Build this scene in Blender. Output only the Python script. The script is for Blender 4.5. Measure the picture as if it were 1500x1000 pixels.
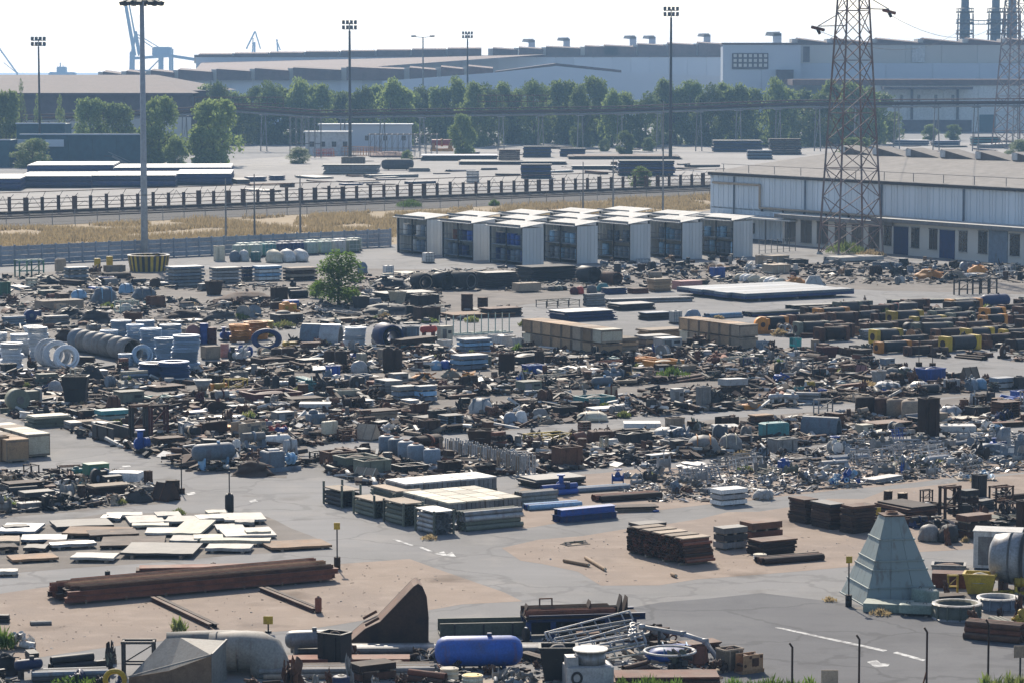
import bpy, math, random
from mathutils import Vector, Matrix, noise
R = math.radians
scene = bpy.context.scene
for o in list(bpy.data.objects): bpy.data.objects.remove(o)
# ------------------------------------------------------------------ camera, sky, sun, exposure
F, HOR, CAMZ = 4340.0, 95.0, 25.0            # focal length in pixels of a 1500 px wide picture, horizon row, eye height
PITCH = math.atan((500 - HOR) / F)
cam_d = bpy.data.cameras.new('camera'); cam = bpy.data.objects.new('camera', cam_d)
scene.collection.objects.link(cam); scene.camera = cam
cam_d.sensor_width = 36; cam_d.lens = F / 1500 * 36; cam_d.clip_start = 1; cam_d.clip_end = 40000
cam.location = (0, 0, CAMZ); cam.rotation_euler = (R(90) - PITCH, 0, 0)
SUN_EL, SUN_AZ = R(36), R(-11)               # azimuth from +Y, negative = left of the view
world = bpy.data.worlds.new('World'); scene.world = world; world.use_nodes = True
wn = world.node_tree.nodes; wl = world.node_tree.links
sky = wn.new('ShaderNodeTexSky'); sky.sky_type = 'NISHITA'; sky.sun_disc = False
sky.sun_elevation = SUN_EL; sky.sun_rotation = SUN_AZ; sky.altitude = 20; sky.air_density = 0.8; sky.dust_density = 1.0; sky.ozone_density = 0.7
wl.new(sky.outputs[0], wn['Background'].inputs[0]); wn['Background'].inputs[1].default_value = 0.12
sd = bpy.data.lights.new('sun', 'SUN'); sd.energy = 4.9; sd.angle = R(0.6); sd.color = (1.0, .9, .76)
sun = bpy.data.objects.new('sun', sd); scene.collection.objects.link(sun); sun.location = (0, 300, 200)
sdir = Vector((math.sin(SUN_AZ) * math.cos(SUN_EL), math.cos(SUN_AZ) * math.cos(SUN_EL), math.sin(SUN_EL)))
sun.rotation_euler = sdir.to_track_quat('Z', 'Y').to_euler()
vs = scene.view_settings; vs.view_transform = 'Standard'; vs.look = 'None'; vs.gamma = 1; vs.use_curve_mapping = False; vs.exposure = 0.64
scene.cycles.volume_bounces = 1
# ------------------------------------------------------------------ pixel <-> place (positions of the photograph's 1500x1000 frame on the ground)
FW = Vector((0, math.cos(PITCH), -math.sin(PITCH))); UP = Vector((0, math.sin(PITCH), math.cos(PITCH)))
CP = Vector((0, 0, CAMZ))
def ray(px, py): return FW + Vector((1, 0, 0)) * ((px - 750) / F) + UP * ((500 - py) / F)
def G(px, py, z=0.0):
    d = ray(px, py); t = (z - CAMZ) / d.z
    return CP + d * t
def AT(px, py, Y):
    d = ray(px, py); return CP + d * (Y / d.y)
def PROJ(p):
    v = p - CP; zc = v.dot(FW); return (750 + F * v.x / zc, 500 - F * v.dot(UP) / zc)
def MPP(p): return (p - CP).dot(FW) / F       # metres per pixel at a point
UA, VA = R(31.3), R(121.4)                    # the two directions of the yard's roads
UD = Vector((math.cos(UA), math.sin(UA), 0)); VD = Vector((math.cos(VA), math.sin(VA), 0))
# ------------------------------------------------------------------ materials
MATS = {}
def nodes_of(m):
    m.use_nodes = True; nt = m.node_tree; return nt, nt.nodes, nt.links
def mixrgb(nt, fac, a, b, blend='MIX'):
    n = nt.nodes.new('ShaderNodeMix'); n.data_type = 'RGBA'; n.blend_type = blend
    for s, v in ((0, fac), (6, a), (7, b)):
        if hasattr(v, 'is_linked'): nt.links.new(v, n.inputs[s])
        else: n.inputs[s].default_value = v if s == 0 else (*v, 1)
    return n.outputs[2]
def noise_fac(nt, scale, lo, hi, detail=4, vec=None, rough=.6):
    n = nt.nodes.new('ShaderNodeTexNoise'); n.inputs['Scale'].default_value = scale; n.inputs['Detail'].default_value = detail
    n.inputs['Roughness'].default_value = rough
    if vec is None:
        g = nt.nodes.new('ShaderNodeNewGeometry'); vec = g.outputs['Position']
    nt.links.new(vec, n.inputs['Vector'])
    r = nt.nodes.new('ShaderNodeMapRange'); r.inputs[1].default_value = lo; r.inputs[2].default_value = hi
    nt.links.new(n.outputs[0], r.inputs[0]); return r.outputs[0]
def mat(name, col, col2=None, amt=.55, rough=.7, metal=0.0, scale=1.6, vary=.35, lo=.45, hi=.7, spec=.3, streak=0, dust=0, bump=0):
    if name in MATS: return MATS[name]
    m = bpy.data.materials.new(name); nt, N, Lk = nodes_of(m); b = N['Principled BSDF']
    col2 = col2 or tuple(c * .55 for c in col)
    f = noise_fac(nt, scale, lo, hi)
    mm = nt.nodes.new('ShaderNodeMath'); mm.operation = 'MULTIPLY'; mm.inputs[1].default_value = amt; Lk.new(f, mm.inputs[0])
    c = mixrgb(nt, mm.outputs[0], col, col2)
    f2 = noise_fac(nt, scale * 7, .3, .75)
    c = mixrgb(nt, f2, c, tuple([.62] * 3), 'MULTIPLY') if amt > .2 else c
    if streak:   # rust runs down the sides
        g0 = N.new('ShaderNodeNewGeometry'); mp = N.new('ShaderNodeMapping'); mp.inputs['Scale'].default_value = (3.2, 3.2, .45); Lk.new(g0.outputs['Position'], mp.inputs[0])
        m2 = N.new('ShaderNodeMath'); m2.operation = 'MULTIPLY'; m2.inputs[1].default_value = streak; Lk.new(noise_fac(nt, 1.0, .54, .7, 5, mp.outputs[0]), m2.inputs[0]); c = mixrgb(nt, m2.outputs[0], c, (.1, .05, .03))
    if dust:     # dust settled on upward faces
        g1 = N.new('ShaderNodeNewGeometry'); sp = N.new('ShaderNodeSeparateXYZ'); Lk.new(g1.outputs['Normal'], sp.inputs[0]); m3 = N.new('ShaderNodeMapRange'); m3.inputs[1].default_value = .35; m3.inputs[2].default_value = 1; m3.inputs[4].default_value = dust; Lk.new(sp.outputs[2], m3.inputs[0])
        m4 = N.new('ShaderNodeMath'); m4.operation = 'MULTIPLY'; Lk.new(m3.outputs[0], m4.inputs[0]); Lk.new(noise_fac(nt, .9, .3, .65, 5), m4.inputs[1]); c = mixrgb(nt, m4.outputs[0], c, (.27, .235, .195))
    if vary:
        oi = N.new('ShaderNodeObjectInfo'); mr = N.new('ShaderNodeMapRange')
        mr.inputs[3].default_value = 1 - vary; mr.inputs[4].default_value = 1 + vary; Lk.new(oi.outputs['Random'], mr.inputs[0])
        hs = N.new('ShaderNodeHueSaturation'); Lk.new(mr.outputs[0], hs.inputs['Value']); Lk.new(c, hs.inputs['Color']); c = hs.outputs[0]
    Lk.new(c, b.inputs['Base Color']); b.inputs['Roughness'].default_value = rough; b.inputs['Metallic'].default_value = metal
    b.inputs['Specular IOR Level'].default_value = spec
    if bump:
        bp = N.new('ShaderNodeBump'); bp.inputs['Strength'].default_value = bump; bp.inputs['Distance'].default_value = .1
        nz = noise_fac(nt, scale * 4, 0, 1); Lk.new(nz, bp.inputs['Height']); Lk.new(bp.outputs[0], b.inputs['Normal'])
    MATS[name] = m; return m
RUST = (.16, .07, .04)
PAL = {  # colour word: (base, second colour, rough, metal, amount of wear)
 'rust': ((.125, .058, .034), (.045, .027, .02), .85, 0, .8), 'darkrust': ((.056, .032, .022), (.024, .017, .014), .85, 0, .8),
 'redrust': ((.2, .075, .045), (.09, .04, .03), .85, 0, .7), 'black': ((.018, .018, .019), (.035, .032, .03), .6, 0, .5),
 'charcoal': ((.05, .047, .046), (.03, .025, .023), .7, 0, .6), 'grey': ((.22, .215, .205), (.11, .095, .085), .65, 0, .6),
 'bluegrey': ((.16, .2, .245), (.09, .1, .11), .6, 0, .5), 'silver': ((.35, .355, .36), (.2, .185, .17), .5, .3, .6),
 'white': ((.6, .59, .56), (.36, .33, .29), .6, 0, .35), 'cream': ((.5, .46, .35), (.32, .27, .2), .7, 0, .5),
 'blue': ((.026, .085, .33), (.04, .06, .13), .5, 0, .5), 'navy': ((.02, .04, .12), (.02, .025, .045), .6, 0, .5),
 'lightblue': ((.24, .42, .6), (.15, .26, .36), .6, 0, .4), 'teal': ((.07, .24, .24), (.05, .11, .11), .65, 0, .5),
 'green': ((.07, .19, .11), (.05, .08, .06), .65, 0, .5), 'palegreen': ((.31, .39, .33), (.19, .22, .19), .6, 0, .4),
 'greygreen': ((.14, .15, .115), (.08, .08, .062), .75, 0, .5), 'yellow': ((.5, .34, .03), (.24, .14, .05), .6, 0, .5),
 'orange': ((.62, .25, .04), (.3, .13, .05), .65, 0, .5), 'timber': ((.38, .25, .145), (.22, .155, .1), .85, 0, .6),
 'oldtimber': ((.28, .22, .16), (.15, .12, .1), .9, 0, .7), 'concrete': ((.42, .4, .36), (.28, .26, .23), .9, 0, .6),
 'red': ((.42, .06, .045), (.2, .05, .04), .6, 0, .5), 'maroon': ((.1, .025, .025), (.05, .025, .025), .75, 0, .6),
 'tan': ((.36, .28, .2), (.22, .17, .13), .85, 0, .6), 'aqua': ((.03, .36, .32), (.03, .2, .18), .6, 0, .4),
 'brownplate': ((.33, .19, .1), (.16, .1, .06), .85, 0, .7), 'rubber': ((.025, .024, .024), (.06, .055, .05), .85, 0, .6),
 'coilblue': ((.34, .45, .57), (.24, .32, .4), .5, 0, .4), 'coilwhite': ((.72, .74, .76), (.5, .52, .54), .5, 0, .4), 'coilnavy': ((.07, .15, .33), (.04, .09, .2), .5, 0, .4), 'sheetwhite': ((.42, .395, .355), (.24, .21, .17), .7, 0, .6), 'duct': ((.23, .22, .195), (.14, .13, .115), .7, 0, .6), 'pink': ((.4, .2, .18), (.3, .15, .13), .8, 0, .4)}
def M(c):
    if c in MATS: return MATS[c]
    b, s, r, me, a = PAL[c]; return mat(c, b, s, a, r, me, dust=.2 if c in ('black', 'darkrust', 'charcoal', 'rubber', 'blue', 'orange', 'yellow', 'coilblue', 'coilwhite', 'coilnavy', 'lightblue', 'red') else .42, streak=.45 if c in ('white', 'blue', 'silver', 'yellow', 'duct', 'grey', 'bluegrey', 'lightblue', 'cream', 'navy', 'teal', 'green', 'palegreen', 'orange', 'red') else 0)
# ------------------------------------------------------------------ mesh building
class MB:
    def __init__(s): s.v = []; s.f = []; s.sm = []
    def add(s, vs, fs, smooth=False):
        o = len(s.v); s.v += [tuple(v) for v in vs]; s.f += [tuple(i + o for i in f) for f in fs]; s.sm += [smooth] * len(fs)
    def box(s, cx, cy, cz, sx, sy, sz, m=None):
        vs = [Vector((cx + a * sx / 2, cy + b * sy / 2, cz + c * sz / 2)) for a in (-1, 1) for b in (-1, 1) for c in (-1, 1)]
        if m: vs = [m @ v for v in vs]
        s.add(vs, [(0, 1, 3, 2), (4, 6, 7, 5), (0, 4, 5, 1), (2, 3, 7, 6), (0, 2, 6, 4), (1, 5, 7, 3)])
    def loft(s, rings, cap0=True, cap1=True, closed=True, smooth=True):
        n = len(rings[0]); vs = [p for r in rings for p in r]; fs = []
        for k in range(len(rings) - 1):
            for i in range(n if closed else n - 1):
                j = (i + 1) % n; fs.append((k * n + i, k * n + j, (k + 1) * n + j, (k + 1) * n + i))
        s.add(vs, fs, smooth); o = len(s.v) - len(vs)
        if cap0: s.f.append(tuple(o + i for i in reversed(range(n)))); s.sm.append(False)
        if cap1: s.f.append(tuple(o + (len(rings) - 1) * n + i for i in range(n))); s.sm.append(False)
    def lathe(s, prof, n=20, cap0=True, cap1=True, smooth=True, axis='z', c=(0, 0, 0)):
        rings = []
        for r, z in prof:
            ring = []
            for i in range(n):
                a = 2 * math.pi * i / n; x, y = r * math.cos(a), r * math.sin(a)
                p = {'z': (x, y, z), 'x': (z, x, y), 'y': (y, z, x)}[axis]; ring.append((p[0] + c[0], p[1] + c[1], p[2] + c[2]))
            rings.append(ring)
        s.loft(rings, cap0, cap1, True, smooth)
    def torus(s, Rr, r, c=(0, 0, 0), n=24, k=7, axis='z'):
        vs = []; fs = []
        for i in range(n):
            a = 2 * math.pi * i / n
            for j in range(k):
                b = 2 * math.pi * j / k; q = Rr + r * math.cos(b); x, y, z = q * math.cos(a), q * math.sin(a), r * math.sin(b)
                p = {'z': (x, y, z), 'x': (z, x, y), 'y': (y, z, x)}[axis]; vs.append((p[0] + c[0], p[1] + c[1], p[2] + c[2]))
        for i in range(n):
            for j in range(k):
                fs.append((i * k + j, ((i + 1) % n) * k + j, ((i + 1) % n) * k + (j + 1) % k, i * k + (j + 1) % k))
        s.add(vs, fs, True)
    def bar(s, p, q, t, n=4):
        p, q = Vector(p), Vector(q); d = (q - p)
        if d.length < 1e-6: return
        z = d.normalized(); x = z.orthogonal().normalized(); y = z.cross(x)
        rings = [[c + (x * math.cos(2 * math.pi * (i + .5) / n) + y * math.sin(2 * math.pi * (i + .5) / n)) * t * (.7071 if n == 4 else .5) for i in range(n)] for c in (p, q)]
        s.loft(rings, smooth=n > 5)
    def mesh(s, name):
        me = bpy.data.meshes.new(name); me.from_pydata(s.v, [], s.f); me.validate()
        if len(me.polygons) == len(s.sm): me.polygons.foreach_set('use_smooth', s.sm)
        me.update(); return me
COL = scene.collection; KIDS = {}
def link(name, me, m=None, parent=None, loc=(0, 0, 0), rot=(0, 0, 0), sc=(1, 1, 1)):
    o = bpy.data.objects.new(name, me); COL.objects.link(o)
    if m is not None and me is not None and not me.materials: me.materials.append(M(m) if isinstance(m, str) else m)
    o.location = loc; o.rotation_euler = rot; o.scale = sc
    if parent is not None: o.parent = parent; KIDS.setdefault(parent, []).append(o)
    return o
SH = {}; SHM = {}
def shape(name, fn):
    b = MB(); fn(b); SH[name] = b.mesh(name)
def smesh(sh, m):
    k = (sh, m if isinstance(m, str) else m.name)
    if k not in SHM:
        me = SH[sh].copy(); me.name = sh + '_' + k[1]; me.materials.append(M(m) if isinstance(m, str) else m); SHM[k] = me
    return SHM[k]
def part(root, name, sh, m, x, y, z, sx, sy, sz, rx=0, ry=0, rz=0):
    return link(name, smesh(sh, m), None, root, (x, y, z), (rx, ry, rz), (sx, sy, sz))
def barpart(root, name, m, p, q, t, sh='box'):
    p, q = Vector(p), Vector(q); d = q - p
    e = d.to_track_quat('X', 'Z').to_euler()
    c = (p + q) / 2
    return part(root, name, sh, m, c.x, c.y, c.z, max(d.length, 1e-4), t, t, *e)
def tag(o, label, cat, group=None):
    o['label'] = label; o['category'] = cat
    if group: o['group'] = group
    return o
def struct(o, kind='structure'): o['kind'] = kind; return o
def empty(name, loc, rz=0, label=None, cat=None, group=None):
    o = bpy.data.objects.new(name, None); COL.objects.link(o); o.location = loc; o.rotation_euler = (0, 0, rz); o.empty_display_size = .3
    if label: tag(o, label, cat, group)
    return o
def copy_tree(o, parent=None):
    c = o.copy(); COL.objects.link(c); c.parent = parent
    if parent is not None: KIDS.setdefault(parent, []).append(c)
    for ch in KIDS.get(o, ()): copy_tree(ch, c)
    return c
# unit shapes: all fit a unit cube centred on the origin unless noted
shape('box', lambda b: b.box(0, 0, 0, 1, 1, 1))
def _bb(b):   # block with chamfered edges
    q = .5; c = .44
    rings = [[(sx * x, sy * y, z) for (x, y, sx, sy) in ((c2, q2, 1, 1), (q2, c2, 1, 1), (q2, c2, 1, -1), (c2, q2, 1, -1), (c2, q2, -1, -1), (q2, c2, -1, -1), (q2, c2, -1, 1), (c2, q2, -1, 1))]
             for (c2, q2, z) in ((c - .06, c, -.5), (c, q, -.44), (c, q, .44), (c - .06, c, .5))]
    b.loft(rings, smooth=False)
shape('cham', _bb)
for ax in 'xyz':
    shape('cyl' + ax, lambda b: b.lathe([(.5, -.5), (.5, .5)], 20, axis=ax))
    shape('pipe' + ax, lambda b: b.lathe([(.5, -.5), (.5, .5), (.43, .5), (.43, -.5), (.5, -.5)], 18, False, False, axis=ax))
    shape('drum' + ax, lambda b: b.lathe([(.46, -.5), (.48, -.49), (.48, -.2), (.5, -.18), (.5, -.15), (.48, -.13), (.48, .13), (.5, .15), (.5, .18), (.48, .2), (.48, .47), (.5, .48), (.5, .5), (.44, .5), (.44, .48)], 18, axis=ax))
    shape('tank' + ax, lambda b: b.lathe([(.02, -.5), (.2, -.492), (.36, -.465), (.46, -.42), (.5, -.36), (.5, .36), (.46, .42), (.36, .465), (.2, .492), (.02, .5)], 24, axis=ax))
    shape('flange' + ax, lambda b: b.lathe([(.5, -.5), (.5, -.25), (.3, -.25), (.3, .25), (.5, .25), (.5, .5), (.24, .5), (.24, -.5), (.5, -.5)], 18, False, False, axis=ax))
    shape('hoop' + ax, lambda b: b.torus(.47, .03, axis=ax, n=36))
    shape('ring' + ax, lambda b: b.torus(.4, .1, axis=ax, n=26))
    shape('cone' + ax, lambda b: b.lathe([(.5, -.5), (.22, .5)], 18, axis=ax))
def _ib(b):
    t, w = .09, .035
    p = [(-.5, -.5), (.5, -.5), (.5, -.5 + t), (w, -.5 + t), (w, .5 - t), (.5, .5 - t), (.5, .5), (-.5, .5), (-.5, .5 - t), (-w, .5 - t), (-w, -.5 + t), (-.5, -.5 + t)]
    b.loft([[(x, y, z) for y, z in p] for x in (-.5, .5)], smooth=False)
shape('ibeam', _ib)
def _ch(b):
    p = [(-.5, -.5), (.5, -.5), (.5, .5), (.42, .5), (.42, -.38), (-.42, -.38), (-.42, .5), (-.5, .5)]
    b.loft([[(x, y, z) for y, z in p] for x in (-.5, .5)], smooth=False)
shape('channel', _ch)
shape('gable', lambda b: b.loft([[(x, -.5, -.5), (x, .5, -.5), (x, 0, .5)] for x in (-.5, .5)], smooth=False))
shape('wedge', lambda b: b.loft([[(-.5, y, -.5), (.5, y, -.5), (.5, y, .5)] for y in (-.5, .5)], smooth=False))
def _fru(b, t=.45):
    b.loft([[(-.5, -.5, -.5), (.5, -.5, -.5), (.5, .5, -.5), (-.5, .5, -.5)], [(-.5 * t, -.5 * t, .5), (.5 * t, -.5 * t, .5), (.5 * t, .5 * t, .5), (-.5 * t, .5 * t, .5)]], smooth=False)
shape('frustum', _fru)
def _skip(b, t=.72, w=.05):
    def sq(s, z): return [(-s, -s, z), (s, -s, z), (s, s, z), (-s, s, z)]
    b.loft([sq(.5 * t, -.5), sq(.5, .5), sq(.5 - w, .5), sq(.5 * t - w, -.4)], smooth=False)
shape('skip', _skip); shape('openbox', lambda b: _skip(b, 1.0, .06))
shape('dome', lambda b: b.lathe([(.5, -.5), (.49, -.2), (.43, .1), (.33, .32), (.18, .46), (.02, .5)], 20))
shape('halfpipe', lambda b: b.loft([[(x, .5 * math.cos(a) * r, -.5 + math.sin(a) * r) for r, rng in ((1, range(0, 13)), (.86, range(12, -1, -1))) for a in [math.pi * i / 12 for i in rng]] for x in (-.5, .5)], smooth=False))
def _blob(seed, amp, flat):
    def fn(b):
        n, k = 22, 10; rings = []
        for j in range(k):
            t = j / (k - 1); ring = []
            for i in range(n):
                a = 2 * math.pi * i / n
                rr = .5 * (1 - t ** flat) ** .5 if t < 1 else .001
                p = Vector((math.cos(a) * rr, math.sin(a) * rr, t - .5))
                q = p * 3 + Vector((seed * 7.3, seed * 3.1, 0))
                dz = noise.noise(q) * amp + abs(noise.noise(q * 2.7)) * amp * .7
                if t > 0: p = p * (1 + dz) - Vector((0, 0, dz * .2))
                else: p.x *= 1 + dz; p.y *= 1 + dz
                p.z = max(-.5, min(.5, p.z)); ring.append(tuple(p))
            rings.append(ring)
        b.loft(rings, True, True, smooth=True)
    return fn
for i in range(4):
    shape('tarp%d' % i, _blob(i + 1, .22, 3.2)); shape('heap%d' % i, _blob(i + 11, .38, 1.1))
def _coil(b):
    random.seed(4)
    for j in range(4):
        for i, rr in enumerate((.47, .41, .35)):
            b.torus(rr + random.uniform(-.035, .02), .045, (random.uniform(-.025, .025), random.uniform(-.025, .025), 0), 22, 6)
            k = len(b.v) - 22 * 6
            for q in range(k, len(b.v)):
                x, y, z = b.v[q]; b.v[q] = (x, y, z / .09 * .23 + (j - 1.5) * .25)
shape('coil', _coil)
def _sheet(seed):
    def fn(b):
        rng = random.Random(seed); n, m = 9, 4; vs = []; fs = []
        for side in (1, -1):
            for i in range(n):
                for j in range(m):
                    x, y = i / (n - 1) - .5, j / (m - 1) - .5
                    vs.append((x, y, .5 * side + .35 * noise.noise(Vector((x * 3, y * 3, seed * 5.1)))))
        q = n * m
        for i in range(n - 1):
            for j in range(m - 1):
                a = i * m + j; fs.append((a, a + m, a + m + 1, a + 1)); fs.append((q + a, q + a + 1, q + a + m + 1, q + a + m))
        for i in range(n - 1):
            for j in (0, m - 1):
                a = i * m + j; fs.append((a, a + m, q + a + m, q + a))
        for j in range(m - 1):
            for i in (0, n - 1):
                a = i * m + j; fs.append((a, a + 1, q + a + 1, q + a))
        b.add(vs, fs)
    return fn
for i in range(3): shape('sheet%d' % i, _sheet(i + 1))
# ------------------------------------------------------------------ ground, roads, plots
def ground_mat(name, col, col2, col3, s1, s2, bump=.25, lo=.4, hi=.65, crack=.55):
    m = bpy.data.materials.new(name); nt, N, Lk = nodes_of(m); b = N['Principled BSDF']
    c = mixrgb(nt, noise_fac(nt, s1, lo, hi, 6), col, col2)
    c = mixrgb(nt, noise_fac(nt, s2, .5, .78, 8), c, col3)
    c = mixrgb(nt, noise_fac(nt, 9, .2, .8, 6, rough=.8), c, (.72, .72, .72), 'MULTIPLY')
    # tyre-worn streaks along the road directions
    g = N.new('ShaderNodeNewGeometry'); mp = N.new('ShaderNodeMapping'); mp.inputs['Rotation'].default_value = (0, 0, -UA); mp.inputs['Scale'].default_value = (.02, .5, 1)
    Lk.new(g.outputs['Position'], mp.inputs[0]); f = noise_fac(nt, 1.0, .5, .8, 3, mp.outputs[0])
    mm = N.new('ShaderNodeMath'); mm.operation = 'MULTIPLY'; mm.inputs[1].default_value = .6; Lk.new(f, mm.inputs[0])
    c = mixrgb(nt, mm.outputs[0], c, tuple(x * .6 for x in col))
    vo = N.new('ShaderNodeTexVoronoi'); vo.feature = 'DISTANCE_TO_EDGE'; vo.inputs['Scale'].default_value = .16
    dn = N.new('ShaderNodeTexNoise'); dn.inputs['Scale'].default_value = .35; dn.inputs['Detail'].default_value = 5; Lk.new(g.outputs['Position'], dn.inputs['Vector'])
    va = N.new('ShaderNodeVectorMath'); va.operation = 'MULTIPLY_ADD'; va.inputs[1].default_value = (4, 4, 4); Lk.new(dn.outputs['Color'], va.inputs[0]); Lk.new(g.outputs['Position'], va.inputs[2]); Lk.new(va.outputs[0], vo.inputs['Vector'])
    cr = N.new('ShaderNodeMapRange'); cr.inputs[1].default_value = .012; cr.inputs[2].default_value = .03; cr.inputs[3].default_value = crack; cr.inputs[4].default_value = 0; Lk.new(vo.outputs['Distance'], cr.inputs[0])
    c = mixrgb(nt, cr.outputs[0], c, tuple(x * .5 for x in col))
    st = noise_fac(nt, .22, .62, .74, 5, rough=.5); c = mixrgb(nt, st, c, (.58, .56, .54), 'MULTIPLY')
    Lk.new(c, b.inputs['Base Color']); b.inputs['Roughness'].default_value = .92; b.inputs['Specular IOR Level'].default_value = .15
    bp = N.new('ShaderNodeBump'); bp.inputs['Strength'].default_value = bump; bp.inputs['Distance'].default_value = .05
    Lk.new(noise_fac(nt, 6, 0, 1, 8, rough=.75), bp.inputs['Height']); Lk.new(bp.outputs[0], b.inputs['Normal'])
    return m
m_ground = ground_mat('yard_ground', (.245, .24, .235), (.185, .18, .172), (.285, .268, .248), .05, .35)
m_road = ground_mat('worn_asphalt', (.23, .236, .243), (.195, .2, .206), (.265, .268, .268), .07, .3, .15)
m_dark = ground_mat('fresh_asphalt', (.125, .125, .13), (.15, .15, .152), (.095, .095, .1), .12, .35, .15)
m_dirt = ground_mat('bare_dirt', (.3, .235, .185), (.25, .2, .165), (.36, .29, .235), .12, .6, .5, crack=.08)
m_plot = ground_mat('oily_plot', (.2, .18, .16), (.14, .125, .11), (.27, .235, .2), .15, .5, .5, crack=.1)
m_conc = ground_mat('pale_concrete', (.34, .32, .295), (.26, .245, .225), (.4, .38, .35), .03, .12, .1)
m_ball = ground_mat('ballast', (.045, .041, .038), (.06, .054, .048), (.035, .032, .03), .1, .5, .6, crack=0)
m_dry = ground_mat('dry_soil', (.33, .25, .15), (.24, .19, .12), (.4, .31, .19), .1, .4, .5, crack=.05)
def sheet(name, pix, m, z, wob=0, seed=1):
    """flat ground sheet from outline points of the frame, its edges broken up a little"""
    rng = random.Random(seed); pts = []
    P0 = [G(x, y) for x, y in pix]
    for i, p in enumerate(P0):
        q = P0[(i + 1) % len(P0)]; n = max(1, int((q - p).length / 2.5)) if wob else 1
        n = min(n, 60)
        for k in range(n):
            t = p.lerp(q, k / n); off = (0 if k == 0 else 1) * wob
            pts.append((t.x + rng.uniform(-1, 1) * off, t.y + rng.uniform(-1, 1) * off * 2, z))
    b = MB(); b.add(pts, [tuple(range(len(pts)))]); me = b.mesh(name)
    if me.polygons and me.polygons[0].normal.z < 0: me.flip_normals()
    return struct(link(name, me, m))
b = MB(); S = 9000; b.add([(-S, -200, 0), (S, -200, 0), (S, 9000, 0), (-S, 9000, 0)], [(0, 1, 2, 3)]); struct(link('ground', b.mesh('ground'), m_ground))
sheet('junk_plot', [(0, 400), (470, 392), (640, 396), (1260, 384), (1520, 392), (1520, 432), (1230, 424), (900, 424), (640, 470), (400, 480), (0, 500)], m_plot, .004, .25, 1)
sheet('junk_plot', [(-20, 552), (250, 545), (480, 515), (760, 520), (1000, 512), (1100, 508), (1330, 545), (1490, 562), (1500, 572), (1250, 590), (1000, 602), (900, 612), (720, 632), (560, 640), (450, 652), (420, 700), (275, 690), (268, 662), (120, 638), (-20, 605)], m_plot, .004, .25, 2)
sheet('junk_plot', [(470, 690), (560, 655), (760, 640), (1000, 618), (1240, 600), (1420, 580), (1530, 582), (1530, 622), (1250, 643), (1000, 675), (800, 692), (640, 700), (540, 712)], m_plot, .004, .25, 3)
sheet('junk_plot', [(-20, 695), (150, 690), (268, 722), (240, 737), (120, 748), (-20, 760)], m_plot, .004, .2, 4)
sheet('dirt_plot', [(700, 760), (780, 700), (1180, 668), (1530, 636), (1530, 686), (1290, 712), (980, 745), (820, 765), (760, 775)], m_dirt, .004, .2, 5)
sheet('junk_plot', [(-20, 785), (150, 752), (380, 752), (480, 795), (420, 808), (100, 832), (-20, 842)], m_plot, .004, .2, 6)
sheet('dirt_plot', [(-20, 872), (60, 860), (490, 826), (600, 818), (690, 850), (765, 880), (600, 898), (300, 932), (90, 957), (-20, 975)], m_dirt, .004, .6, 7)
sheet('dirt_plot', [(735, 802), (930, 772), (1170, 740), (1530, 690), (1530, 788), (1240, 830), (1020, 848), (880, 857)], m_dirt, .004, .6, 8)
sheet('fresh_asphalt_patch', [(905, 893), (1115, 868), (1250, 884), (1390, 908), (1530, 935), (1530, 1010), (1010, 1010), (950, 935)], m_dark, .004, .35, 9)
sheet('dirt_plot', [(1245, 890), (1530, 850), (1530, 935), (1400, 915)], m_plot, .008, .15, 10)
sheet('far_concrete_yard', [(-100, 262), (330, 250), (330, 236), (520, 222), (1130, 212), (1600, 208), (1600, 240), (1040, 262), (640, 276), (-100, 320)], m_conc, .004)
sheet('railway_bed', [(-100, 338), (-100, 318), (640, 290), (1080, 266), (1080, 285), (640, 306)], m_ball, .06)
sheet('dry_verge', [(-100, 378), (-100, 337), (640, 306), (1080, 284), (1120, 300), (600, 358)], m_dry, .008, .3, 12)
m_line = mat('road_paint', (.55, .55, .53), (.2, .2, .2), .95, .8, scale=2.2, vary=0, lo=.42, hi=.58)
def marking(label_pts, z=.012): return sheet('road_marking', label_pts, m_line, z)
marking([(1135, 919), (1140, 918), (1300, 952), (1294, 954)]); marking([(1308, 956), (1314, 954), (1356, 966), (1352, 968)])
marking([(1270, 969), (1284, 966), (1290, 971), (1304, 972), (1300, 976), (1282, 977)])
marking([(575, 790), (579, 789), (606, 798), (602, 799)]); marking([(612, 801), (617, 800), (634, 807), (630, 808)])
marking([(636, 811), (650, 807), (654, 812), (662, 808), (668, 815), (652, 814)])
marking([(178, 682), (190, 681), (192, 683), (180, 684)]); marking([(364, 733), (374, 731), (378, 734), (368, 736)]); marking([(272, 722), (284, 720), (288, 723), (276, 725)])
marking([(1395, 643), (1404, 642), (1412, 644), (1402, 646)]); marking([(24, 967), (44, 965), (46, 969), (28, 971)])
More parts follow.
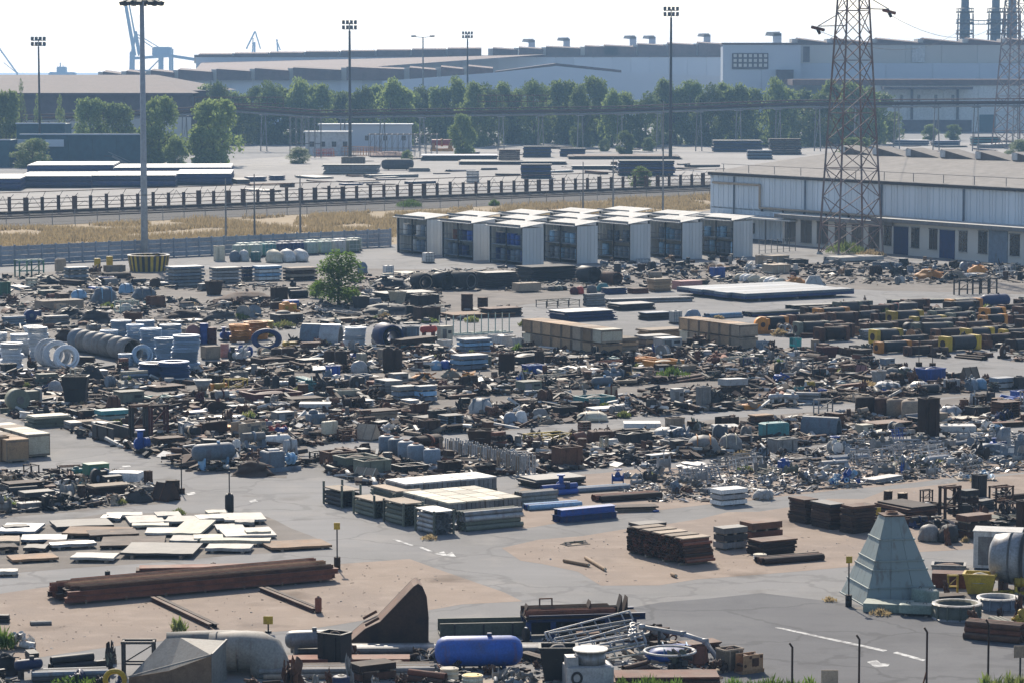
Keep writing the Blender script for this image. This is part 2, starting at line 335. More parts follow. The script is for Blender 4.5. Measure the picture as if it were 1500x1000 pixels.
# ------------------------------------------------------------------ grass, weeds, trees
def leaf_mat(name, col, col2):
    m = bpy.data.materials.new(name); nt, N, Lk = nodes_of(m); b = N['Principled BSDF']
    c = mixrgb(nt, noise_fac(nt, 1.1, .35, .65, 3), col, col2)
    oi = N.new('ShaderNodeObjectInfo'); mr = N.new('ShaderNodeMapRange'); mr.inputs[3].default_value = .75; mr.inputs[4].default_value = 1.3; Lk.new(oi.outputs['Random'], mr.inputs[0])
    hs = N.new('ShaderNodeHueSaturation'); Lk.new(mr.outputs[0], hs.inputs['Value']); Lk.new(c, hs.inputs['Color'])
    Lk.new(hs.outputs[0], b.inputs['Base Color']); b.inputs['Roughness'].default_value = .6; b.inputs['Specular IOR Level'].default_value = .2
    tr = N.new('ShaderNodeBsdfTranslucent'); Lk.new(hs.outputs[0], tr.inputs[0]); mx = N.new('ShaderNodeMixShader'); mx.inputs[0].default_value = .48
    Lk.new(b.outputs[0], mx.inputs[1]); Lk.new(tr.outputs[0], mx.inputs[2]); Lk.new(mx.outputs[0], N['Material Output'].inputs[0]); MATS[name] = m; return m
m_leaf = leaf_mat('foliage', (.21, .25, .075), (.1, .145, .05)); m_leaf2 = leaf_mat('bright_foliage', (.12, .18, .035), (.08, .14, .03)); m_dgrass = leaf_mat('dry_grass', (.34, .26, .14), (.24, .19, .11))
m_weed = leaf_mat('weed_leaf', (.14, .2, .05), (.25, .24, .1)); m_bark = mat('bark', (.12, .09, .065), (.06, .05, .04), .7, .9)
def grass_field(name, label, pix, n, m, hgt, wid, seed):
    rng = random.Random(seed); P0 = [G(x, y) for x, y in pix]; xs = [p.x for p in P0]; ys = [p.y for p in P0]; vs = []; fs = []; k = 0
    def inside(x, y):
        c = False
        for i in range(len(P0)):
            a, bb = P0[i], P0[i - 1]
            if (a.y > y) != (bb.y > y) and x < (bb.x - a.x) * (y - a.y) / (bb.y - a.y) + a.x: c = not c
        return c
    while k < n:
        x, y = rng.uniform(min(xs), max(xs)), rng.uniform(min(ys), max(ys))
        if not inside(x, y): continue
        k += 1
        if noise.noise(Vector((x * .12, y * .06, seed))) < -.12: continue
        a = rng.uniform(0, 3.14); h = hgt * rng.uniform(.5, 1.3) * (1 + .5 * noise.noise(Vector((x * .2, y * .1, 3)))); dx, dy = math.cos(a) * wid, math.sin(a) * wid; lx, ly = rng.uniform(-.3, .3), rng.uniform(-.3, .3); o = len(vs)
        vs += [(x - dx, y - dy, 0), (x + dx, y + dy, 0), (x + lx, y + ly, h)]; fs.append((o, o + 1, o + 2))
    me = bpy.data.meshes.new(name); me.from_pydata(vs, [], fs); o = link(name, me, m); tag(o, label, 'grass'); o['kind'] = 'stuff'; return o
grass_field('dry_grass', 'straw coloured dry grass along the verge behind the concrete fence', [(-100, 376), (-100, 340), (640, 308), (1050, 287), (1100, 300), (600, 354)], 60000, m_dgrass, .75, .12, 5)
def crown_mesh(name, seed, n, leaf, lobes, zlo=.25, flat=1.0):
    """leaf-sized faces gathered in clumps through a crown of unit height and unit width"""
    rng = random.Random(seed); L = []
    for i in range(lobes):
        t = rng.uniform(zlo, .95); rad = .4 * math.sin(math.pi * min(1, max(.12, (t - zlo + .14) / (1.12 - zlo)))) ** .7; a = rng.uniform(0, 6.28); q = rad * rng.uniform(.3, 1)
        L.append((math.cos(a) * q, math.sin(a) * q, t, rng.uniform(.1, .2)))
    vs = []; fs = []
    for i in range(n):
        cx, cy, cz, rr = rng.choice(L); d = Vector((rng.gauss(0, 1), rng.gauss(0, 1), rng.gauss(0, .8) + .2)).normalized() * rr * rng.uniform(.45, 1.08)
        c = Vector((cx, cy, cz)) + d; u = Vector((rng.gauss(0, 1), rng.gauss(0, 1), rng.gauss(0, 1))).normalized(); w = u.orthogonal().normalized(); s = leaf * rng.uniform(.6, 1.4)
        o = len(vs); vs += [tuple(c - u * s), tuple(c + w * s * .55), tuple(c + u * s), tuple(c - w * s * .55)]; fs.append((o, o + 1, o + 2, o + 3))
    me = bpy.data.meshes.new(name); me.from_pydata(vs, [], fs); return me
def trunk_mesh(seed, top=.62):
    rng = random.Random(seed); b = MB()
    rings = [[(math.cos(i * 1.047) * r + x, math.sin(i * 1.047) * r + y, z) for i in range(6)] for z, r, x, y in ((0, .035, 0, 0), (.12, .026, .01, 0), (.35, .02, rng.uniform(-.03, .03), .01), (top, .008, rng.uniform(-.05, .05), 0))]
    b.loft(rings)
    for i in range(6):
        a = i * 1.05 + rng.random(); z = rng.uniform(.22, .5); b.bar((0, 0, z), (math.cos(a) * .26, math.sin(a) * .26, z + rng.uniform(.15, .35)), .018, 5)
    return b.mesh('trunk')
FAR = [(crown_mesh('crown', s, 6500, .03, 40, .02), trunk_mesh(s)) for s in (1, 2, 3, 4)]; NEAR = (crown_mesh('crown', 9, 7000, .022, 34, .14), trunk_mesh(9, .7)); CYP = (crown_mesh('crown', 12, 1500, .03, 24, .1), trunk_mesh(12))
for cm, tm in FAR + [CYP]: cm.materials.append(m_leaf); tm.materials.append(m_bark)
NEAR[0].materials.append(m_leaf2); NEAR[1].materials.append(m_bark)
def tree(px, base, top, wpx, label, seed, proto=None, group=None, name='leafy_tree', cat='tree'):
    rng = random.Random(seed); p = G(px, base); s = MPP(p); h = (PROJ(p)[1] - top) * s; w = wpx * s
    cm, tm = proto or FAR[seed % 4]
    r = empty(name, p, rng.uniform(0, 6.28), label, cat, group)
    link('trunk', tm, None, r, sc=(h, h, h)); link('crown', cm, None, r, sc=(w * 1.2, w * 1.2, h * 1.02)); return r
def weed(px, base, wpx, hpx, label, seed, m=None, name='weed_clump'):
    rng = random.Random(seed); p = G(px, base); s = MPP(p); b = MB(); W, H = wpx * s / 2, hpx * s; n = int(min(420, 60 + W * H * 260)); wd = .045 if s < .045 else .07
    for i in range(n):
        a = rng.uniform(0, 6.28); q = W * rng.random() ** .7; x, y = math.cos(a) * q, math.sin(a) * q; hh = H * rng.uniform(.4, 1) * (1 - .5 * q / W); z0 = hh * rng.choice((0, 0, .3, .55)); lx, ly = rng.uniform(-.22, .22) * H, rng.uniform(-.22, .22) * H; c = rng.uniform(0, 3.14)
        dx, dy = math.cos(c) * wd, math.sin(c) * wd
        b.add([(x - dx * .3, y - dy * .3, z0), (x + lx * .5 + dx, y + ly * .5 + dy, (z0 + hh) / 2), (x + lx, y + ly, hh), (x + lx * .5 - dx, y + ly * .5 - dy, (z0 + hh) / 2)], [(0, 1, 2, 3)])
    o = link(name, b.mesh(name), m or m_weed, None, p); tag(o, label, 'weeds'); return o
# ------------------------------------------------------------------ far buildings (walls built of panels)
def at_z(px, Y, z): q = AT(px, 300, Y); return Vector((q.x, Y, z))
def zat(py, Y): return AT(750, py, Y).z
def panel_wall(root, x0, x1, Y, z0, z1, step, m, name='wall_panel', gap=.12, th=.5):
    n = max(1, round((x1 - x0) / step)); w = (x1 - x0) / n
    for i in range(n): part(root, name, 'box', m, x0 + w * (i + .5), Y + th / 2, (z0 + z1) / 2, w - gap, th, z1 - z0)
m_wall = mat('blue_grey_cladding', (.46, .49, .53), (.38, .4, .44), .2, .7, scale=.05, vary=.09); m_wall2 = mat('beige_cladding', (.5, .47, .42), (.42, .39, .35), .2, .7, scale=.05, vary=.09)
m_roofb = mat('brown_roofing', (.14, .085, .07), (.1, .066, .056), .6, .85, scale=.08, vary=.15); m_dkc = mat('dark_cladding', (.09, .07, .075), (.06, .05, .055), .5, .8, scale=.1, vary=.1)
m_tealw = mat('teal_cladding', (.035, .09, .115), (.025, .065, .085), .5, .7, scale=.1, vary=.1); m_white = mat('white_render', (.6, .6, .58), (.48, .47, .45), .5, .8, scale=.2, vary=.05); m_glass = mat('dark_glass', (.02, .025, .03), (.03, .04, .05), .3, .15, scale=.5, vary=.2, spec=.6)
def mill(name, label, xs, Y, top, depth, m, mroof, step=9, cat='factory'):
    X0, X1 = AT(xs[0], 200, Y).x, AT(xs[1], 200, Y).x; z1 = zat(top, Y); r = empty(name, (0, 0, 0), 0, label, cat)
    part(r, 'core', 'box', m, (X0 + X1) / 2, Y + .6 + depth / 2, z1 / 2 - .3, X1 - X0 - .4, depth, z1 - .6); panel_wall(r, X0, X1, Y, 0, z1, step, m)
    part(r, 'eaves_band', 'box', mroof, (X0 + X1) / 2, Y + .3, z1 + .4, X1 - X0 + 1, 1.4, .8); part(r, 'roof', 'box', mroof, (X0 + X1) / 2, Y + depth / 2 + 1, z1 + .2, X1 - X0, depth, .7)
    return r
def monitor(r, x0, x1, ytop, ybot, Y, m, mw, slope=0, dep=14):
    X0, X1 = AT(x0, 200, Y).x, AT(x1, 200, Y).x; z0, z1 = zat(ybot, Y), zat(ytop, Y)
    b = MB(); b.loft([[(x, Y, z0), (x, Y + dep, z0), (x, Y + dep, zz - .6), (x, Y + dep / 2, zz), (x, Y, zz - .6)] for x, zz in ((X0, z1), (X1, z1 - slope))], smooth=False); o = link('roof_monitor', b.mesh('roof_monitor'), m, r)
    part(r, 'monitor_gable', 'box', mw, X0 - 1.2, Y + dep / 2, (z0 + z1) / 2 - .3, 2.2, dep * .8, (z1 - z0) * .8)
def vent_hood(r, px, ytop, Y):
    x = AT(px, 200, Y).x; z = zat(ytop, Y); part(r, 'vent_stack', 'box', m_wall, x + .6, Y, z - 2.6, 3.2, 3, 5.2); b = MB()
    b.loft([[(x + .6 + 1.6, y, z - 1), (x + 1.4, y, z + .6), (x - 3.6, y, z + .5), (x - 4.2, y, z - .9), (x - 1, y, z - 1.2)] for y in (Y - 1.5, Y + 1.5)], smooth=False); link('vent_hood', b.mesh('vent_hood'), m_wall2, r)
r = mill('rolling_mill', 'long grey rolling mill with brown roof monitors behind the tree belt', (288, 1062), 1420, 84, 160, m_wall, m_roofb)
for i, x in enumerate(range(292, 700, 52)): monitor(r, x, x + 49, 78 - i * 1.2, 94 - i, 1424 + i, m_roofb, m_wall2)
for x0, x1, yt in ((722, 758, 69), (760, 796, 68), (800, 850, 67), (857, 905, 66), (885, 932, 65), (934, 976, 63), (978, 1020, 62), (1022, 1060, 61)): monitor(r, x0, x1, yt, 84, 1424, m_roofb, m_wall2, .8)
for x, y in ((777, 59), (828, 57), (925, 54), (953, 54), (1033, 51)): vent_hood(r, x, y, 1450)
# gently rising roof slope in front of the monitors
b = MB(); a0, a1 = AT(295, 97, 1340), AT(795, 80, 1400); b.add([AT(285, 104, 1330), AT(520, 100, 1330), AT(800, 80, 1418), AT(295, 92, 1418)], [(0, 1, 2, 3)]); link('roof_slope', b.mesh('roof_slope'), m_roofb, r)
r = mill('lower_mill_hall', 'lower grey mill hall with stepped brown roofs in front of the long mill', (150, 912), 1230, 113, 110, m_wall, m_roofb)
for x0, x1, yt in ((152, 178, 107), (186, 214, 106), (222, 256, 105), (262, 312, 104), (318, 368, 103), (374, 424, 102), (430, 500, 101), (508, 592, 100), (600, 640, 101), (646, 680, 100), (686, 722, 99)): monitor(r, x0, x1, yt - 4, 118, 1226, m_roofb, m_wall2, 1.0, 20)
b = MB(); Y = 1222; b.loft([[(AT(x, 200, Y).x, y, zat(yy, Y)) for x, yy in ((725, 111), (725, 105), (815, 93), (910, 103), (910, 112))] for y in (Y, Y + 100)], smooth=False); link('gabled_roof', b.mesh('gabled_roof'), m_roofb, r)
b = MB(); Y = 1220; b.loft([[(AT(x, 200, Y).x, y, zat(yy, Y)) for x, yy in ((560, 119), (722, 107), (815, 97), (912, 107), (1060, 112), (1060, 180), (560, 180))] for y in (Y, Y + 1)], smooth=False); link('gable_wall', b.mesh('gable_wall'), m_wall, r)
r = mill('plate_mill', 'tall plate mill with beige upper wall at the right of the skyline', (1168, 1640), 1160, 66, 180, m_wall2, m_roofb, 14)
X0, X1 = AT(1160, 200, 1156).x, AT(1640, 200, 1156).x; panel_wall(r, X0, X1, 1157, 0, zat(93, 1157), 18, m_wall, 'lower_wall_panel')
for x0, x1 in ((1168, 1214), (1219, 1278), (1284, 1348), (1352, 1412), (1417, 1470), (1474, 1540)): monitor(r, x0, x1, 55, 66, 1162, m_roofb, m_wall2, 1.6)
part(r, 'pale_panel', 'box', m_white, AT(1346, 200, 1155).x, 1159.4, (zat(66, 1156) + zat(93, 1156)) / 2, 5, .5, 6.4)
Y = 1110; X0, X1 = AT(1160, 200, Y).x, AT(1640, 200, Y).x
part(r, 'annex_roof', 'box', m_roofb, (X0 + X1) / 2, Y + 24, zat(121, Y), X1 - X0, 50, 2.2); part(r, 'annex_canopy', 'box', m_dkc, (AT(1290, 200, Y).x + AT(1418, 200, Y).x) / 2, Y - 5, zat(129, Y), 33, 9, 1); panel_wall(r, X0 + 30, X1, Y, 0, zat(124, Y), 14, m_white, 'annex_panel')
for x in (1320, 1345, 1370, 1395): part(r, 'annex_window', 'box', m_glass, AT(x, 200, Y).x, Y - .1, zat(144, Y), 1, .3, 2.4)
for x in (1335, 1402): part(r, 'annex_column', 'box', m_dkc, AT(x, 200, Y).x, Y - .3, zat(152, Y), .9, .5, 12)
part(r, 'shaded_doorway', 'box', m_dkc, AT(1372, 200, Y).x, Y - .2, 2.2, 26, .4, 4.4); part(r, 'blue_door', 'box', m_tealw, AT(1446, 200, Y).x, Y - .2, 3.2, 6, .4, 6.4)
r = mill('transfer_tower', 'pale blue block with a dark window grid between the two mills', (1058, 1172), 1150, 66, 14, m_wall, m_roofb, 15)
Y = 1150; part(r, 'window_surround', 'box', m_dkc, AT(1098, 200, Y).x, Y - .1, zat(90, Y), 14, .6, 6.2)
for i in range(7):
    for j in range(3): part(r, 'pane', 'box', m_wall2, AT(1076 + i * 7.4, 200, Y).x, Y - .45, zat(82 + j * 7, Y), 1.2, .2, 1.2)
part(r, 'dark_bay', 'box', m_dkc, AT(1180, 200, Y).x, Y - .1, zat(80, Y), 2.6, .6, 6); part(r, 'stair_tower', 'box', m_dkc, AT(1148, 200, Y).x, Y - 2, zat(112, Y), 6.5, 4, 5); vent_hood(r, 1135, 49, 1170)
# brown roofed warehouse at the left edge
Y = 900; r = empty('brown_roof_warehouse', (0, 0, 0), 0, 'long warehouse with brown roof and dark red walls at the left edge', 'warehouse')
XL, XR, XH = AT(-160, 200, Y).x, AT(283, 200, Y).x, AT(190, 200, Y).x; ze, zr = zat(137, Y), zat(110, Y + 70)
b = MB(); b.add([(XL, Y - 1, ze), (XR, Y - 1, ze), (XH, Y + 70, zr), (XL, Y + 70, zr), (XR, Y + 141, ze), (XL, Y + 141, ze)], [(0, 1, 2, 3), (3, 2, 4, 5), (1, 4, 2)]); link('roof', b.mesh('roof'), mat('tan_roofing', (.14, .105, .09), (.105, .082, .072), .6, .9, scale=.12, vary=0), r)
part(r, 'gutter', 'box', m_dkc, (XL + XR) / 2, Y - 1.2, ze - .3, XR - XL, .8, .8); panel_wall(r, XL, XR - .5, Y, zat(172, Y), ze - .5, 10, m_dkc); part(r, 'core', 'box', m_dkc, (XL + XR) / 2, Y + 70, ze / 2 - .5, XR - XL - 2, 138, ze - 1.2); panel_wall(r, XL, XR - .5, Y - .3, 0, zat(172, Y), 14, m_wall2, 'lower_panel')
b = MB(); link('lean_to', (b.box(AT(297, 200, Y + 20).x, Y + 24, zat(140, Y + 20), 7, 8, 3) or b).mesh('lean_to'), m_dkc, r)
# teal office block
Y = 735; r = empty('teal_office_block', (0, 0, 0), 0, 'low teal clad office block with outside stair at the left', 'building')
for x0, x1, yt, Yk in ((-60, 14, 206, 725), (30, 206, 198, 738), (24, 95, 182, 760)):
    X0, X1 = AT(x0, 200, Yk).x, AT(x1, 200, Yk).x; z1 = zat(yt, Yk); part(r, 'wing', 'box', m_tealw, (X0 + X1) / 2, Yk + 6.3, z1 / 2, X1 - X0 - .2, 12, z1); panel_wall(r, X0, X1, Yk, 0, z1 - .1, 5.5, m_tealw, th=.25); part(r, 'parapet', 'box', m_wall, (X0 + X1) / 2, Yk + .1, z1 + .15, X1 - X0 + .3, .8, .3)
part(r, 'window_strip', 'box', m_wall, AT(58, 200, 737).x, 737, zat(210, 737), 12, .3, 1.8); part(r, 'stair_landing', 'box', 'charcoal', AT(158, 200, 734).x, 734, zat(229, 734), 1.8, 1.4, .2)
barpart(r, 'stair_flight', 'grey', (AT(164, 200, 734).x, 734, zat(229, 734)), (AT(190, 200, 734).x, 734, .1), .5); barpart(r, 'stair_rail', 'grey', (AT(158, 200, 733).x, 733.2, zat(223, 733)), (AT(190, 200, 733).x, 733.2, 1.1), .12)
def small_house(name, label, x0, x1, yt, yb, m, mr, wins=3, cat='building'):
    p = G((x0 + x1) / 2, yb); Y = p.y; X0, X1 = AT(x0, 200, Y).x, AT(x1, 200, Y).x; z1 = zat(yt, Y); r = empty(name, (0, 0, 0), 0, label, cat); part(r, 'walls', 'box', m, (X0 + X1) / 2, Y + 4, z1 / 2, X1 - X0, 8, z1); part(r, 'roof', 'box', mr, (X0 + X1) / 2, Y + 4, z1 + .2, X1 - X0 + 1, 9, .4)
    for i in range(wins): part(r, 'window', 'box', m_glass, X0 + (X1 - X0) * (i + .6) / wins, Y - .03, z1 * .5, 1.2, .15, 1.4)
    return r
small_house('white_office', 'flat white office in the far yard left of the tree belt', 447, 512, 195, 228, m_white, m_white, 4); small_house('grey_workshop', 'long pale grey workshop behind the flat white office', 468, 602, 184, 221, m_wall, m_wall, 5); small_house('open_canopy_hut', 'low hut with flat roof under the right end of the tree belt', 1250, 1305, 185, 207, m_wall2, m_white, 2)
# ------------------------------------------------------------------ kinds of yard things; each builds its parts in a frame: x length L, y depth d, z up h, base at z = 0
def P(root, name, sh, m, x, y, z, sx, sy, sz, rx=0, ry=0, rz=0): return part(root, name, sh, m, x, y, z, sx, sy, sz, rx, ry, rz)
def k_crate(r, L, d, h, c, c2, g):
    P(r, 'skid', 'box', 'oldtimber', 0, -d * .32, .05, L * .98, .12, .1); P(r, 'skid', 'box', 'oldtimber', 0, d * .32, .05, L * .98, .12, .1)
    P(r, 'panelling', 'box', c, 0, 0, .1 + (h - .16) / 2, L * .96, d * .94, h - .16)
    n = max(2, int(L / .9) + 1)
    for i in range(n):
        x = -L / 2 + .06 + (L - .12) * i / (n - 1)
        for s in (-1, 1): P(r, 'batten', 'box', c2, x, s * (d * .47 + .02), .1 + (h - .16) / 2, .09, .04, h - .16)
    for s in (-1, 1):
        for zz in (.18, h - .12): P(r, 'batten', 'box', c2, s * (L * .48 + .015), 0, zz, .035, d * .94, .1)
    P(r, 'lid', 'box', c, 0, 0, h - .03, L, d, .06)
def k_bin(r, L, d, h, c, c2, g, sh='skip'):
    P(r, 'shell', sh, c, 0, 0, h / 2, L, d, h)
    for s in (-1, 1):
        P(r, 'rim', 'box', c, 0, s * (d / 2), h - .04, L * 1.03, .08, .08); P(r, 'rim', 'box', c, s * L / 2, 0, h - .042, .08, d * .97, .078)
    n = max(2, int(L / .8))
    if sh == 'openbox':
        for i in range(n):
            for s in (-1, 1): P(r, 'stiffener', 'box', c, -L / 2 + L * (i + .5) / n, s * (d / 2 + .02), h * .46, .07, .05, h * .88)
    P(r, 'contents', 'heap%d' % g.randrange(4), c2, 0, 0, h * .8, L * .8, d * .8, h * .5)
def k_box(r, L, d, h, c, c2, g): k_bin(r, L, d, h, c, c2, g, 'openbox')
def k_plates(r, L, d, h, c, c2, g):
    n = max(2, min(9, int(h / .09))); t = h / n
    for i in range(n):
        P(r, 'plate', 'sheet%d' % (i % 3) if (i == n - 1 and t < .06) else 'box', c2 if i == n - 1 else c, g.uniform(-.03, .03) * L, g.uniform(-.04, .04) * d, t * (i + .5), L * g.uniform(.88, 1), d * g.uniform(.85, 1), t * .86, 0, 0, g.uniform(-.04, .04))
def k_slab(r, L, d, h, c, c2, g):
    P(r, 'slab', 'sheet%d' % g.randrange(3) if h < .12 else 'box', c, 0, 0, h / 2 + .02, L, d, h)
    for s in (-1, 1): P(r, 'bearer', 'box', 'oldtimber', s * L * .3, 0, .012, .12, d * .9, .024)
def k_beams(r, L, d, h, c, c2, g):
    n = max(2, min(12, round(d / .32))); k = max(1, min(4, round(h / .35)))
    for j in range(k):
        for i in range(n - (1 if j == k - 1 and k > 1 else 0)):
            w = d / n; P(r, 'beam', 'ibeam', c if (i + j) % 3 else c2, g.uniform(-.02, .02) * L, -d / 2 + w * (i + .5), h / k * (j + .5), L * g.uniform(.9, 1), w * .93, h / k * .97)
def k_pipes(r, L, d, h, c, c2, g):
    k = max(1, min(6, round(h / .28))); dia = h / (1 + .87 * (k - 1)); n = max(1, min(12, round(d / dia)))
    dia = min(dia, d / n)
    for j in range(k):
        for i in range(n - (j % 2 if n > 1 else 0)):
            P(r, 'pipe', 'pipex', c if g.random() < .7 else c2, g.uniform(-.02, .02) * L, (-n / 2 + i + .5 + (j % 2) * .5) * dia, dia * (.5 + .87 * j), L * g.uniform(.93, 1), dia * .97, dia * .97)
def k_tank(r, L, d, h, c, c2, g):
    q = min(d, h) * .94
    P(r, 'shell', 'tankx', c, 0, 0, h - q / 2, L, q, q)
    for s in (-1, 1):
        P(r, 'saddle', 'box', c2, s * L * .28, 0, (h - q * .72) / 2, .14, q * .8, h - q * .72)
    P(r, 'nozzle', 'cylz', c2, L * .12, 0, h + .04, .2, .2, .16)
def k_drum(r, L, d, h, c, c2, g):
    q = min(L, d) if d > .3 else L
    P(r, 'barrel', 'drumz', c, 0, 0, h / 2, q, q, h); P(r, 'lid', 'cylz', c2, 0, 0, h + .012, q * .86, q * .86, .024)
    P(r, 'bung', 'cylz', c2, q * .25, 0, h + .03, .08, .08, .05)
def k_vessel(r, L, d, h, c, c2, g):
    q = min(L, max(d, .4))
    P(r, 'shell', 'tankz', c, 0, 0, h * .52, q, q, h * .96); P(r, 'base_ring', 'cylz', c2, 0, 0, h * .06, q * .9, q * .9, h * .12)
    P(r, 'flange', 'flangez', c2, 0, 0, h * .99, q * .4, q * .4, h * .1)
def k_machine(r, L, d, h, c, c2, g):
    t = g.randrange(6)
    P(r, 'base_frame', 'channel', c, 0, 0, h * .1, L, d * .9, h * .2)
    if t == 0:
        P(r, 'housing', 'cham', c, -L * .18, 0, h * .55, L * .5, d * .8, h * .75); P(r, 'shaft', 'cylx', c2, L * .25, 0, h * .5, L * .5, h * .25, h * .25)
        P(r, 'coupling', 'flangex', c2, L * .34, 0, h * .5, L * .16, h * .55, h * .55); P(r, 'cover', 'halfpipe', c, -L * .18, 0, h * .95, L * .3, d * .5, h * .15)
    elif t == 1:
        P(r, 'rotor_casing', 'cyly', c, -L * .15, 0, h * .55, h * .85, d * .6, h * .85); P(r, 'outlet', 'box', c, L * .2, 0, h * .7, L * .35, d * .5, h * .35)
        P(r, 'outlet_flange', 'box', c2, L * .4, 0, h * .7, L * .05, d * .65, h * .5); P(r, 'hub', 'cyly', c2, -L * .15, -d * .32, h * .55, h * .3, d * .12, h * .3)
    elif t == 2:
        for s in (-1, 1): P(r, 'bearing_block', 'frustum', c, s * L * .36, 0, h * .45, L * .2, d * .8, h * .6)
        P(r, 'roll', 'cylx', c2, 0, 0, h * .68, L * .9, h * .5, h * .5); P(r, 'collar', 'cylx', c, 0, 0, h * .68, L * .1, h * .62, h * .62)
    elif t == 3:
        P(r, 'gear_case', 'cham', c, 0, 0, h * .48, L * .7, d * .85, h * .6); P(r, 'dome_cover', 'dome', c, -L * .1, 0, h * .88, L * .4, d * .6, h * .24)
        for s in (-1, 1): P(r, 'output_stub', 'cyly', c2, s * L * .2, -d * .45, h * .45, h * .3, d * .25, h * .3)
        P(r, 'lifting_lug', 'ringy', c2, L * .25, 0, h * .85, h * .2, h * .1, h * .2)
    elif t == 4:
        P(r, 'side_plate', 'box', c, 0, -d * .4, h * .55, L * .9, d * .06, h * .75); P(r, 'side_plate', 'box', c, 0, d * .4, h * .55, L * .9, d * .06, h * .75)
        for i in range(4): P(r, 'tie_rod', 'cyly', c2, (-.36 + .24 * i) * L, 0, h * (.4 + .4 * (i % 2)), h * .16, d * .9, h * .16)
        P(r, 'hatch', 'box', c2, L * .1, -d * .44, h * .55, L * .3, d * .03, h * .4)
    else:
        P(r, 'motor_body', 'cylx', c, -L * .1, 0, h * .58, L * .6, h * .72, h * .72)
        for i in range(5): P(r, 'cooling_fin', 'cylx', c, -L * .34 + L * .12 * i, 0, h * .58, L * .03, h * .8, h * .8)
        P(r, 'terminal_box', 'box', c2, -L * .1, 0, h * .93, L * .2, d * .4, h * .14); P(r, 'shaft', 'cylx', c2, L * .32, 0, h * .58, L * .3, h * .2, h * .2)
def k_heap(r, L, d, h, c, c2, g):
    P(r, 'mound', 'heap%d' % g.randrange(4), c, 0, 0, h * .42, L, d, h * .84)
    for i in range(9):
        a = g.uniform(0, 6.28); l = g.uniform(.25, .6) * min(L, 3); x, y = math.cos(a) * L * .3 * g.random(), math.sin(a) * d * .3 * g.random()
        P(r, g.choice(('scrap_bar', 'scrap_plate')), 'box', c2 if i % 3 == 0 else c, x, y, h * (.85 - .9 * (abs(x) / L + abs(y) / d)), l, g.choice((.06, .3)), .05, g.uniform(-.5, .5), g.uniform(-.5, .5), a)
def k_tarp(r, L, d, h, c, c2, g):
    P(r, 'wrapping', 'tarp%d' % g.randrange(4), c, 0, 0, h / 2 + .05, L, d, h * .95); P(r, 'pallet', 'box', 'oldtimber', 0, 0, .06, L * .86, d * .86, .12)
    for s in (-.2, .22): P(r, 'strap', 'box', c2, s * L, 0, h * .5, .05, d * .97, h * .98)
def k_bags(r, L, d, h, c, c2, g):
    n = max(1, round(L / max(h, .5)));
    for i in range(n): P(r, 'bag', 'tarp%d' % g.randrange(4), c if i % 3 else c2, -L / 2 + L * (i + .5) / n, g.uniform(-.05, .05), h / 2, L / n * 1.04, d, h * g.uniform(.88, 1))
def k_ring(r, L, d, h, c, c2, g):   # ring standing on edge, facing its y axis
    P(r, 'hoop', 'ringy', c, 0, 0, h / 2, L, d * 5, h); P(r, 'hoop', 'ringy', c2, 0, d * .35, h / 2 - .03, L * .94, d * 4, h * .94)
    for s in (-1, 1): P(r, 'chock', 'wedge', 'oldtimber', s * L * .25, 0, .07, .3 * -s, d, .14)
def k_flatring(r, L, d, h, c, c2, g):
    q = max(d, L * .8)
    P(r, 'wall', 'pipez', c, 0, 0, h / 2, L, q, h); P(r, 'rim', 'pipez', c2, 0, 0, h - .03, L * 1.05, q * 1.05, .08); P(r, 'rim', 'pipez', c2, 0, 0, .05, L * 1.05, q * 1.05, .08)
    for i in range(12):
        a = i * math.pi / 6; P(r, 'stiffener', 'box', c, math.cos(a) * L * .5, math.sin(a) * q * .5, h / 2, .1, .05, h * .9, 0, 0, a)
def k_funnel(r, L, d, h, c, c2, g):
    P(r, 'hopper', 'conez', c, 0, 0, h * .66, L, L, h * .62, math.pi); P(r, 'rim', 'pipez', c2, 0, 0, h * .975, L * 1.04, L * 1.04, h * .05)
    P(r, 'spout', 'cylz', c, 0, 0, h * .25, L * .42, L * .42, h * .5)
def k_frame(r, L, d, h, c, c2, g):
    t = max(.07, min(.16, h * .07)); n = max(2, round(L / 1.6) + 1)
    for s in (-1, 1):
        for i in range(n): P(r, 'leg', 'box', c, -L / 2 + t / 2 + (L - t) * i / (n - 1), s * (d / 2 - t / 2), h / 2, t, t, h)
        P(r, 'rail', 'box', c2, 0, s * (d / 2 - t / 2), h - t / 2, L * 1.03, t * 1.15, t); P(r, 'rail', 'box', c2, 0, s * (d / 2 - t / 2), h * .35, L, t * .7, t * .7)
    for i in range(n): P(r, 'cross_bar', 'box', c, -L / 2 + t / 2 + (L - t) * i / (n - 1), 0, h - t * .55, t * .8, d - 2 * t, t * .7)
    for i in range(n - 1): barpart(r, 'brace', c, (-L / 2 + L * i / (n - 1), -d / 2 + t / 2, h * .35), (-L / 2 + L * (i + 1) / (n - 1), -d / 2 + t / 2, h - t), t * .5)
def k_posts(r, L, d, h, c, c2, g):
    n = max(4, round(L / .75)); t = .07
    for s in (-1, 1):
        P(r, 'base_rail', 'box', c, 0, s * d * .42, .12, L, .14, .14)
        for i in range(n): P(r, 'post', 'box', c2 if i % 4 == 0 else c, -L / 2 + L * (i + .5) / n, s * d * .42, .12 + h / 2, t, t, h - .15)
    for i in range(3): P(r, 'cross_bar', 'box', c, (-.4 + .4 * i) * L, 0, .13, .12, d * .84, .12)
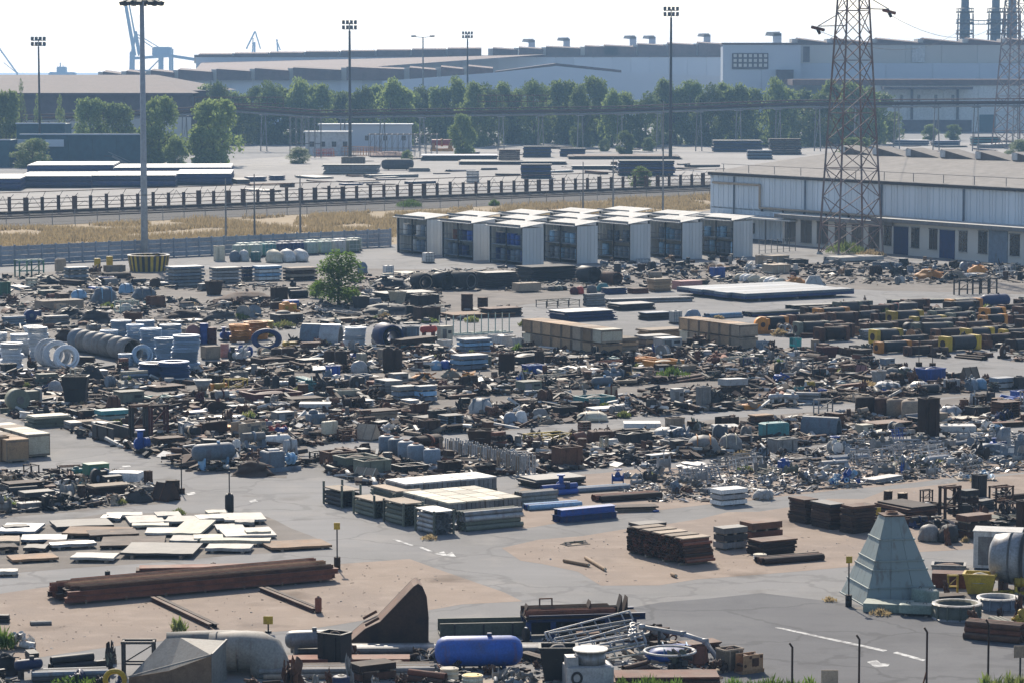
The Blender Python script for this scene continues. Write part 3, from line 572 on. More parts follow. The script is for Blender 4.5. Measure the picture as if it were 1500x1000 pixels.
def k_basket(r, L, d, h, c, c2, g):
    t = .06
    for sx in (-1, 1):
        for sy in (-1, 1): P(r, 'corner_post', 'box', c, sx * L / 2, sy * d / 2, h / 2, t * 1.5, t * 1.5, h)
    for z in (.15, .5, .95):
        for s in (-1, 1): P(r, 'rail', 'box', c, 0, s * d / 2, h * z, L, t, t); P(r, 'rail', 'box', c, s * L / 2, 0, h * z, t, d, t)
    n = max(3, int(L / .35))
    for i in range(n): P(r, 'bar', 'box', c, -L / 2 + L * (i + .5) / n, -d / 2, h * .5, .03, .03, h * .85)
    P(r, 'contents', 'heap%d' % g.randrange(4), c2, 0, 0, h * .42, L * .9, d * .9, h * .7); P(r, 'floor', 'box', c, 0, 0, .1, L, d, .06)
def k_block(r, L, d, h, c, c2, g):
    P(r, 'block', 'cham' if L < 2.5 else 'box', c, 0, 0, h / 2 + .06, L, d, h - .12)
    for s in (-1, 1): P(r, 'bearer', 'box', 'oldtimber', s * L * .3, 0, .03, .14, d * .96, .06)
    for s in (-.25, .25): P(r, 'lifting_eye', 'ringy', c2, s * L, 0, h, .2, .15, .2)
def k_stack(r, L, d, h, c, c2, g):   # flat packs piled on bearers with gaps between layers
    n = max(2, min(7, round(h / .38))); t = h / n
    for i in range(n):
        P(r, 'pack', 'box', c if i % 2 else c2, g.uniform(-.02, .02) * L, g.uniform(-.02, .02) * d, t * (i + .6), L * g.uniform(.95, 1), d * g.uniform(.94, 1), t * .74)
        for s in (-.38, 0, .38): P(r, 'bearer', 'box', 'oldtimber', s * L, 0, t * i + t * .11, .14, d * .9, t * .22)
def k_trough(r, L, d, h, c, c2, g):
    P(r, 'trough', 'channel', c, 0, 0, h * .55, L, d, h * .9)
    n = max(2, int(L / 1.2))
    for i in range(n):
        P(r, 'rib', 'box', c2, -L / 2 + L * (i + .5) / n, -d * .52, h * .5, .08, .06, h * .9); P(r, 'rib', 'box', c2, -L / 2 + L * (i + .5) / n, d * .52, h * .5, .08, .06, h * .9)
    P(r, 'bearer', 'box', 'oldtimber', -L * .3, 0, .04, .2, d, .08); P(r, 'bearer', 'box', 'oldtimber', L * .3, 0, .04, .2, d, .08)
def k_gable(r, L, d, h, c, c2, g):
    P(r, 'cover', 'gable', c, 0, 0, h * .55, L, d, h * .9)
    for s in (-1, 1): P(r, 'base_rail', 'box', c2, 0, s * d * .46, h * .05, L * 1.02, .08, h * .1)
    for s in (-1, 0, 1):
        for q in (-1, 1): barpart(r, 'rib', c2, (s * L * .47, q * d * .5, h * .11), (s * L * .47, 0, h * 1.01), .05)
def k_valve(r, L, d, h, c, c2, g):
    P(r, 'run', 'cylx', c, 0, 0, h * .35, L * .9, h * .42, h * .42)
    for s in (-1, 1): P(r, 'flange', 'cylx', c, s * L * .45, 0, h * .35, L * .08, h * .7, h * .7)
    P(r, 'bonnet', 'conez', c, 0, 0, h * .65, h * .5, h * .5, h * .35); P(r, 'spindle', 'cylz', c2, 0, 0, h * .88, .07, .07, h * .2); P(r, 'handwheel', 'ringz', c2, 0, 0, h * .96, h * .6, h * .6, h * .5)
def k_reel(r, L, d, h, c, c2, g):   # reel lying with its axis along x
    for s in (-1, 1):
        P(r, 'flange_disc', 'cylx', c, s * L * .46, 0, h / 2, L * .08, h, h); P(r, 'hub', 'cylx', c2, s * L * .5, 0, h / 2, .06, h * .2, h * .2)
    P(r, 'winding', 'drumx', c2, 0, 0, h / 2, L * .86, h * .82, h * .82)
def k_roll(r, L, d, h, c, c2, g):    # rolled belt, axis along x
    P(r, 'outer_wrap', 'pipex', c, 0, 0, h / 2, L, h, h); P(r, 'inner_wrap', 'pipex', c2, 0, -.02 * h, h / 2, L * .97, h * .8, h * .8); P(r, 'inner_wrap', 'pipex', c, 0, .02 * h, h / 2, L * .95, h * .6, h * .6)
    P(r, 'tail', 'sheet1', c, 0, -h * .55, .05, L * .97, h * .7, .08)
def k_roller(r, L, d, h, c, c2, g):
    q = h * .9
    P(r, 'barrel', 'cylx', c, L * .04, 0, q / 2 + h * .05, L * .62, q, q)
    for s in (-1, 1):
        P(r, 'journal', 'cylx', c, s * L * .38, 0, h * .5, L * .16, q * .5, q * .5)
        b = P(r, 'bearing_housing', 'cham', c2, s * L * .42, 0, h * .48, L * .14, h * .92, h * .92)
        P(b, 'cap', 'cylx', 'darkrust', s * .53, 0, 0, .12, .5, .5)
        P(r, 'cradle', 'box', 'oldtimber', s * L * .24, 0, h * .05, .16, q * .9, h * .1)
def k_pump(r, L, d, h, c, c2, g):
    P(r, 'plinth', 'box', 'charcoal', 0, 0, h * .06, L, d, h * .12); P(r, 'casing', 'cyly', c, -L * .2, 0, h * .4, h * .55, d * .5, h * .55)
    P(r, 'discharge', 'cylz', c, -L * .2, 0, h * .8, h * .25, h * .25, h * .36); P(r, 'flange', 'cylz', c, -L * .2, 0, h * .97, h * .42, h * .42, h * .06)
    P(r, 'motor', 'drumx', c2, L * .22, 0, h * .42, L * .45, h * .48, h * .48); P(r, 'bracket', 'box', c, L * .22, 0, h * .16, L * .36, d * .5, h * .1)
def k_fittings(r, L, d, h, c, c2, g):   # pile of short pipe fittings and brackets
    n = int(max(14, min(46, L * d * 5)))
    for i in range(n):
        z = g.random() ** 1.5 * h * .9; q = 1 - z / h * .6; s = g.uniform(.25, .55)
        x, y = g.uniform(-.5, .5) * L * q, g.uniform(-.5, .5) * d * q
        P(r, g.choice(('elbow', 'flange', 'bracket')), g.choice(('pipex', 'flangez', 'flangex', 'ringz', 'channel')), c if g.random() < .7 else c2, x, y, z * .8 + s * .2, s, s * .6, s * .6, g.uniform(-1, 1), g.uniform(-1, 1), g.uniform(0, 3))
    P(r, 'base_pallet', 'box', 'oldtimber', 0, 0, .05, L * .9, d * .9, .1)
def k_railings(r, L, d, h, c, c2, g):   # welded handrail frames thrown over each other
    n = max(3, min(7, int(d / .35)))
    for i in range(n):
        y = -d / 2 + d * (i + .3) / n; hh = h * g.uniform(.55, 1.0); yaw = g.uniform(-.12, .12); l = L * g.uniform(.6, 1) / 2; cx = g.uniform(-.2, .2) * L * .5; dy = g.uniform(.1, .6) * d / n * 2; tilt = g.uniform(-.2, .2) * h
        def pt(t, z): return (cx + t * l, y + t * l * yaw + dy * z, .05 + z * hh + (tilt * t if z > .5 else 0) * .5 + .1 * h * abs(tilt))
        for z in (0, .5, 1): barpart(r, 'rail', c, pt(-1, z), pt(1, z), .06, 'cylx')
        m = max(3, int(L / .9))
        for k in range(m + 1): t = -1 + 2 * k / m; barpart(r, 'upright', c2 if k % 3 == 0 else c, pt(t, 0), pt(t, 1), .055, 'cylx')
def k_tent(r, L, d, h, c, c2, g):
    P(r, 'cover', 'frustum', c, 0, 0, h / 2, L, d, h); P(r, 'ridge_pole', 'cylx', c2, 0, 0, h, L * .5, .07, .07)
    for s in (-1, 1): P(r, 'weight', 'box', 'concrete', s * L * .5, 0, .1, .3, .3, .2)
def k_halfrolls(r, L, d, h, c, c2, g):   # row of half-pipe tunnels side by side
    n = max(2, round(L / (h * 1.6)))
    for i in range(n): P(r, 'tunnel', 'halfpipe', c if i % 2 else c2, -L / 2 + L * (i + .5) / n, 0, h / 2 + .002 * i, L / n, d, h)
def k_ibc(r, L, d, h, c, c2, g):
    P(r, 'pallet', 'box', 'charcoal', 0, 0, .07, L, d, .14); P(r, 'bottle', 'cham', c, 0, 0, .14 + (h - .2) / 2, L * .94, d * .94, h - .2); P(r, 'cap', 'cylz', c2, 0, 0, h - .02, .25, .25, .08)
    for z in (.3, .6, .92):
        for s in (-1, 1): P(r, 'cage_bar', 'box', c2, 0, s * d * .49, h * z, L, .03, .03)
    for i in range(4):
        for s in (-1, 1): P(r, 'cage_bar', 'box', c2, (-.45 + .3 * i) * L, s * d * .493, h * .55, .03, .025, h * .8)
def k_cabinet(r, L, d, h, c, c2, g):
    P(r, 'case', 'box', c, 0, 0, h / 2 + .04, L, d, h - .08); P(r, 'roof_sheet', 'box', c, 0, 0, h + .02, L * 1.04, d * 1.06, .05)
    P(r, 'door', 'box', c2, -L * .22, -d / 2 - .015, h * .5, L * .36, .03, h * .75); P(r, 'louvre', 'box', 'charcoal', L * .24, -d / 2 - .012, h * .7, L * .3, .025, h * .18); P(r, 'plinth', 'box', 'charcoal', 0, 0, .02, L * .96, d * .96, .04)
def k_curved(r, L, d, h, c, c2, g):
    P(r, 'curved_plate', 'halfpipe', c, 0, 0, h / 2, L, d, h)
    for s in (-1, 1): P(r, 'edge_bar', 'box', c2, 0, s * d * .5, .05, L, .08, .1)
def k_discs(r, L, d, h, c, c2, g):
    for i, s in enumerate((-.22, .2)):
        P(r, 'disc', 'cyly', c if i else c2, s * L, s * d, h / 2, h, .12, h, -.16 if i else .1); P(r, 'boss', 'cyly', c2, s * L, s * d - .1, h / 2, h * .2, .12, h * .2)
def k_pallets(r, L, d, h, c, c2, g):
    n = max(2, int(h / .16)); t = h / n
    for i in range(n):
        P(r, 'deck', 'box', c, g.uniform(-.02, .02), g.uniform(-.02, .02), t * (i + .8), L, d, t * .36)
        for s in (-.42, 0, .42): P(r, 'stringer', 'box', c2, s * L, 0, t * (i + .3), .12, d * .98, t * .58)
def k_tangle(r, L, d, h, c, c2, g):   # bent and broken pieces thrown on a heap
    n = int(9 + 4 * min(L, 2.5))
    P(r, 'lowest_piece', 'heap%d' % g.randrange(4), c, 0, 0, h * .2, L * .9, d * .9, h * .4)
    for i in range(n):
        t = g.random(); q = 1 - .5 * i / n; x, y = g.uniform(-.45, .45) * L * q, g.uniform(-.45, .45) * d * q; z = h * (.15 + .6 * i / n); cc = c if g.random() < .75 else c2; rz = g.gauss(0, .5) + g.choice((0, 0, 1.57)); rx, ry = g.gauss(0, .35), g.gauss(0, .25)
        if t < .3: P(r, 'bent_bar', g.choice(('channel', 'ibeam', 'box')), cc, x, y, z, L * g.uniform(.4, .9), g.uniform(.06, .16), g.uniform(.06, .18), rx, ry, rz)
        elif t < .5: P(r, 'torn_plate', 'sheet%d' % g.randrange(3), cc, x, y, z, L * g.uniform(.25, .55), d * g.uniform(.25, .6), .09, rx, ry, rz)
        elif t < .68: P(r, 'pipe_stub', 'pipex', cc, x, y, z, L * g.uniform(.25, .7), *[g.uniform(.14, .34)] * 2, rx, ry, rz)
        elif t < .8: P(r, 'flange_ring', g.choice(('flangez', 'ringz', 'flangex')), cc, x, y, z, *[g.uniform(.25, .6)] * 2, g.uniform(.15, .4), rx, ry, rz)
        elif t < .92: P(r, 'broken_casting', g.choice(('cham', 'wedge', 'frustum', 'cyly')), cc, x, y, z * .8 + .1, L * g.uniform(.15, .35), d * g.uniform(.2, .45), h * g.uniform(.2, .45), rx, ry, rz)
        else: P(r, 'upright_stub', 'cylz', cc, x, y, h * .6, .09, .09, h * g.uniform(.7, 1.1), g.gauss(0, .15), g.gauss(0, .15))
KINDS = {  # kind: (builder, object name, category, typical depth as a share of length)
 'crate': (k_crate, 'timber_crate', 'crate', .8), 'bin': (k_bin, 'scrap_skip', 'skip', .7), 'box': (k_box, 'steel_box', 'box', .7), 'plates': (k_plates, 'plate_stack', 'plates', .6),
 'slab': (k_slab, 'loose_sheet', 'sheet', .6), 'beams': (k_beams, 'beam_bundle', 'beams', .3), 'pipes': (k_pipes, 'pipe_bundle', 'pipes', .35), 'tank': (k_tank, 'storage_tank', 'tank', .4),
 'drum': (k_drum, 'barrel', 'barrel', 1), 'vessel': (k_vessel, 'pressure_vessel', 'vessel', 1), 'machine': (k_machine, 'machine_part', 'machine part', .6), 'heap': (k_heap, 'scrap_heap', 'heap', .7),
 'tarp': (k_tarp, 'wrapped_load', 'wrapped load', .7), 'bags': (k_bags, 'sack_row', 'sacks', .5), 'ring': (k_ring, 'steel_hoop', 'hoop', .15), 'flatring': (k_flatring, 'ring_section', 'ring', .9),
 'funnel': (k_funnel, 'funnel_hopper', 'hopper', 1), 'frame': (k_frame, 'steel_trestle', 'trestle', .5), 'posts': (k_posts, 'post_rack', 'rack', .2), 'basket': (k_basket, 'wire_basket', 'basket', .7),
 'block': (k_block, 'solid_block', 'block', .5), 'stack': (k_stack, 'pack_stack', 'stack', .6), 'trough': (k_trough, 'steel_trough', 'trough', .35), 'gable': (k_gable, 'ridged_cover', 'cover', .8),
 'valve': (k_valve, 'valve', 'valve', .5), 'reel': (k_reel, 'cable_reel', 'reel', 1), 'roll': (k_roll, 'belt_roll', 'belt roll', .6), 'roller': (k_roller, 'mill_roller', 'roller', .4),
 'pump': (k_pump, 'pump_set', 'pump', .6), 'fittings': (k_fittings, 'fittings_pile', 'fittings', .6), 'railings': (k_railings, 'railing_bundle', 'railings', .5), 'tent': (k_tent, 'small_tent', 'tent', .7),
 'tunnels': (k_halfrolls, 'tunnel_sections', 'tunnel sections', .4), 'ibc': (k_ibc, 'liquid_container', 'container', .9), 'cabinet': (k_cabinet, 'equipment_cabinet', 'cabinet', .7),
 'curved': (k_curved, 'curved_plate', 'plate', .5), 'discs': (k_discs, 'disc_pair', 'discs', .5), 'tangle': (k_tangle, 'scrap_tangle', 'scrap pile', .7), 'pallets': (k_pallets, 'pallet_stack', 'pallets', .8)}
OCC = set(); LAND = []      # ground cells taken; landmarks (short name, pixel x, pixel y)
def mark(c, L, d, a, test=False):
    ca, sa = math.cos(a), math.sin(a); cells = set()
    nx, ny = max(1, int(L / .45)), max(1, int(d / .45))
    for i in range(nx + 1):
        for j in range(ny + 1):
            x, y = (i / nx - .5) * L, (j / ny - .5) * d
            cells.add((round((c.x + x * ca - y * sa) / .5), round((c.y + x * sa + y * ca) / .5)))
    if test: return not (cells & OCC)
    OCC.update(cells); return True
ANG = {'u': UA, 'v': VA - math.pi, 'x': 0.0, 'X': R(6)}
def fit(x0, y0, x1, y1, ori, dratio, dm=None, rnd=1.0):
    """size and place of a thing from its outline: returns centre, L, d, h, angle"""
    a = ANG[ori] if isinstance(ori, str) else R(ori)
    B = G((x0 + x1) / 2, y1); s = MPP(B); W = (x1 - x0) * s; V = y1 - y0
    for k in range(14):
        ca, sa = abs(math.cos(a)), abs(math.sin(a))
        L = W / (ca + dratio * sa) if dm is None else max(.2, (W - dm * sa) / ca)
        d = dratio * L if dm is None else dm
        dY = L * sa + d * ca
        b2 = Vector((B.x, B.y + dY * rnd, 0)); yb = PROJ(b2)[1]; h = (yb - y0) * MPP(b2)
        if h > .45 * V * s: break
        dm = None; a *= .8; dratio *= .8
    h = max(h, .1)
    return Vector((B.x, B.y + dY / 2, 0)), L, d, h, a
SEED = [0]
def short_of(label): return label.split(';')[0].strip()
def make(kind, box, ori, c, label, dm=None, name=None, cat=None, group=None, c2=None, land=True):
    fn, nm, ct, dr = KINDS[kind]; SEED[0] += 1; g = random.Random(SEED[0])
    cs = c.split(','); c, c2 = cs[0], (cs[1] if len(cs) > 1 else cs[0])
    ctr, L, d, h, a = fit(*box, ori, dr, dm, .5 if kind in ('tank', 'drum', 'vessel', 'roll', 'ring', 'funnel', 'heap', 'tarp', 'bags', 'valve', 'pump', 'gable', 'tent', 'roller', 'tunnels') else 1.0)
    r = empty(name or nm, ctr, a, label.replace(';', ''), cat or ct, group)
    fn(r, L, d, h, c, c2, g); mark(ctr, L, d, a)
    if land: LAND.append((short_of(label), (box[0] + box[2]) / 2, box[3] - 3))
    return r
# ------------------------------------------------------------------ near buildings
m_clad = mat('pale_blue_cladding', (.56, .6, .63), (.47, .5, .52), .2, .6, scale=.3, vary=.07); m_gal = mat('galvanised_sheet', (.5, .5, .48), (.42, .42, .4), .2, .6, scale=.4, vary=.1); m_wroof = mat('pale_roof_sheet', (.5, .49, .46), (.36, .35, .33), .6, .8, scale=.5, vary=.08); m_flat = mat('warehouse_roofing', (.2, .185, .17), (.15, .14, .13), .6, .9, scale=.1, vary=0)
def local(root_name, label, cat, corner, ang):
    return empty(root_name, corner, ang, label, cat)
# warehouse: x runs along the front wall towards the right (the -v direction), y goes back
wa = VA - math.pi; c0 = G(1041, 346); r = local('clad_warehouse', 'large pale blue clad warehouse with sawtooth skylights at the right', 'warehouse', c0, wa)
WL, WD_, WH = 125.0, 85.0, 9.3
n = 50
for i in range(n):
    part(r, 'upper_panel', 'box', m_clad, WL * (i + .5) / n, .15, WH * .72, WL / n - .06, .3, WH * .5); part(r, 'lower_panel', 'box', m_clad, WL * (i + .5) / n, .25, WH * .23, WL / n - .06, .3, WH * .44)
part(r, 'core', 'box', m_clad, WL / 2, WD_ / 2 + .3, WH / 2 - .1, WL - .4, WD_ - .8, WH - .3); RP = [(-.4, WH + .1), (23, 11.9), (46, 10), (69, 12.1), (92, 10)]; b = MB(); b.loft([[(x, y, z) for y, z in RP] + [(x, y, z - .4) for y, z in reversed(RP)] for x in (-.3, WL + .3)], smooth=False); link('roof', b.mesh('roof'), m_flat, r); b = MB(); b.loft([[(x, y, z - .3) for y, z in RP[:4]] + [(x, 69, WH - 1), (x, 0, WH - 1)] for x in (.1, .4)], smooth=False); link('gable_panel', b.mesh('gable_panel'), m_clad, r); part(r, 'gutter', 'box', 'charcoal', WL / 2, -.25, WH - .15, WL + .4, .4, .35)
for i in range(100): part(r, 'cladding_rib', 'box', m_clad, WL * (i + .5) / 100, -.03, WH * .71, .14, .1, WH * .5); part(r, 'cladding_rib', 'box', m_clad, WL * (i + .5) / 100, .08, WH * .22, .14, .1, WH * .42)
for i in range(24): part(r, 'end_panel', 'box', m_clad, -.02, WD_ * (i + .5) / 24, WH / 2, .3, WD_ / 24 - .06, WH)
for j, (y0, z0) in enumerate(((21.5, 11.75), (67.5, 11.95))):
    for i in range(15):
        b = MB(); x0 = 3 + i * 7.7; b.loft([[(x0, y, z0), (x0 + 7.5, y, z0), (x0, y, z0 + 1.25)] for y in (y0, y0 + 3.2)], smooth=False); sk = link('skylight', b.mesh('skylight'), m_flat, r); part(sk, 'glazing', 'box', m_white, x0 + .5, y0 - .05, z0 + .62, 1.1, .12, 1.0)
for i in range(20): part(r, 'roof_rail_post', 'box', 'grey', 3 + i * 6.2, .1, WH + .75, .07, .07, 1.1)
part(r, 'roof_rail', 'box', 'grey', WL / 2, .4, WH + 1.3, WL - 4, .06, .06)
yel = 'tan'
for a, bb in (((1, -.4, WH - 1.4), (12.6, -.4, WH - 1.4)), ((12.6, -.4, WH - 1.4), (12.6, -.4, WH * .5)), ((12.6, -.4, WH * .5), (WL, -.4, WH * .5 - .3))): barpart(r, 'wall_pipe', yel, a, bb, .35, 'cylx')
for i in range(22): part(r, 'pipe_bracket', 'box', 'charcoal', 13 + i * 5, -.25, WH * .5 - .25, .15, .3, .5)
for x in (4, 9): part(r, 'window', 'box', m_glass, x, -.02, 1.6, 3.6, .1, 1.5)
part(r, 'canopy', 'box', m_wroof, 14, -2.2, 3.4, 22, 4.2, .2)
for i in range(5): part(r, 'canopy_post', 'box', 'grey', 4 + i * 5, -4, 1.65, .15, .15, 3.3)
for i in range(7): barpart(r, 'downpipe', 'bluegrey', (6 + i * 17, -.2, .1), (6 + i * 17, -.2, WH - .4), .18)
# low annex with windows
def annex(name, label, corner, L, D_, H, openings, ov):
    r = local(name, label, 'building', corner, wa); part(r, 'walls', 'box', m_wall2 if ov else m_wall2, L / 2, D_ / 2, H / 2, L, D_, H); part(r, 'roof_slab', 'box', m_wroof, L / 2, D_ / 2 - .2, H + .14, L + 1.2, D_ + 1.4, .34); part(r, 'fascia', 'box', 'grey', L / 2, -.95, H + .1, L + 1.3, .1, .5)
    for x, w, z0, z1, kind in openings:
        o = part(r, kind, 'box', 'navy' if kind == 'door' else ('bluegrey' if kind == 'shutter' else m_glass), x, -.02, (z0 + z1) / 2, w, .12, z1 - z0)
        part(r, 'frame_head', 'box', 'grey', x, -.09, z1 + .05, w + .2, .1, .1)
        if kind == 'window': part(r, 'mullion', 'box', 'grey', x, -.1, (z0 + z1) / 2, .06, .06, z1 - z0); part(r, 'sill', 'box', 'concrete', x, -.12, z0 - .05, w + .2, .2, .08)
    return r
c1 = G(1288, 371); s1 = MPP(c1) / .52 
def ox(px): return (px - 1288) * s1
annex('window_annex', 'low beige annex with dark doors and windows at the far right', c1, ox(1455), 22, 4.4, [(ox(1298), 1.6, 1.1, 3.7, 'window'), (ox(1314), 3, .05, 3.7, 'door'), (ox(1331), 1.6, 1.1, 3.7, 'window'), (ox(1352), 1.6, 1.1, 3.7, 'window'), (ox(1368), 3, .05, 3.7, 'door'), (ox(1386), 1.6, 1.1, 3.7, 'window'), (ox(1408), 1.7, 1.1, 3.9, 'window'), (ox(1425), 3.6, .05, 4.1, 'shutter'), (ox(1443), 1.8, 1.1, 3.8, 'window')], True)
c1 = G(1146, 358); s1 = MPP(c1) / .52
def ox2(px): return (px - 1146) * s1
annex('columned_annex', 'narrow annex with dark openings behind the lattice pylon', c1, ox2(1282), 1.6, 3.9, [(ox2(x), 2.4, .5, 3.5, 'window') for x in (1156, 1176, 1196, 1218, 1238, 1258, 1277)], False)
# yard fence in front of the warehouse
r = empty('mesh_fence', G(1112, 372), 0, 'thin mesh fence between the storage shelters and the pylon', 'fence'); p0 = G(1112, 372); p1 = G(1165, 368); d = p1 - p0
for i in range(7): q = d * (i / 6); part(r, 'post', 'box', 'grey', q.x, q.y, .9, .1, .1, 1.8)
for z in (.4, 1.1, 1.75): barpart(r, 'wire', 'grey', (0, 0, z), (d.x, d.y, z), .04)
# ------------------------------------------------------------------ storage shelters in a grid of five by three
C0 = G(765, 390); su = VA - math.pi
def shelter(org, label):
    r = empty('storage_shelter', org, su, label, 'shelter', 'storage shelters in the grid'); L, D_, H0, H1 = 8.0, 3.1, 4.7, 5.1
    # x along the open front, from the front right corner back to the left
    for i in range(6): part(r, 'side_panel', 'box', m_gal, .06, D_ * (i + .5) / 6, H0 / 2, .08, D_ / 6 - .03, H0); part(r, 'side_panel', 'box', m_gal, -L, D_ * (i + .5) / 6, H0 / 2, .08, D_ / 6 - .03, H0)
    for i in range(10): part(r, 'back_panel', 'box', m_gal, -L * (i + .5) / 10, D_, H0 / 2, L / 10 - .03, .08, H0)
    for i in range(8): part(r, 'roof_sheet', 'box', m_wroof, -L * (i + .5) / 8 * 1.04 + .2, D_ / 2 - .15, (H0 + H1) / 2 + .1, L / 8 - .01, D_ + 1.0, .09, .13)
    for x in (-.15, -L / 2, -L + .15): part(r, 'post', 'box', 'charcoal', x, .1, H0 / 2, .14, .14, H0)
    for z in (.45, 2.4): part(r, 'shelf', 'box', 'bluegrey', -L / 2, D_ / 2, z, L - .3, D_ - .4, .12); part(r, 'guard_rail', 'box', 'charcoal', -L / 2, .05, z + .75, L - .2, .06, .06)
    part(r, 'fascia', 'box', 'grey', -L / 2, -.3, H1 - .15, L, .08, .3); return r
wall_i = ('nearest', 'second', 'third', 'fourth', 'farthest')
DRUMS = []
for j in range(3):
    for i in range(5):
        org = C0 + UD * (8.05 * i) + VD * (12.0 * j); row = ('front', 'middle', 'back')[j]
        shelter(org, 'grey sheet metal storage shelter, %s of its line from the left, in the %s line' % (('first', 'second', 'third', 'fourth', 'last')[i], row))
        mark(org + VD * 4 + UD * 1.5, 8, 3, su)
        if j > 0 and i > 0: continue
        kinds = (['bluegrey', 'blue', 'navy'] if (i == 0 and j < 2) else ['bluegrey', 'lightblue', 'bluegrey'])
        for lv, z in ((0, .51), (1, 2.46)):
            for k in range(6):
                rng = random.Random(i * 97 + j * 31 + lv * 7 + k)
                if rng.random() < .12: continue
                c = rng.choice(kinds) if not (j == 1 and lv == 1 and k > 3) else 'redrust'
                if j == 2: c = rng.choice(['white', 'bluegrey'])
                q = empty('chemical_drum', org + VD * (1 + 1.2 * k) + UD * .9 + Vector((0, 0, z)), 0, '%s drum, %s from the right on the %s shelf of the %s %s shelter' % ({'bluegrey': 'blue-grey', 'lightblue': 'light blue', 'navy': 'dark blue', 'redrust': 'rust red'}.get(c, c), ('first', 'second', 'third', 'fourth', 'fifth', 'sixth')[k], ('lower', 'upper')[lv], row, ('first', 'second', 'third', 'fourth', 'last')[i]), 'drum', 'drums in the storage shelters')
                k_drum(q, .95, .95, rng.choice((1.25, 1.4)), c, c, rng)
# ------------------------------------------------------------------ precast concrete fence
r = empty('concrete_fence', (0, 0, 0), 0, 'grey precast concrete panel fence along the dry verge', 'fence'); p0, p1 = G(-60, 392), G(572, 361); n = 34; d = (p1 - p0) / n; a = math.atan2(d.y, d.x); m_pc = mat('precast_concrete', (.33, .35, .38), (.26, .27, .29), .6, .9, scale=.5, vary=.12)
for i in range(n + 1): q = p0 + d * i; part(r, 'post', 'box', m_pc, q.x, q.y, 1.25, .2, .22, 2.5, 0, 0, a)
for i in range(n):
    q = p0 + d * (i + .5)
    for k in range(4): part(r, 'panel', 'box', m_pc, q.x, q.y + .02, .06 + .58 * k + .28, d.length - .22, .1, .55, 0, 0, a)
# ------------------------------------------------------------------ railway edge: dark post-and-wire barrier
r = empty('trackside_barrier', (0, 0, 0), 0, 'long dark barrier of stout posts and wire along the railway', 'barrier'); p0, p1 = G(-60, 318), G(1062, 274); n = 56; d = (p1 - p0) / n; a = math.atan2(d.y, d.x); rng = random.Random(3)
part(r, 'plinth', 'box', 'darkrust', (p0.x + p1.x) / 2, (p0.y + p1.y) / 2, .3, (p1 - p0).length, .6, .6, 0, 0, a)
for i in range(n + 1):
    q = p0 + d * i; w = rng.choice((.45, .45, .8)); part(r, 'post', 'box', 'rust', q.x, q.y, 1.5, w, .4, 2.6 if i % 3 else 3.0, 0, 0, a); barpart(r, 'wire_arm', 'charcoal', (q.x, q.y, 2.6), (q.x + rng.uniform(.3, 1.1), q.y, rng.uniform(3.3, 3.9)), .08)
for z in (1.1, 1.8, 2.5, 3.7): barpart(r, 'wire', 'rust', p0 + Vector((0, 0, z)), p1 + Vector((0, 0, z)), .13)
for i in range(n):
    q = p0 + d * i; t_ = rng.uniform(.3, .7); z_ = rng.uniform(1.8, 3.2); barpart(r, 'brace_wire', 'charcoal', q + Vector((0, 0, .7)), q + d * t_ + Vector((0, 0, z_)), .05); barpart(r, 'brace_wire', 'charcoal', q + d * t_ + Vector((0, 0, z_)), q + d + Vector((0, 0, rng.uniform(.6, 1.6))), .05)
for dy in (8, 9.5, 15, 16.5):
    o = struct(link('rail', smesh('box', 'darkrust'), None, None, ((p0.x + p1.x) / 2, (p0.y + p1.y) / 2 - dy, .1), (0, 0, a), ((p1 - p0).length, .12, .18)))
r = empty('verge_fence', (0, 0, 0), 0, 'slim wire fence with thin posts at the foot of the railway', 'fence'); p0, p1 = G(-60, 336), G(1062, 288); n = 40; d = (p1 - p0) / n
for i in range(n + 1): q = p0 + d * i; part(r, 'post', 'box', 'grey', q.x, q.y, 1.2, .1, .1, 2.4)
for z in (.5, 1.2, 1.9, 2.3): barpart(r, 'wire', 'grey', p0 + Vector((0, 0, z)), p1 + Vector((0, 0, z)), .035)
for x, yb, yt, c in ((331, 352, 262, 'tall'), (373, 350, 256, 'tall'), (440, 345, 258, 'tall'), (854, 318, 238, 'tall'), (898, 318, 232, 'tall'), (971, 322, 150, 'very tall')):
    p = G(x, yb); h = (yb - yt) * MPP(p); r = empty('thin_pole', p, 0, '%s thin grey pole %s' % (c, {331: 'left of the pair behind the concrete fence', 373: 'right of the pair behind the concrete fence', 440: 'standing alone in the dry grass', 854: 'left of two behind the shelters', 898: 'right of two behind the shelters', 971: 'beside the dark floodlight mast on the right'}[x]), 'pole')
    part(r, 'shaft', 'conez', 'grey', 0, 0, h / 2, .34, .34, h); part(r, 'footing', 'box', 'concrete', 0, 0, .1, .6, .6, .2); part(r, 'cap', 'cylz', 'grey', 0, 0, h, .16, .16, .1)
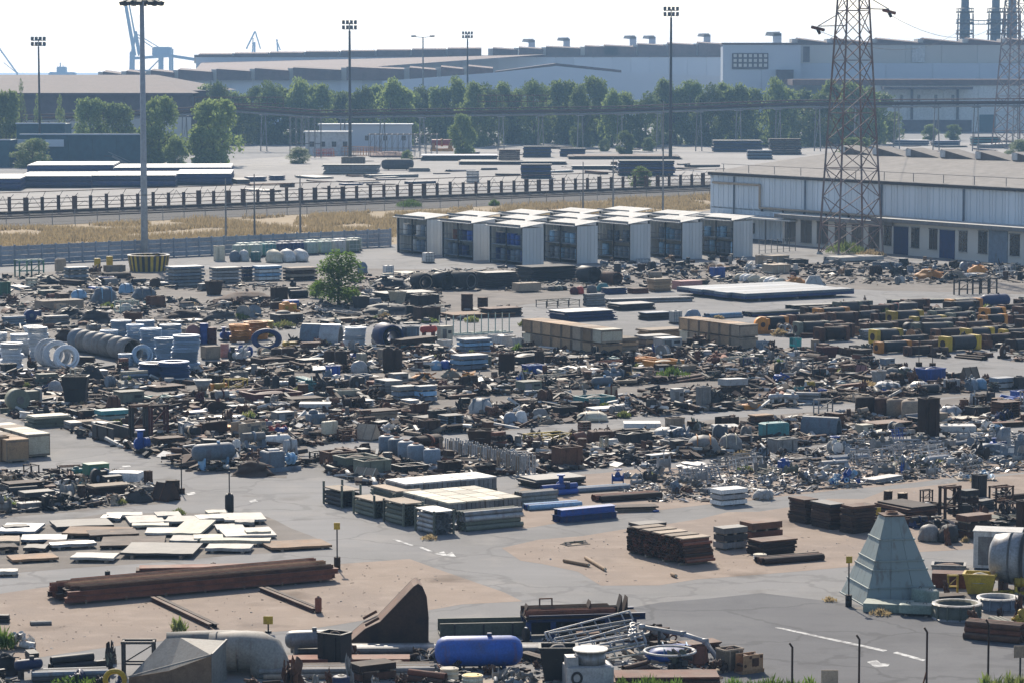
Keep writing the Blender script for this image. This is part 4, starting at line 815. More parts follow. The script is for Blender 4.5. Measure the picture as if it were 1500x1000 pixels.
# ------------------------------------------------------------------ floodlight masts
def mast(px, base, top, label, m, w=.9, style='ring', wtop=None):
    p = G(px, base); s = MPP(p); h = (base - top) * s; r = empty('floodlight_mast', p, 0, label, 'mast'); b = MB(); b.lathe([(w / 2, 0), (w * .42, h * .4), (w * .3, h)], 12); link('shaft', b.mesh('shaft'), m, r); part(r, 'base_flange', 'cylz', 'grey', 0, 0, .15, w * 1.8, w * 1.8, .3)
    if style == 'ring':
        part(r, 'lamp_ring', 'pipez', 'grey', 0, 0, h, 4.4, 4.4, .35)
        for i in range(12):
            a = i * math.pi / 6; part(r, 'floodlight', 'box', 'charcoal', math.cos(a) * 2.4, math.sin(a) * 2.4, h - .25, .9, .6, .5, 0, .3, a)
        for i in range(4): a = i * math.pi / 2; barpart(r, 'spoke', 'grey', (0, 0, h + .3), (math.cos(a) * 2.2, math.sin(a) * 2.2, h), .12)
    elif style == 'bank':
        W = wtop or 3.6
        for k in range(2): part(r, 'lamp_bar', 'box', 'charcoal', 0, 0, h + .3 + 1.3 * k, W, .15, .15)
        for k in range(2):
            for i in range(4): part(r, 'floodlight', 'box', 'charcoal', (-.42 + .28 * i) * W, -.3, h + .8 + 1.3 * k, W * .2, .5, .8, -.3)
        barpart(r, 'lamp_post', 'charcoal', (0, 0, h - .1), (0, 0, h + 2), .2)
    else:
        for s_ in (-1, 1): barpart(r, 'arm', 'grey', (0, 0, h), (s_ * 3, 0, h + .3), .16); part(r, 'floodlight', 'box', 'charcoal', s_ * 3, 0, h + .4, 1.6, .6, .5)
    for i in range(3): part(r, 'joint_band', 'cylz', 'grey', 0, 0, h * (.25 + .25 * i), w * .95 - .18 * i * w, w * .95 - .18 * i * w, .12)
    return r
m_mg = mat('mast_grey', (.36, .38, .4), (.28, .29, .3), .4, .6, scale=.3, vary=0)
mast(212, 380, 4, 'tallest grey floodlight mast rising from the striped base on the left', m_mg, .95)
mast(59, 240, 70, 'dark floodlight mast above the brown warehouse roof', 'charcoal', .7, 'bank'); mast(513, 240, 46, 'dark floodlight mast left of the tree belt centre', 'charcoal', .9, 'bank'); mast(620, 208, 56, 'slender two armed lamp mast behind the tree belt', 'grey', .7, 'arms'); mast(685, 200, 58, 'floodlight mast in front of the lower mill hall roofs', 'charcoal', .8, 'bank'); mast(982, 246, 27, 'dark floodlight mast beside the railway right of centre', 'charcoal', .9, 'bank')
# striped collar round the tall mast
r = empty('striped_mast_base', G(214, 399), 0, 'yellow and black striped collar round the tall mast foot', 'barrier'); m_by = 'yellow'; n = 44; r.location.y += 2.6; s = MPP(r.location)
for i in range(n):
    a = 2 * math.pi * i / n; part(r, 'stripe_panel', 'box', 'yellow' if i % 2 else 'charcoal', math.cos(a) * 2.35, math.sin(a) * 2.35, .95, .1, .36, 1.95, .35 * (1 if math.cos(a) > 0 else -1) * 0, .16, a)
part(r, 'kerb', 'cylz', 'concrete', 0, 0, .08, 4.2, 4.2, .16); part(r, 'cap', 'pipez', 'grey', 0, 0, 1.93, 5.2, 5.2, .08)
# ------------------------------------------------------------------ lattice pylons
def pylon(px, base, w0, w1, zt, label, m, arms, steps, t=.2):
    p = G(px, base); r = empty('lattice_pylon', p, R(18), label, 'pylon')
    def c(k, z): w = (w0 + (w1 - w0) * min(1, z / zt)) / 2; return Vector(((-1, 1, 1, -1)[k] * w, (-1, -1, 1, 1)[k] * w, z))
    zs = [zt * (1 - (1 - i / steps) ** 1.25) for i in range(steps + 1)]
    for k in range(4): barpart(r, 'leg', m, c(k, 0), c(k, zt), t)
    for i in range(steps):
        for k in range(4):
            k2 = (k + 1) % 4; barpart(r, 'brace', m, c(k, zs[i]), c(k2, zs[i + 1]), t * .5); barpart(r, 'brace', m, c(k2, zs[i]), c(k, zs[i + 1]), t * .5)
            if i % 2 == 0: barpart(r, 'belt', m, c(k, zs[i + 1]), c(k2, zs[i + 1]), t * .5)
    for k in range(4): part(r, 'footing', 'frustum', 'concrete', c(k, 0).x, c(k, 0).y, .2, 1, 1, .4)
    for sx, z, l in arms:
        inv = Matrix.Rotation(-R(18), 3, 'Z'); tip = inv @ Vector((sx * (l + 1), 0, z)); a0 = inv @ Vector((sx * .9, .8, z + .1)); a1 = inv @ Vector((sx * .9, -.8, z + .1)); a2 = inv @ Vector((sx * .9, 0, z + 2.2))
        for q in (a0, a1, a2): barpart(r, 'cross_arm', m, q, tip, t * .6)
        barpart(r, 'insulator', 'redrust', tip + Vector((-.9, 0, -.1)), tip + Vector((.9, 0, -.5)), .42, 'cylx'); barpart(r, 'insulator', 'darkrust', tip + Vector((-.2, 0, -.1)), tip + Vector((.3, 0, -1)), .4, 'cylx')
    return r
m_pyl = mat('faded_red_steel', (.22, .14, .115), (.27, .24, .225), .7, .8, scale=.25, vary=.12, lo=.4, hi=.6)
pylon(1246, 374, 6.4, 1.75, 47, 'rust red lattice pylon standing behind the weedy planter', m_pyl, ((-1, 30.0, 3.6), (1, 32.2, 3.7), (-1, 37, 3.6), (1, 40, 3.6)), 15)
pylon(1484, 218, 9.5, 3.0, 56, 'faded far lattice pylon at the right edge of the picture', m_pyl, ((-1, 50, 4), (1, 52, 4)), 13, .35)
def wire(name, label, a, bb, sag, t=.05):
    b = MB(); pts = [a.lerp(bb, i / 24) - Vector((0, 0, sag * 4 * (i / 24) * (1 - i / 24))) for i in range(25)]
    for i in range(24): b.bar(pts[i], pts[i + 1], t)
    tag(link(name, b.mesh(name), 'charcoal'), label, 'cable')
pb = G(1246, 374)
wire('power_line', 'upper power cable running from the pylon to the far right pylon', Vector((pb.x + 4.6, pb.y, 31.6)), G(1484, 218) + Vector((5, 0, 51)), 9); wire('power_line', 'lower power cable running from the pylon arm to the far pylon', Vector((pb.x - 4.5, pb.y, 29.4)), G(1484, 218) + Vector((-5, 0, 49)), 9)
# ------------------------------------------------------------------ pipe bridge in front of the tree belt
r = empty('pipe_bridge', (0, 0, 0), 0, 'long elevated pipe bridge on steel trestles in front of the tree belt', 'pipe bridge'); Y = 860
pts = [(-40, 176), (150, 170), (290, 162), (340, 158), (470, 167), (900, 161), (1160, 152), (1560, 149)]
P3 = [AT(x, y, Y) for x, y in pts]
for i in range(len(P3) - 1):
    a, bb = P3[i], P3[i + 1]
    for dz, t, m_ in ((0, .7, 'rust'), (-1.1, .55, 'grey'), (.9, .35, 'rust'), (-.5, .4, 'darkrust')): barpart(r, 'pipe', m_, a + Vector((0, dz * .6, dz)), bb + Vector((0, dz * .6, dz)), t, 'cylx')
for x in range(-20, 1500, 58):
    k = max(i for i in range(len(pts) - 1) if pts[i][0] <= x); q = P3[k].lerp(P3[k + 1], (x - pts[k][0]) / (pts[k + 1][0] - pts[k][0]))
    for s in (-1, 1): barpart(r, 'trestle_leg', 'grey', (q.x + s * .9, Y, 0), (q.x + s * .5, Y, q.z - .6), .3)
    part(r, 'trestle_beam', 'box', 'grey', q.x, Y, q.z - 1.5, 2.4, 2, .3); barpart(r, 'trestle_brace', 'grey', (q.x - .8, Y, q.z * .1), (q.x + .7, Y, q.z * .8), .15)
for x0, x1, y in ((285, 415, 152), (700, 800, 149)):
    a, bb = AT(x0, y, Y), AT(x1, y, Y)
    for dz in (0, 1.8): barpart(r, 'walkway_rail', 'rust', a + Vector((0, 0, dz)), bb + Vector((0, 0, dz)), .22)
    for k in range(12): q = a.lerp(bb, k / 11); barpart(r, 'walkway_post', 'rust', q - Vector((0, 0, 1.4)), q + Vector((0, 0, 1.9)), .16)
# ------------------------------------------------------------------ stacks, port cranes, ship on the skyline
for x, w, lab in ((1413, 20, 'left'), (1458, 20, 'middle'), (1482, 22, 'right')):
    Y = 1300; q = AT(x, 60, Y); s = Y / F; r = empty('exhaust_stack', (q.x, Y, 0), 0, '%s one of the three tall exhaust stacks with platforms at the top right' % lab, 'stack'); h = zat(-60, Y); b = MB(); b.lathe([(2.3, 0), (2.3, zat(22, Y)), (1.75, zat(17, Y)), (1.75, h)], 16); link('flue', b.mesh('flue'), 'bluegrey', r)
    for yy in (18, 34, 50):
        z = zat(yy, Y); part(r, 'platform', 'cylz', 'charcoal', 0, 0, z, 8, 8, .7)
        for k in range(8): a = k * math.pi / 4; part(r, 'rail_post', 'box', 'grey', math.cos(a) * 3.5, math.sin(a) * 3.5, z + .8, .3, .3, 1.6)
        part(r, 'rail', 'pipez', 'grey', 0, 0, z + 1.6, 8, 8, .4)
    for s_ in (-1, 1): barpart(r, 'support_leg', 'grey', (s_ * 4.2, -2, 0), (s_ * 3.2, -2, zat(20, Y)), .6)
    part(r, 'plinth_building', 'box', m_wall, 0, 0, zat(66, Y) / 2, 9, 9, zat(66, Y))
Y = 1300; a, bb = AT(1413, 36, Y), AT(1482, 36, Y); r = empty('stack_gangway', (0, 0, 0), 0, 'gangway joining the exhaust stacks', 'gangway')
for dz in (0, 1.6): barpart(r, 'beam', 'grey', a + Vector((2, -3, dz)), bb + Vector((-2, -3, dz)), .4)
for k in range(9): q = a.lerp(bb, (k + .5) / 9); barpart(r, 'hanger', 'grey', q + Vector((0, -3, -.2)), q + Vector((0, -3, 1.8)), .2)
m_crane = mat('port_crane_blue', (.2, .3, .4), (.16, .24, .32), .4, .6, scale=.1, vary=0)
def crane3(name, label, Y, segs, m, boxes=()):
    r = empty(name, (AT(segs[0][1], 150, Y).x, Y, 0), 0, label, 'crane'); o = Vector(r.location)
    for nm, x0, y0, x1, y1, t in segs:
        for dy in ((0, 18) if nm in ('leg', 'portal_beam') else (6,)): barpart(r, nm, m, AT(x0, y0, Y) + Vector((0, dy, 0)) - o, AT(x1, y1, Y) + Vector((0, dy, 0)) - o, t)
    for nm, x0, y0, x1, y1 in boxes: a, bb = AT(x0, y0, Y), AT(x1, y1, Y); c = (a + bb) / 2 - o; part(r, nm, 'cham', m, c.x, c.y + 8, c.z, abs(bb.x - a.x), 10, abs(a.z - bb.z))
    return r
crane3('ship_to_shore_crane', 'hazy blue ship to shore crane with raised boom behind the tall mast', 2600, [('boom', 196, 82, 178, -20, 2.8), ('boom_tie', 202, 82, 183, -20, 1.4), ('leg', 191, 131, 192, 76, 2.2), ('leg', 234, 131, 234, 82, 2.2), ('leg', 249, 131, 249, 72, 1.8), ('portal_beam', 190, 86, 250, 82, 2.2), ('portal_beam', 190, 104, 236, 104, 1.6), ('mast_frame', 192, 78, 198, 46, 2), ('mast_frame', 204, 80, 198, 46, 1.6), ('stay', 199, 50, 232, 70, .8), ('stay', 199, 54, 226, 72, .8), ('rear_girder', 236, 80, 288, 88, 2.6), ('brace', 216, 104, 236, 84, 1)], m_crane, [('machinery_house', 222, 69, 250, 82)])
crane3('quay_crane', 'pale harbour crane jib over the long mill roof', 3200, [('mast', 372, 131, 372, 62, 2.2), ('jib', 360, 72, 373, 46, 1.6), ('jib_tip', 373, 46, 381, 72, 1.3), ('mast', 366, 131, 370, 56, 1.2)], m_crane); crane3('quay_crane', 'small far crane mast right of the harbour jib', 3200, [('mast', 410, 131, 405, 58, 1.6), ('jib', 404, 58, 410, 74, 1.2), ('base_leg', 402, 131, 406, 70, 1)], m_crane); crane3('quay_crane', 'faint sloping crane jib at the left edge of the sky', 3400, [('jib', -6, 66, 24, 108, 1.6), ('mast', 24, 131, 24, 106, 2), ('stay', 4, 92, 24, 108, .8)], m_crane)
crane3('cargo_ship', 'hazy ship superstructure on the skyline left of the tall mast', 3000, [('signal_mast', 87, 104, 87, 92, 1), ('antenna', 91, 104, 91, 95, .6)], m_crane, [('superstructure', 82, 98, 96, 132), ('hull', 70, 106, 110, 134)])['category'] = 'ship'
# ------------------------------------------------------------------ trees
rng = random.Random(8)
BELT = ((290, 'left end of the belt'), (513, 'left dark mast'), (620, 'two armed lamp mast'), (685, 'mill hall mast'), (800, 'walkway on the pipe bridge'), (917, 'round topped tree'), (982, 'right dark mast'), (1088, 'pale slim tree'), (1165, 'tall dark stack'), (1246, 'red pylon'))
CNT = {}
def belt_label(x, i):
    k = min(BELT, key=lambda t: abs(t[0] - x)); side = 'left' if x < k[0] else 'right'; key = (k[1], side)
    same = [q for q in range(300, 1300, 23) if min(BELT, key=lambda t: abs(t[0] - q)) == k and (q < k[0]) == (x < k[0])]; same.sort(key=lambda q: abs(q - k[0])); n = same.index(x)
    return 'leafy belt tree, %s to the %s of the %s' % (('first', 'second', 'third', 'fourth', 'fifth', 'sixth', 'seventh')[n], side, k[1])
xs = list(range(300, 1300, 23))
for i, x in enumerate(xs):
    top = 128 + rng.uniform(-8, 14) + (6 if x < 420 else 0); tree(x + rng.uniform(-5, 5), 212 + rng.uniform(-3, 4), top, 50 + rng.uniform(-8, 16), belt_label(x, i), i, None, 'trees of the long belt')
for x, b_, t, w, l in ((312, 243, 150, 80, 'large dark tree right of the teal office block'), (232, 242, 146, 66, 'dark tree standing just behind the tall mast'), (136, 232, 148, 62, 'rounded tree behind the teal office block'), (176, 232, 155, 56, 'paler tree right of the rounded tree behind the office'), (8, 236, 138, 52, 'tall tree cut by the left edge'), (258, 246, 205, 36, 'small bright tree between the two dark trees'), (48, 246, 205, 60, 'low bushy tree before the teal office'), (678, 228, 172, 40, 'dark round tree under the pipe bridge'), (917, 226, 194, 32, 'small round topped tree in the far concrete yard'), (885, 222, 204, 18, 'tiny dark bush left of the round topped tree'), (950, 222, 203, 20, 'small dark bush right of the round topped tree'), (438, 240, 218, 36, 'low dark bush left of the flat white office'), (597, 236, 221, 18, 'round bush beside the orange mesh'), (937, 273, 246, 36, 'bush growing at the railway barrier'), (1308, 208, 166, 34, 'tree in front of the pale annex'), (1362, 206, 184, 24, 'small tree before the annex doorway'), (1396, 206, 184, 24, 'small tree right of the annex doorway'), (1088, 210, 160, 30, 'pale slim tree in front of the belt'), (1252, 236, 203, 52, 'bush with yellowing leaves behind the warehouse roof'), (1495, 232, 206, 40, 'low bush at the right edge behind the warehouse')): tree(x, b_, t, w, l, int(x) + 3)
for x, t in ((32, 126), (55, 146), (88, 146)): tree(x, 226, t, 18, {32: 'tallest dark cypress before the brown warehouse', 55: 'middle short cypress before the brown warehouse', 88: 'right hand cypress before the brown warehouse'}[x], x, CYP, None, 'cypress_tree')
tree(496, 447, 366, 78, 'bright green bushy tree standing among the scrap rows', 5, NEAR)
tree(462, 437, 412, 26, 'small pale green shrub beside the bushy tree', 6, NEAR, None, 'shrub', 'shrub')
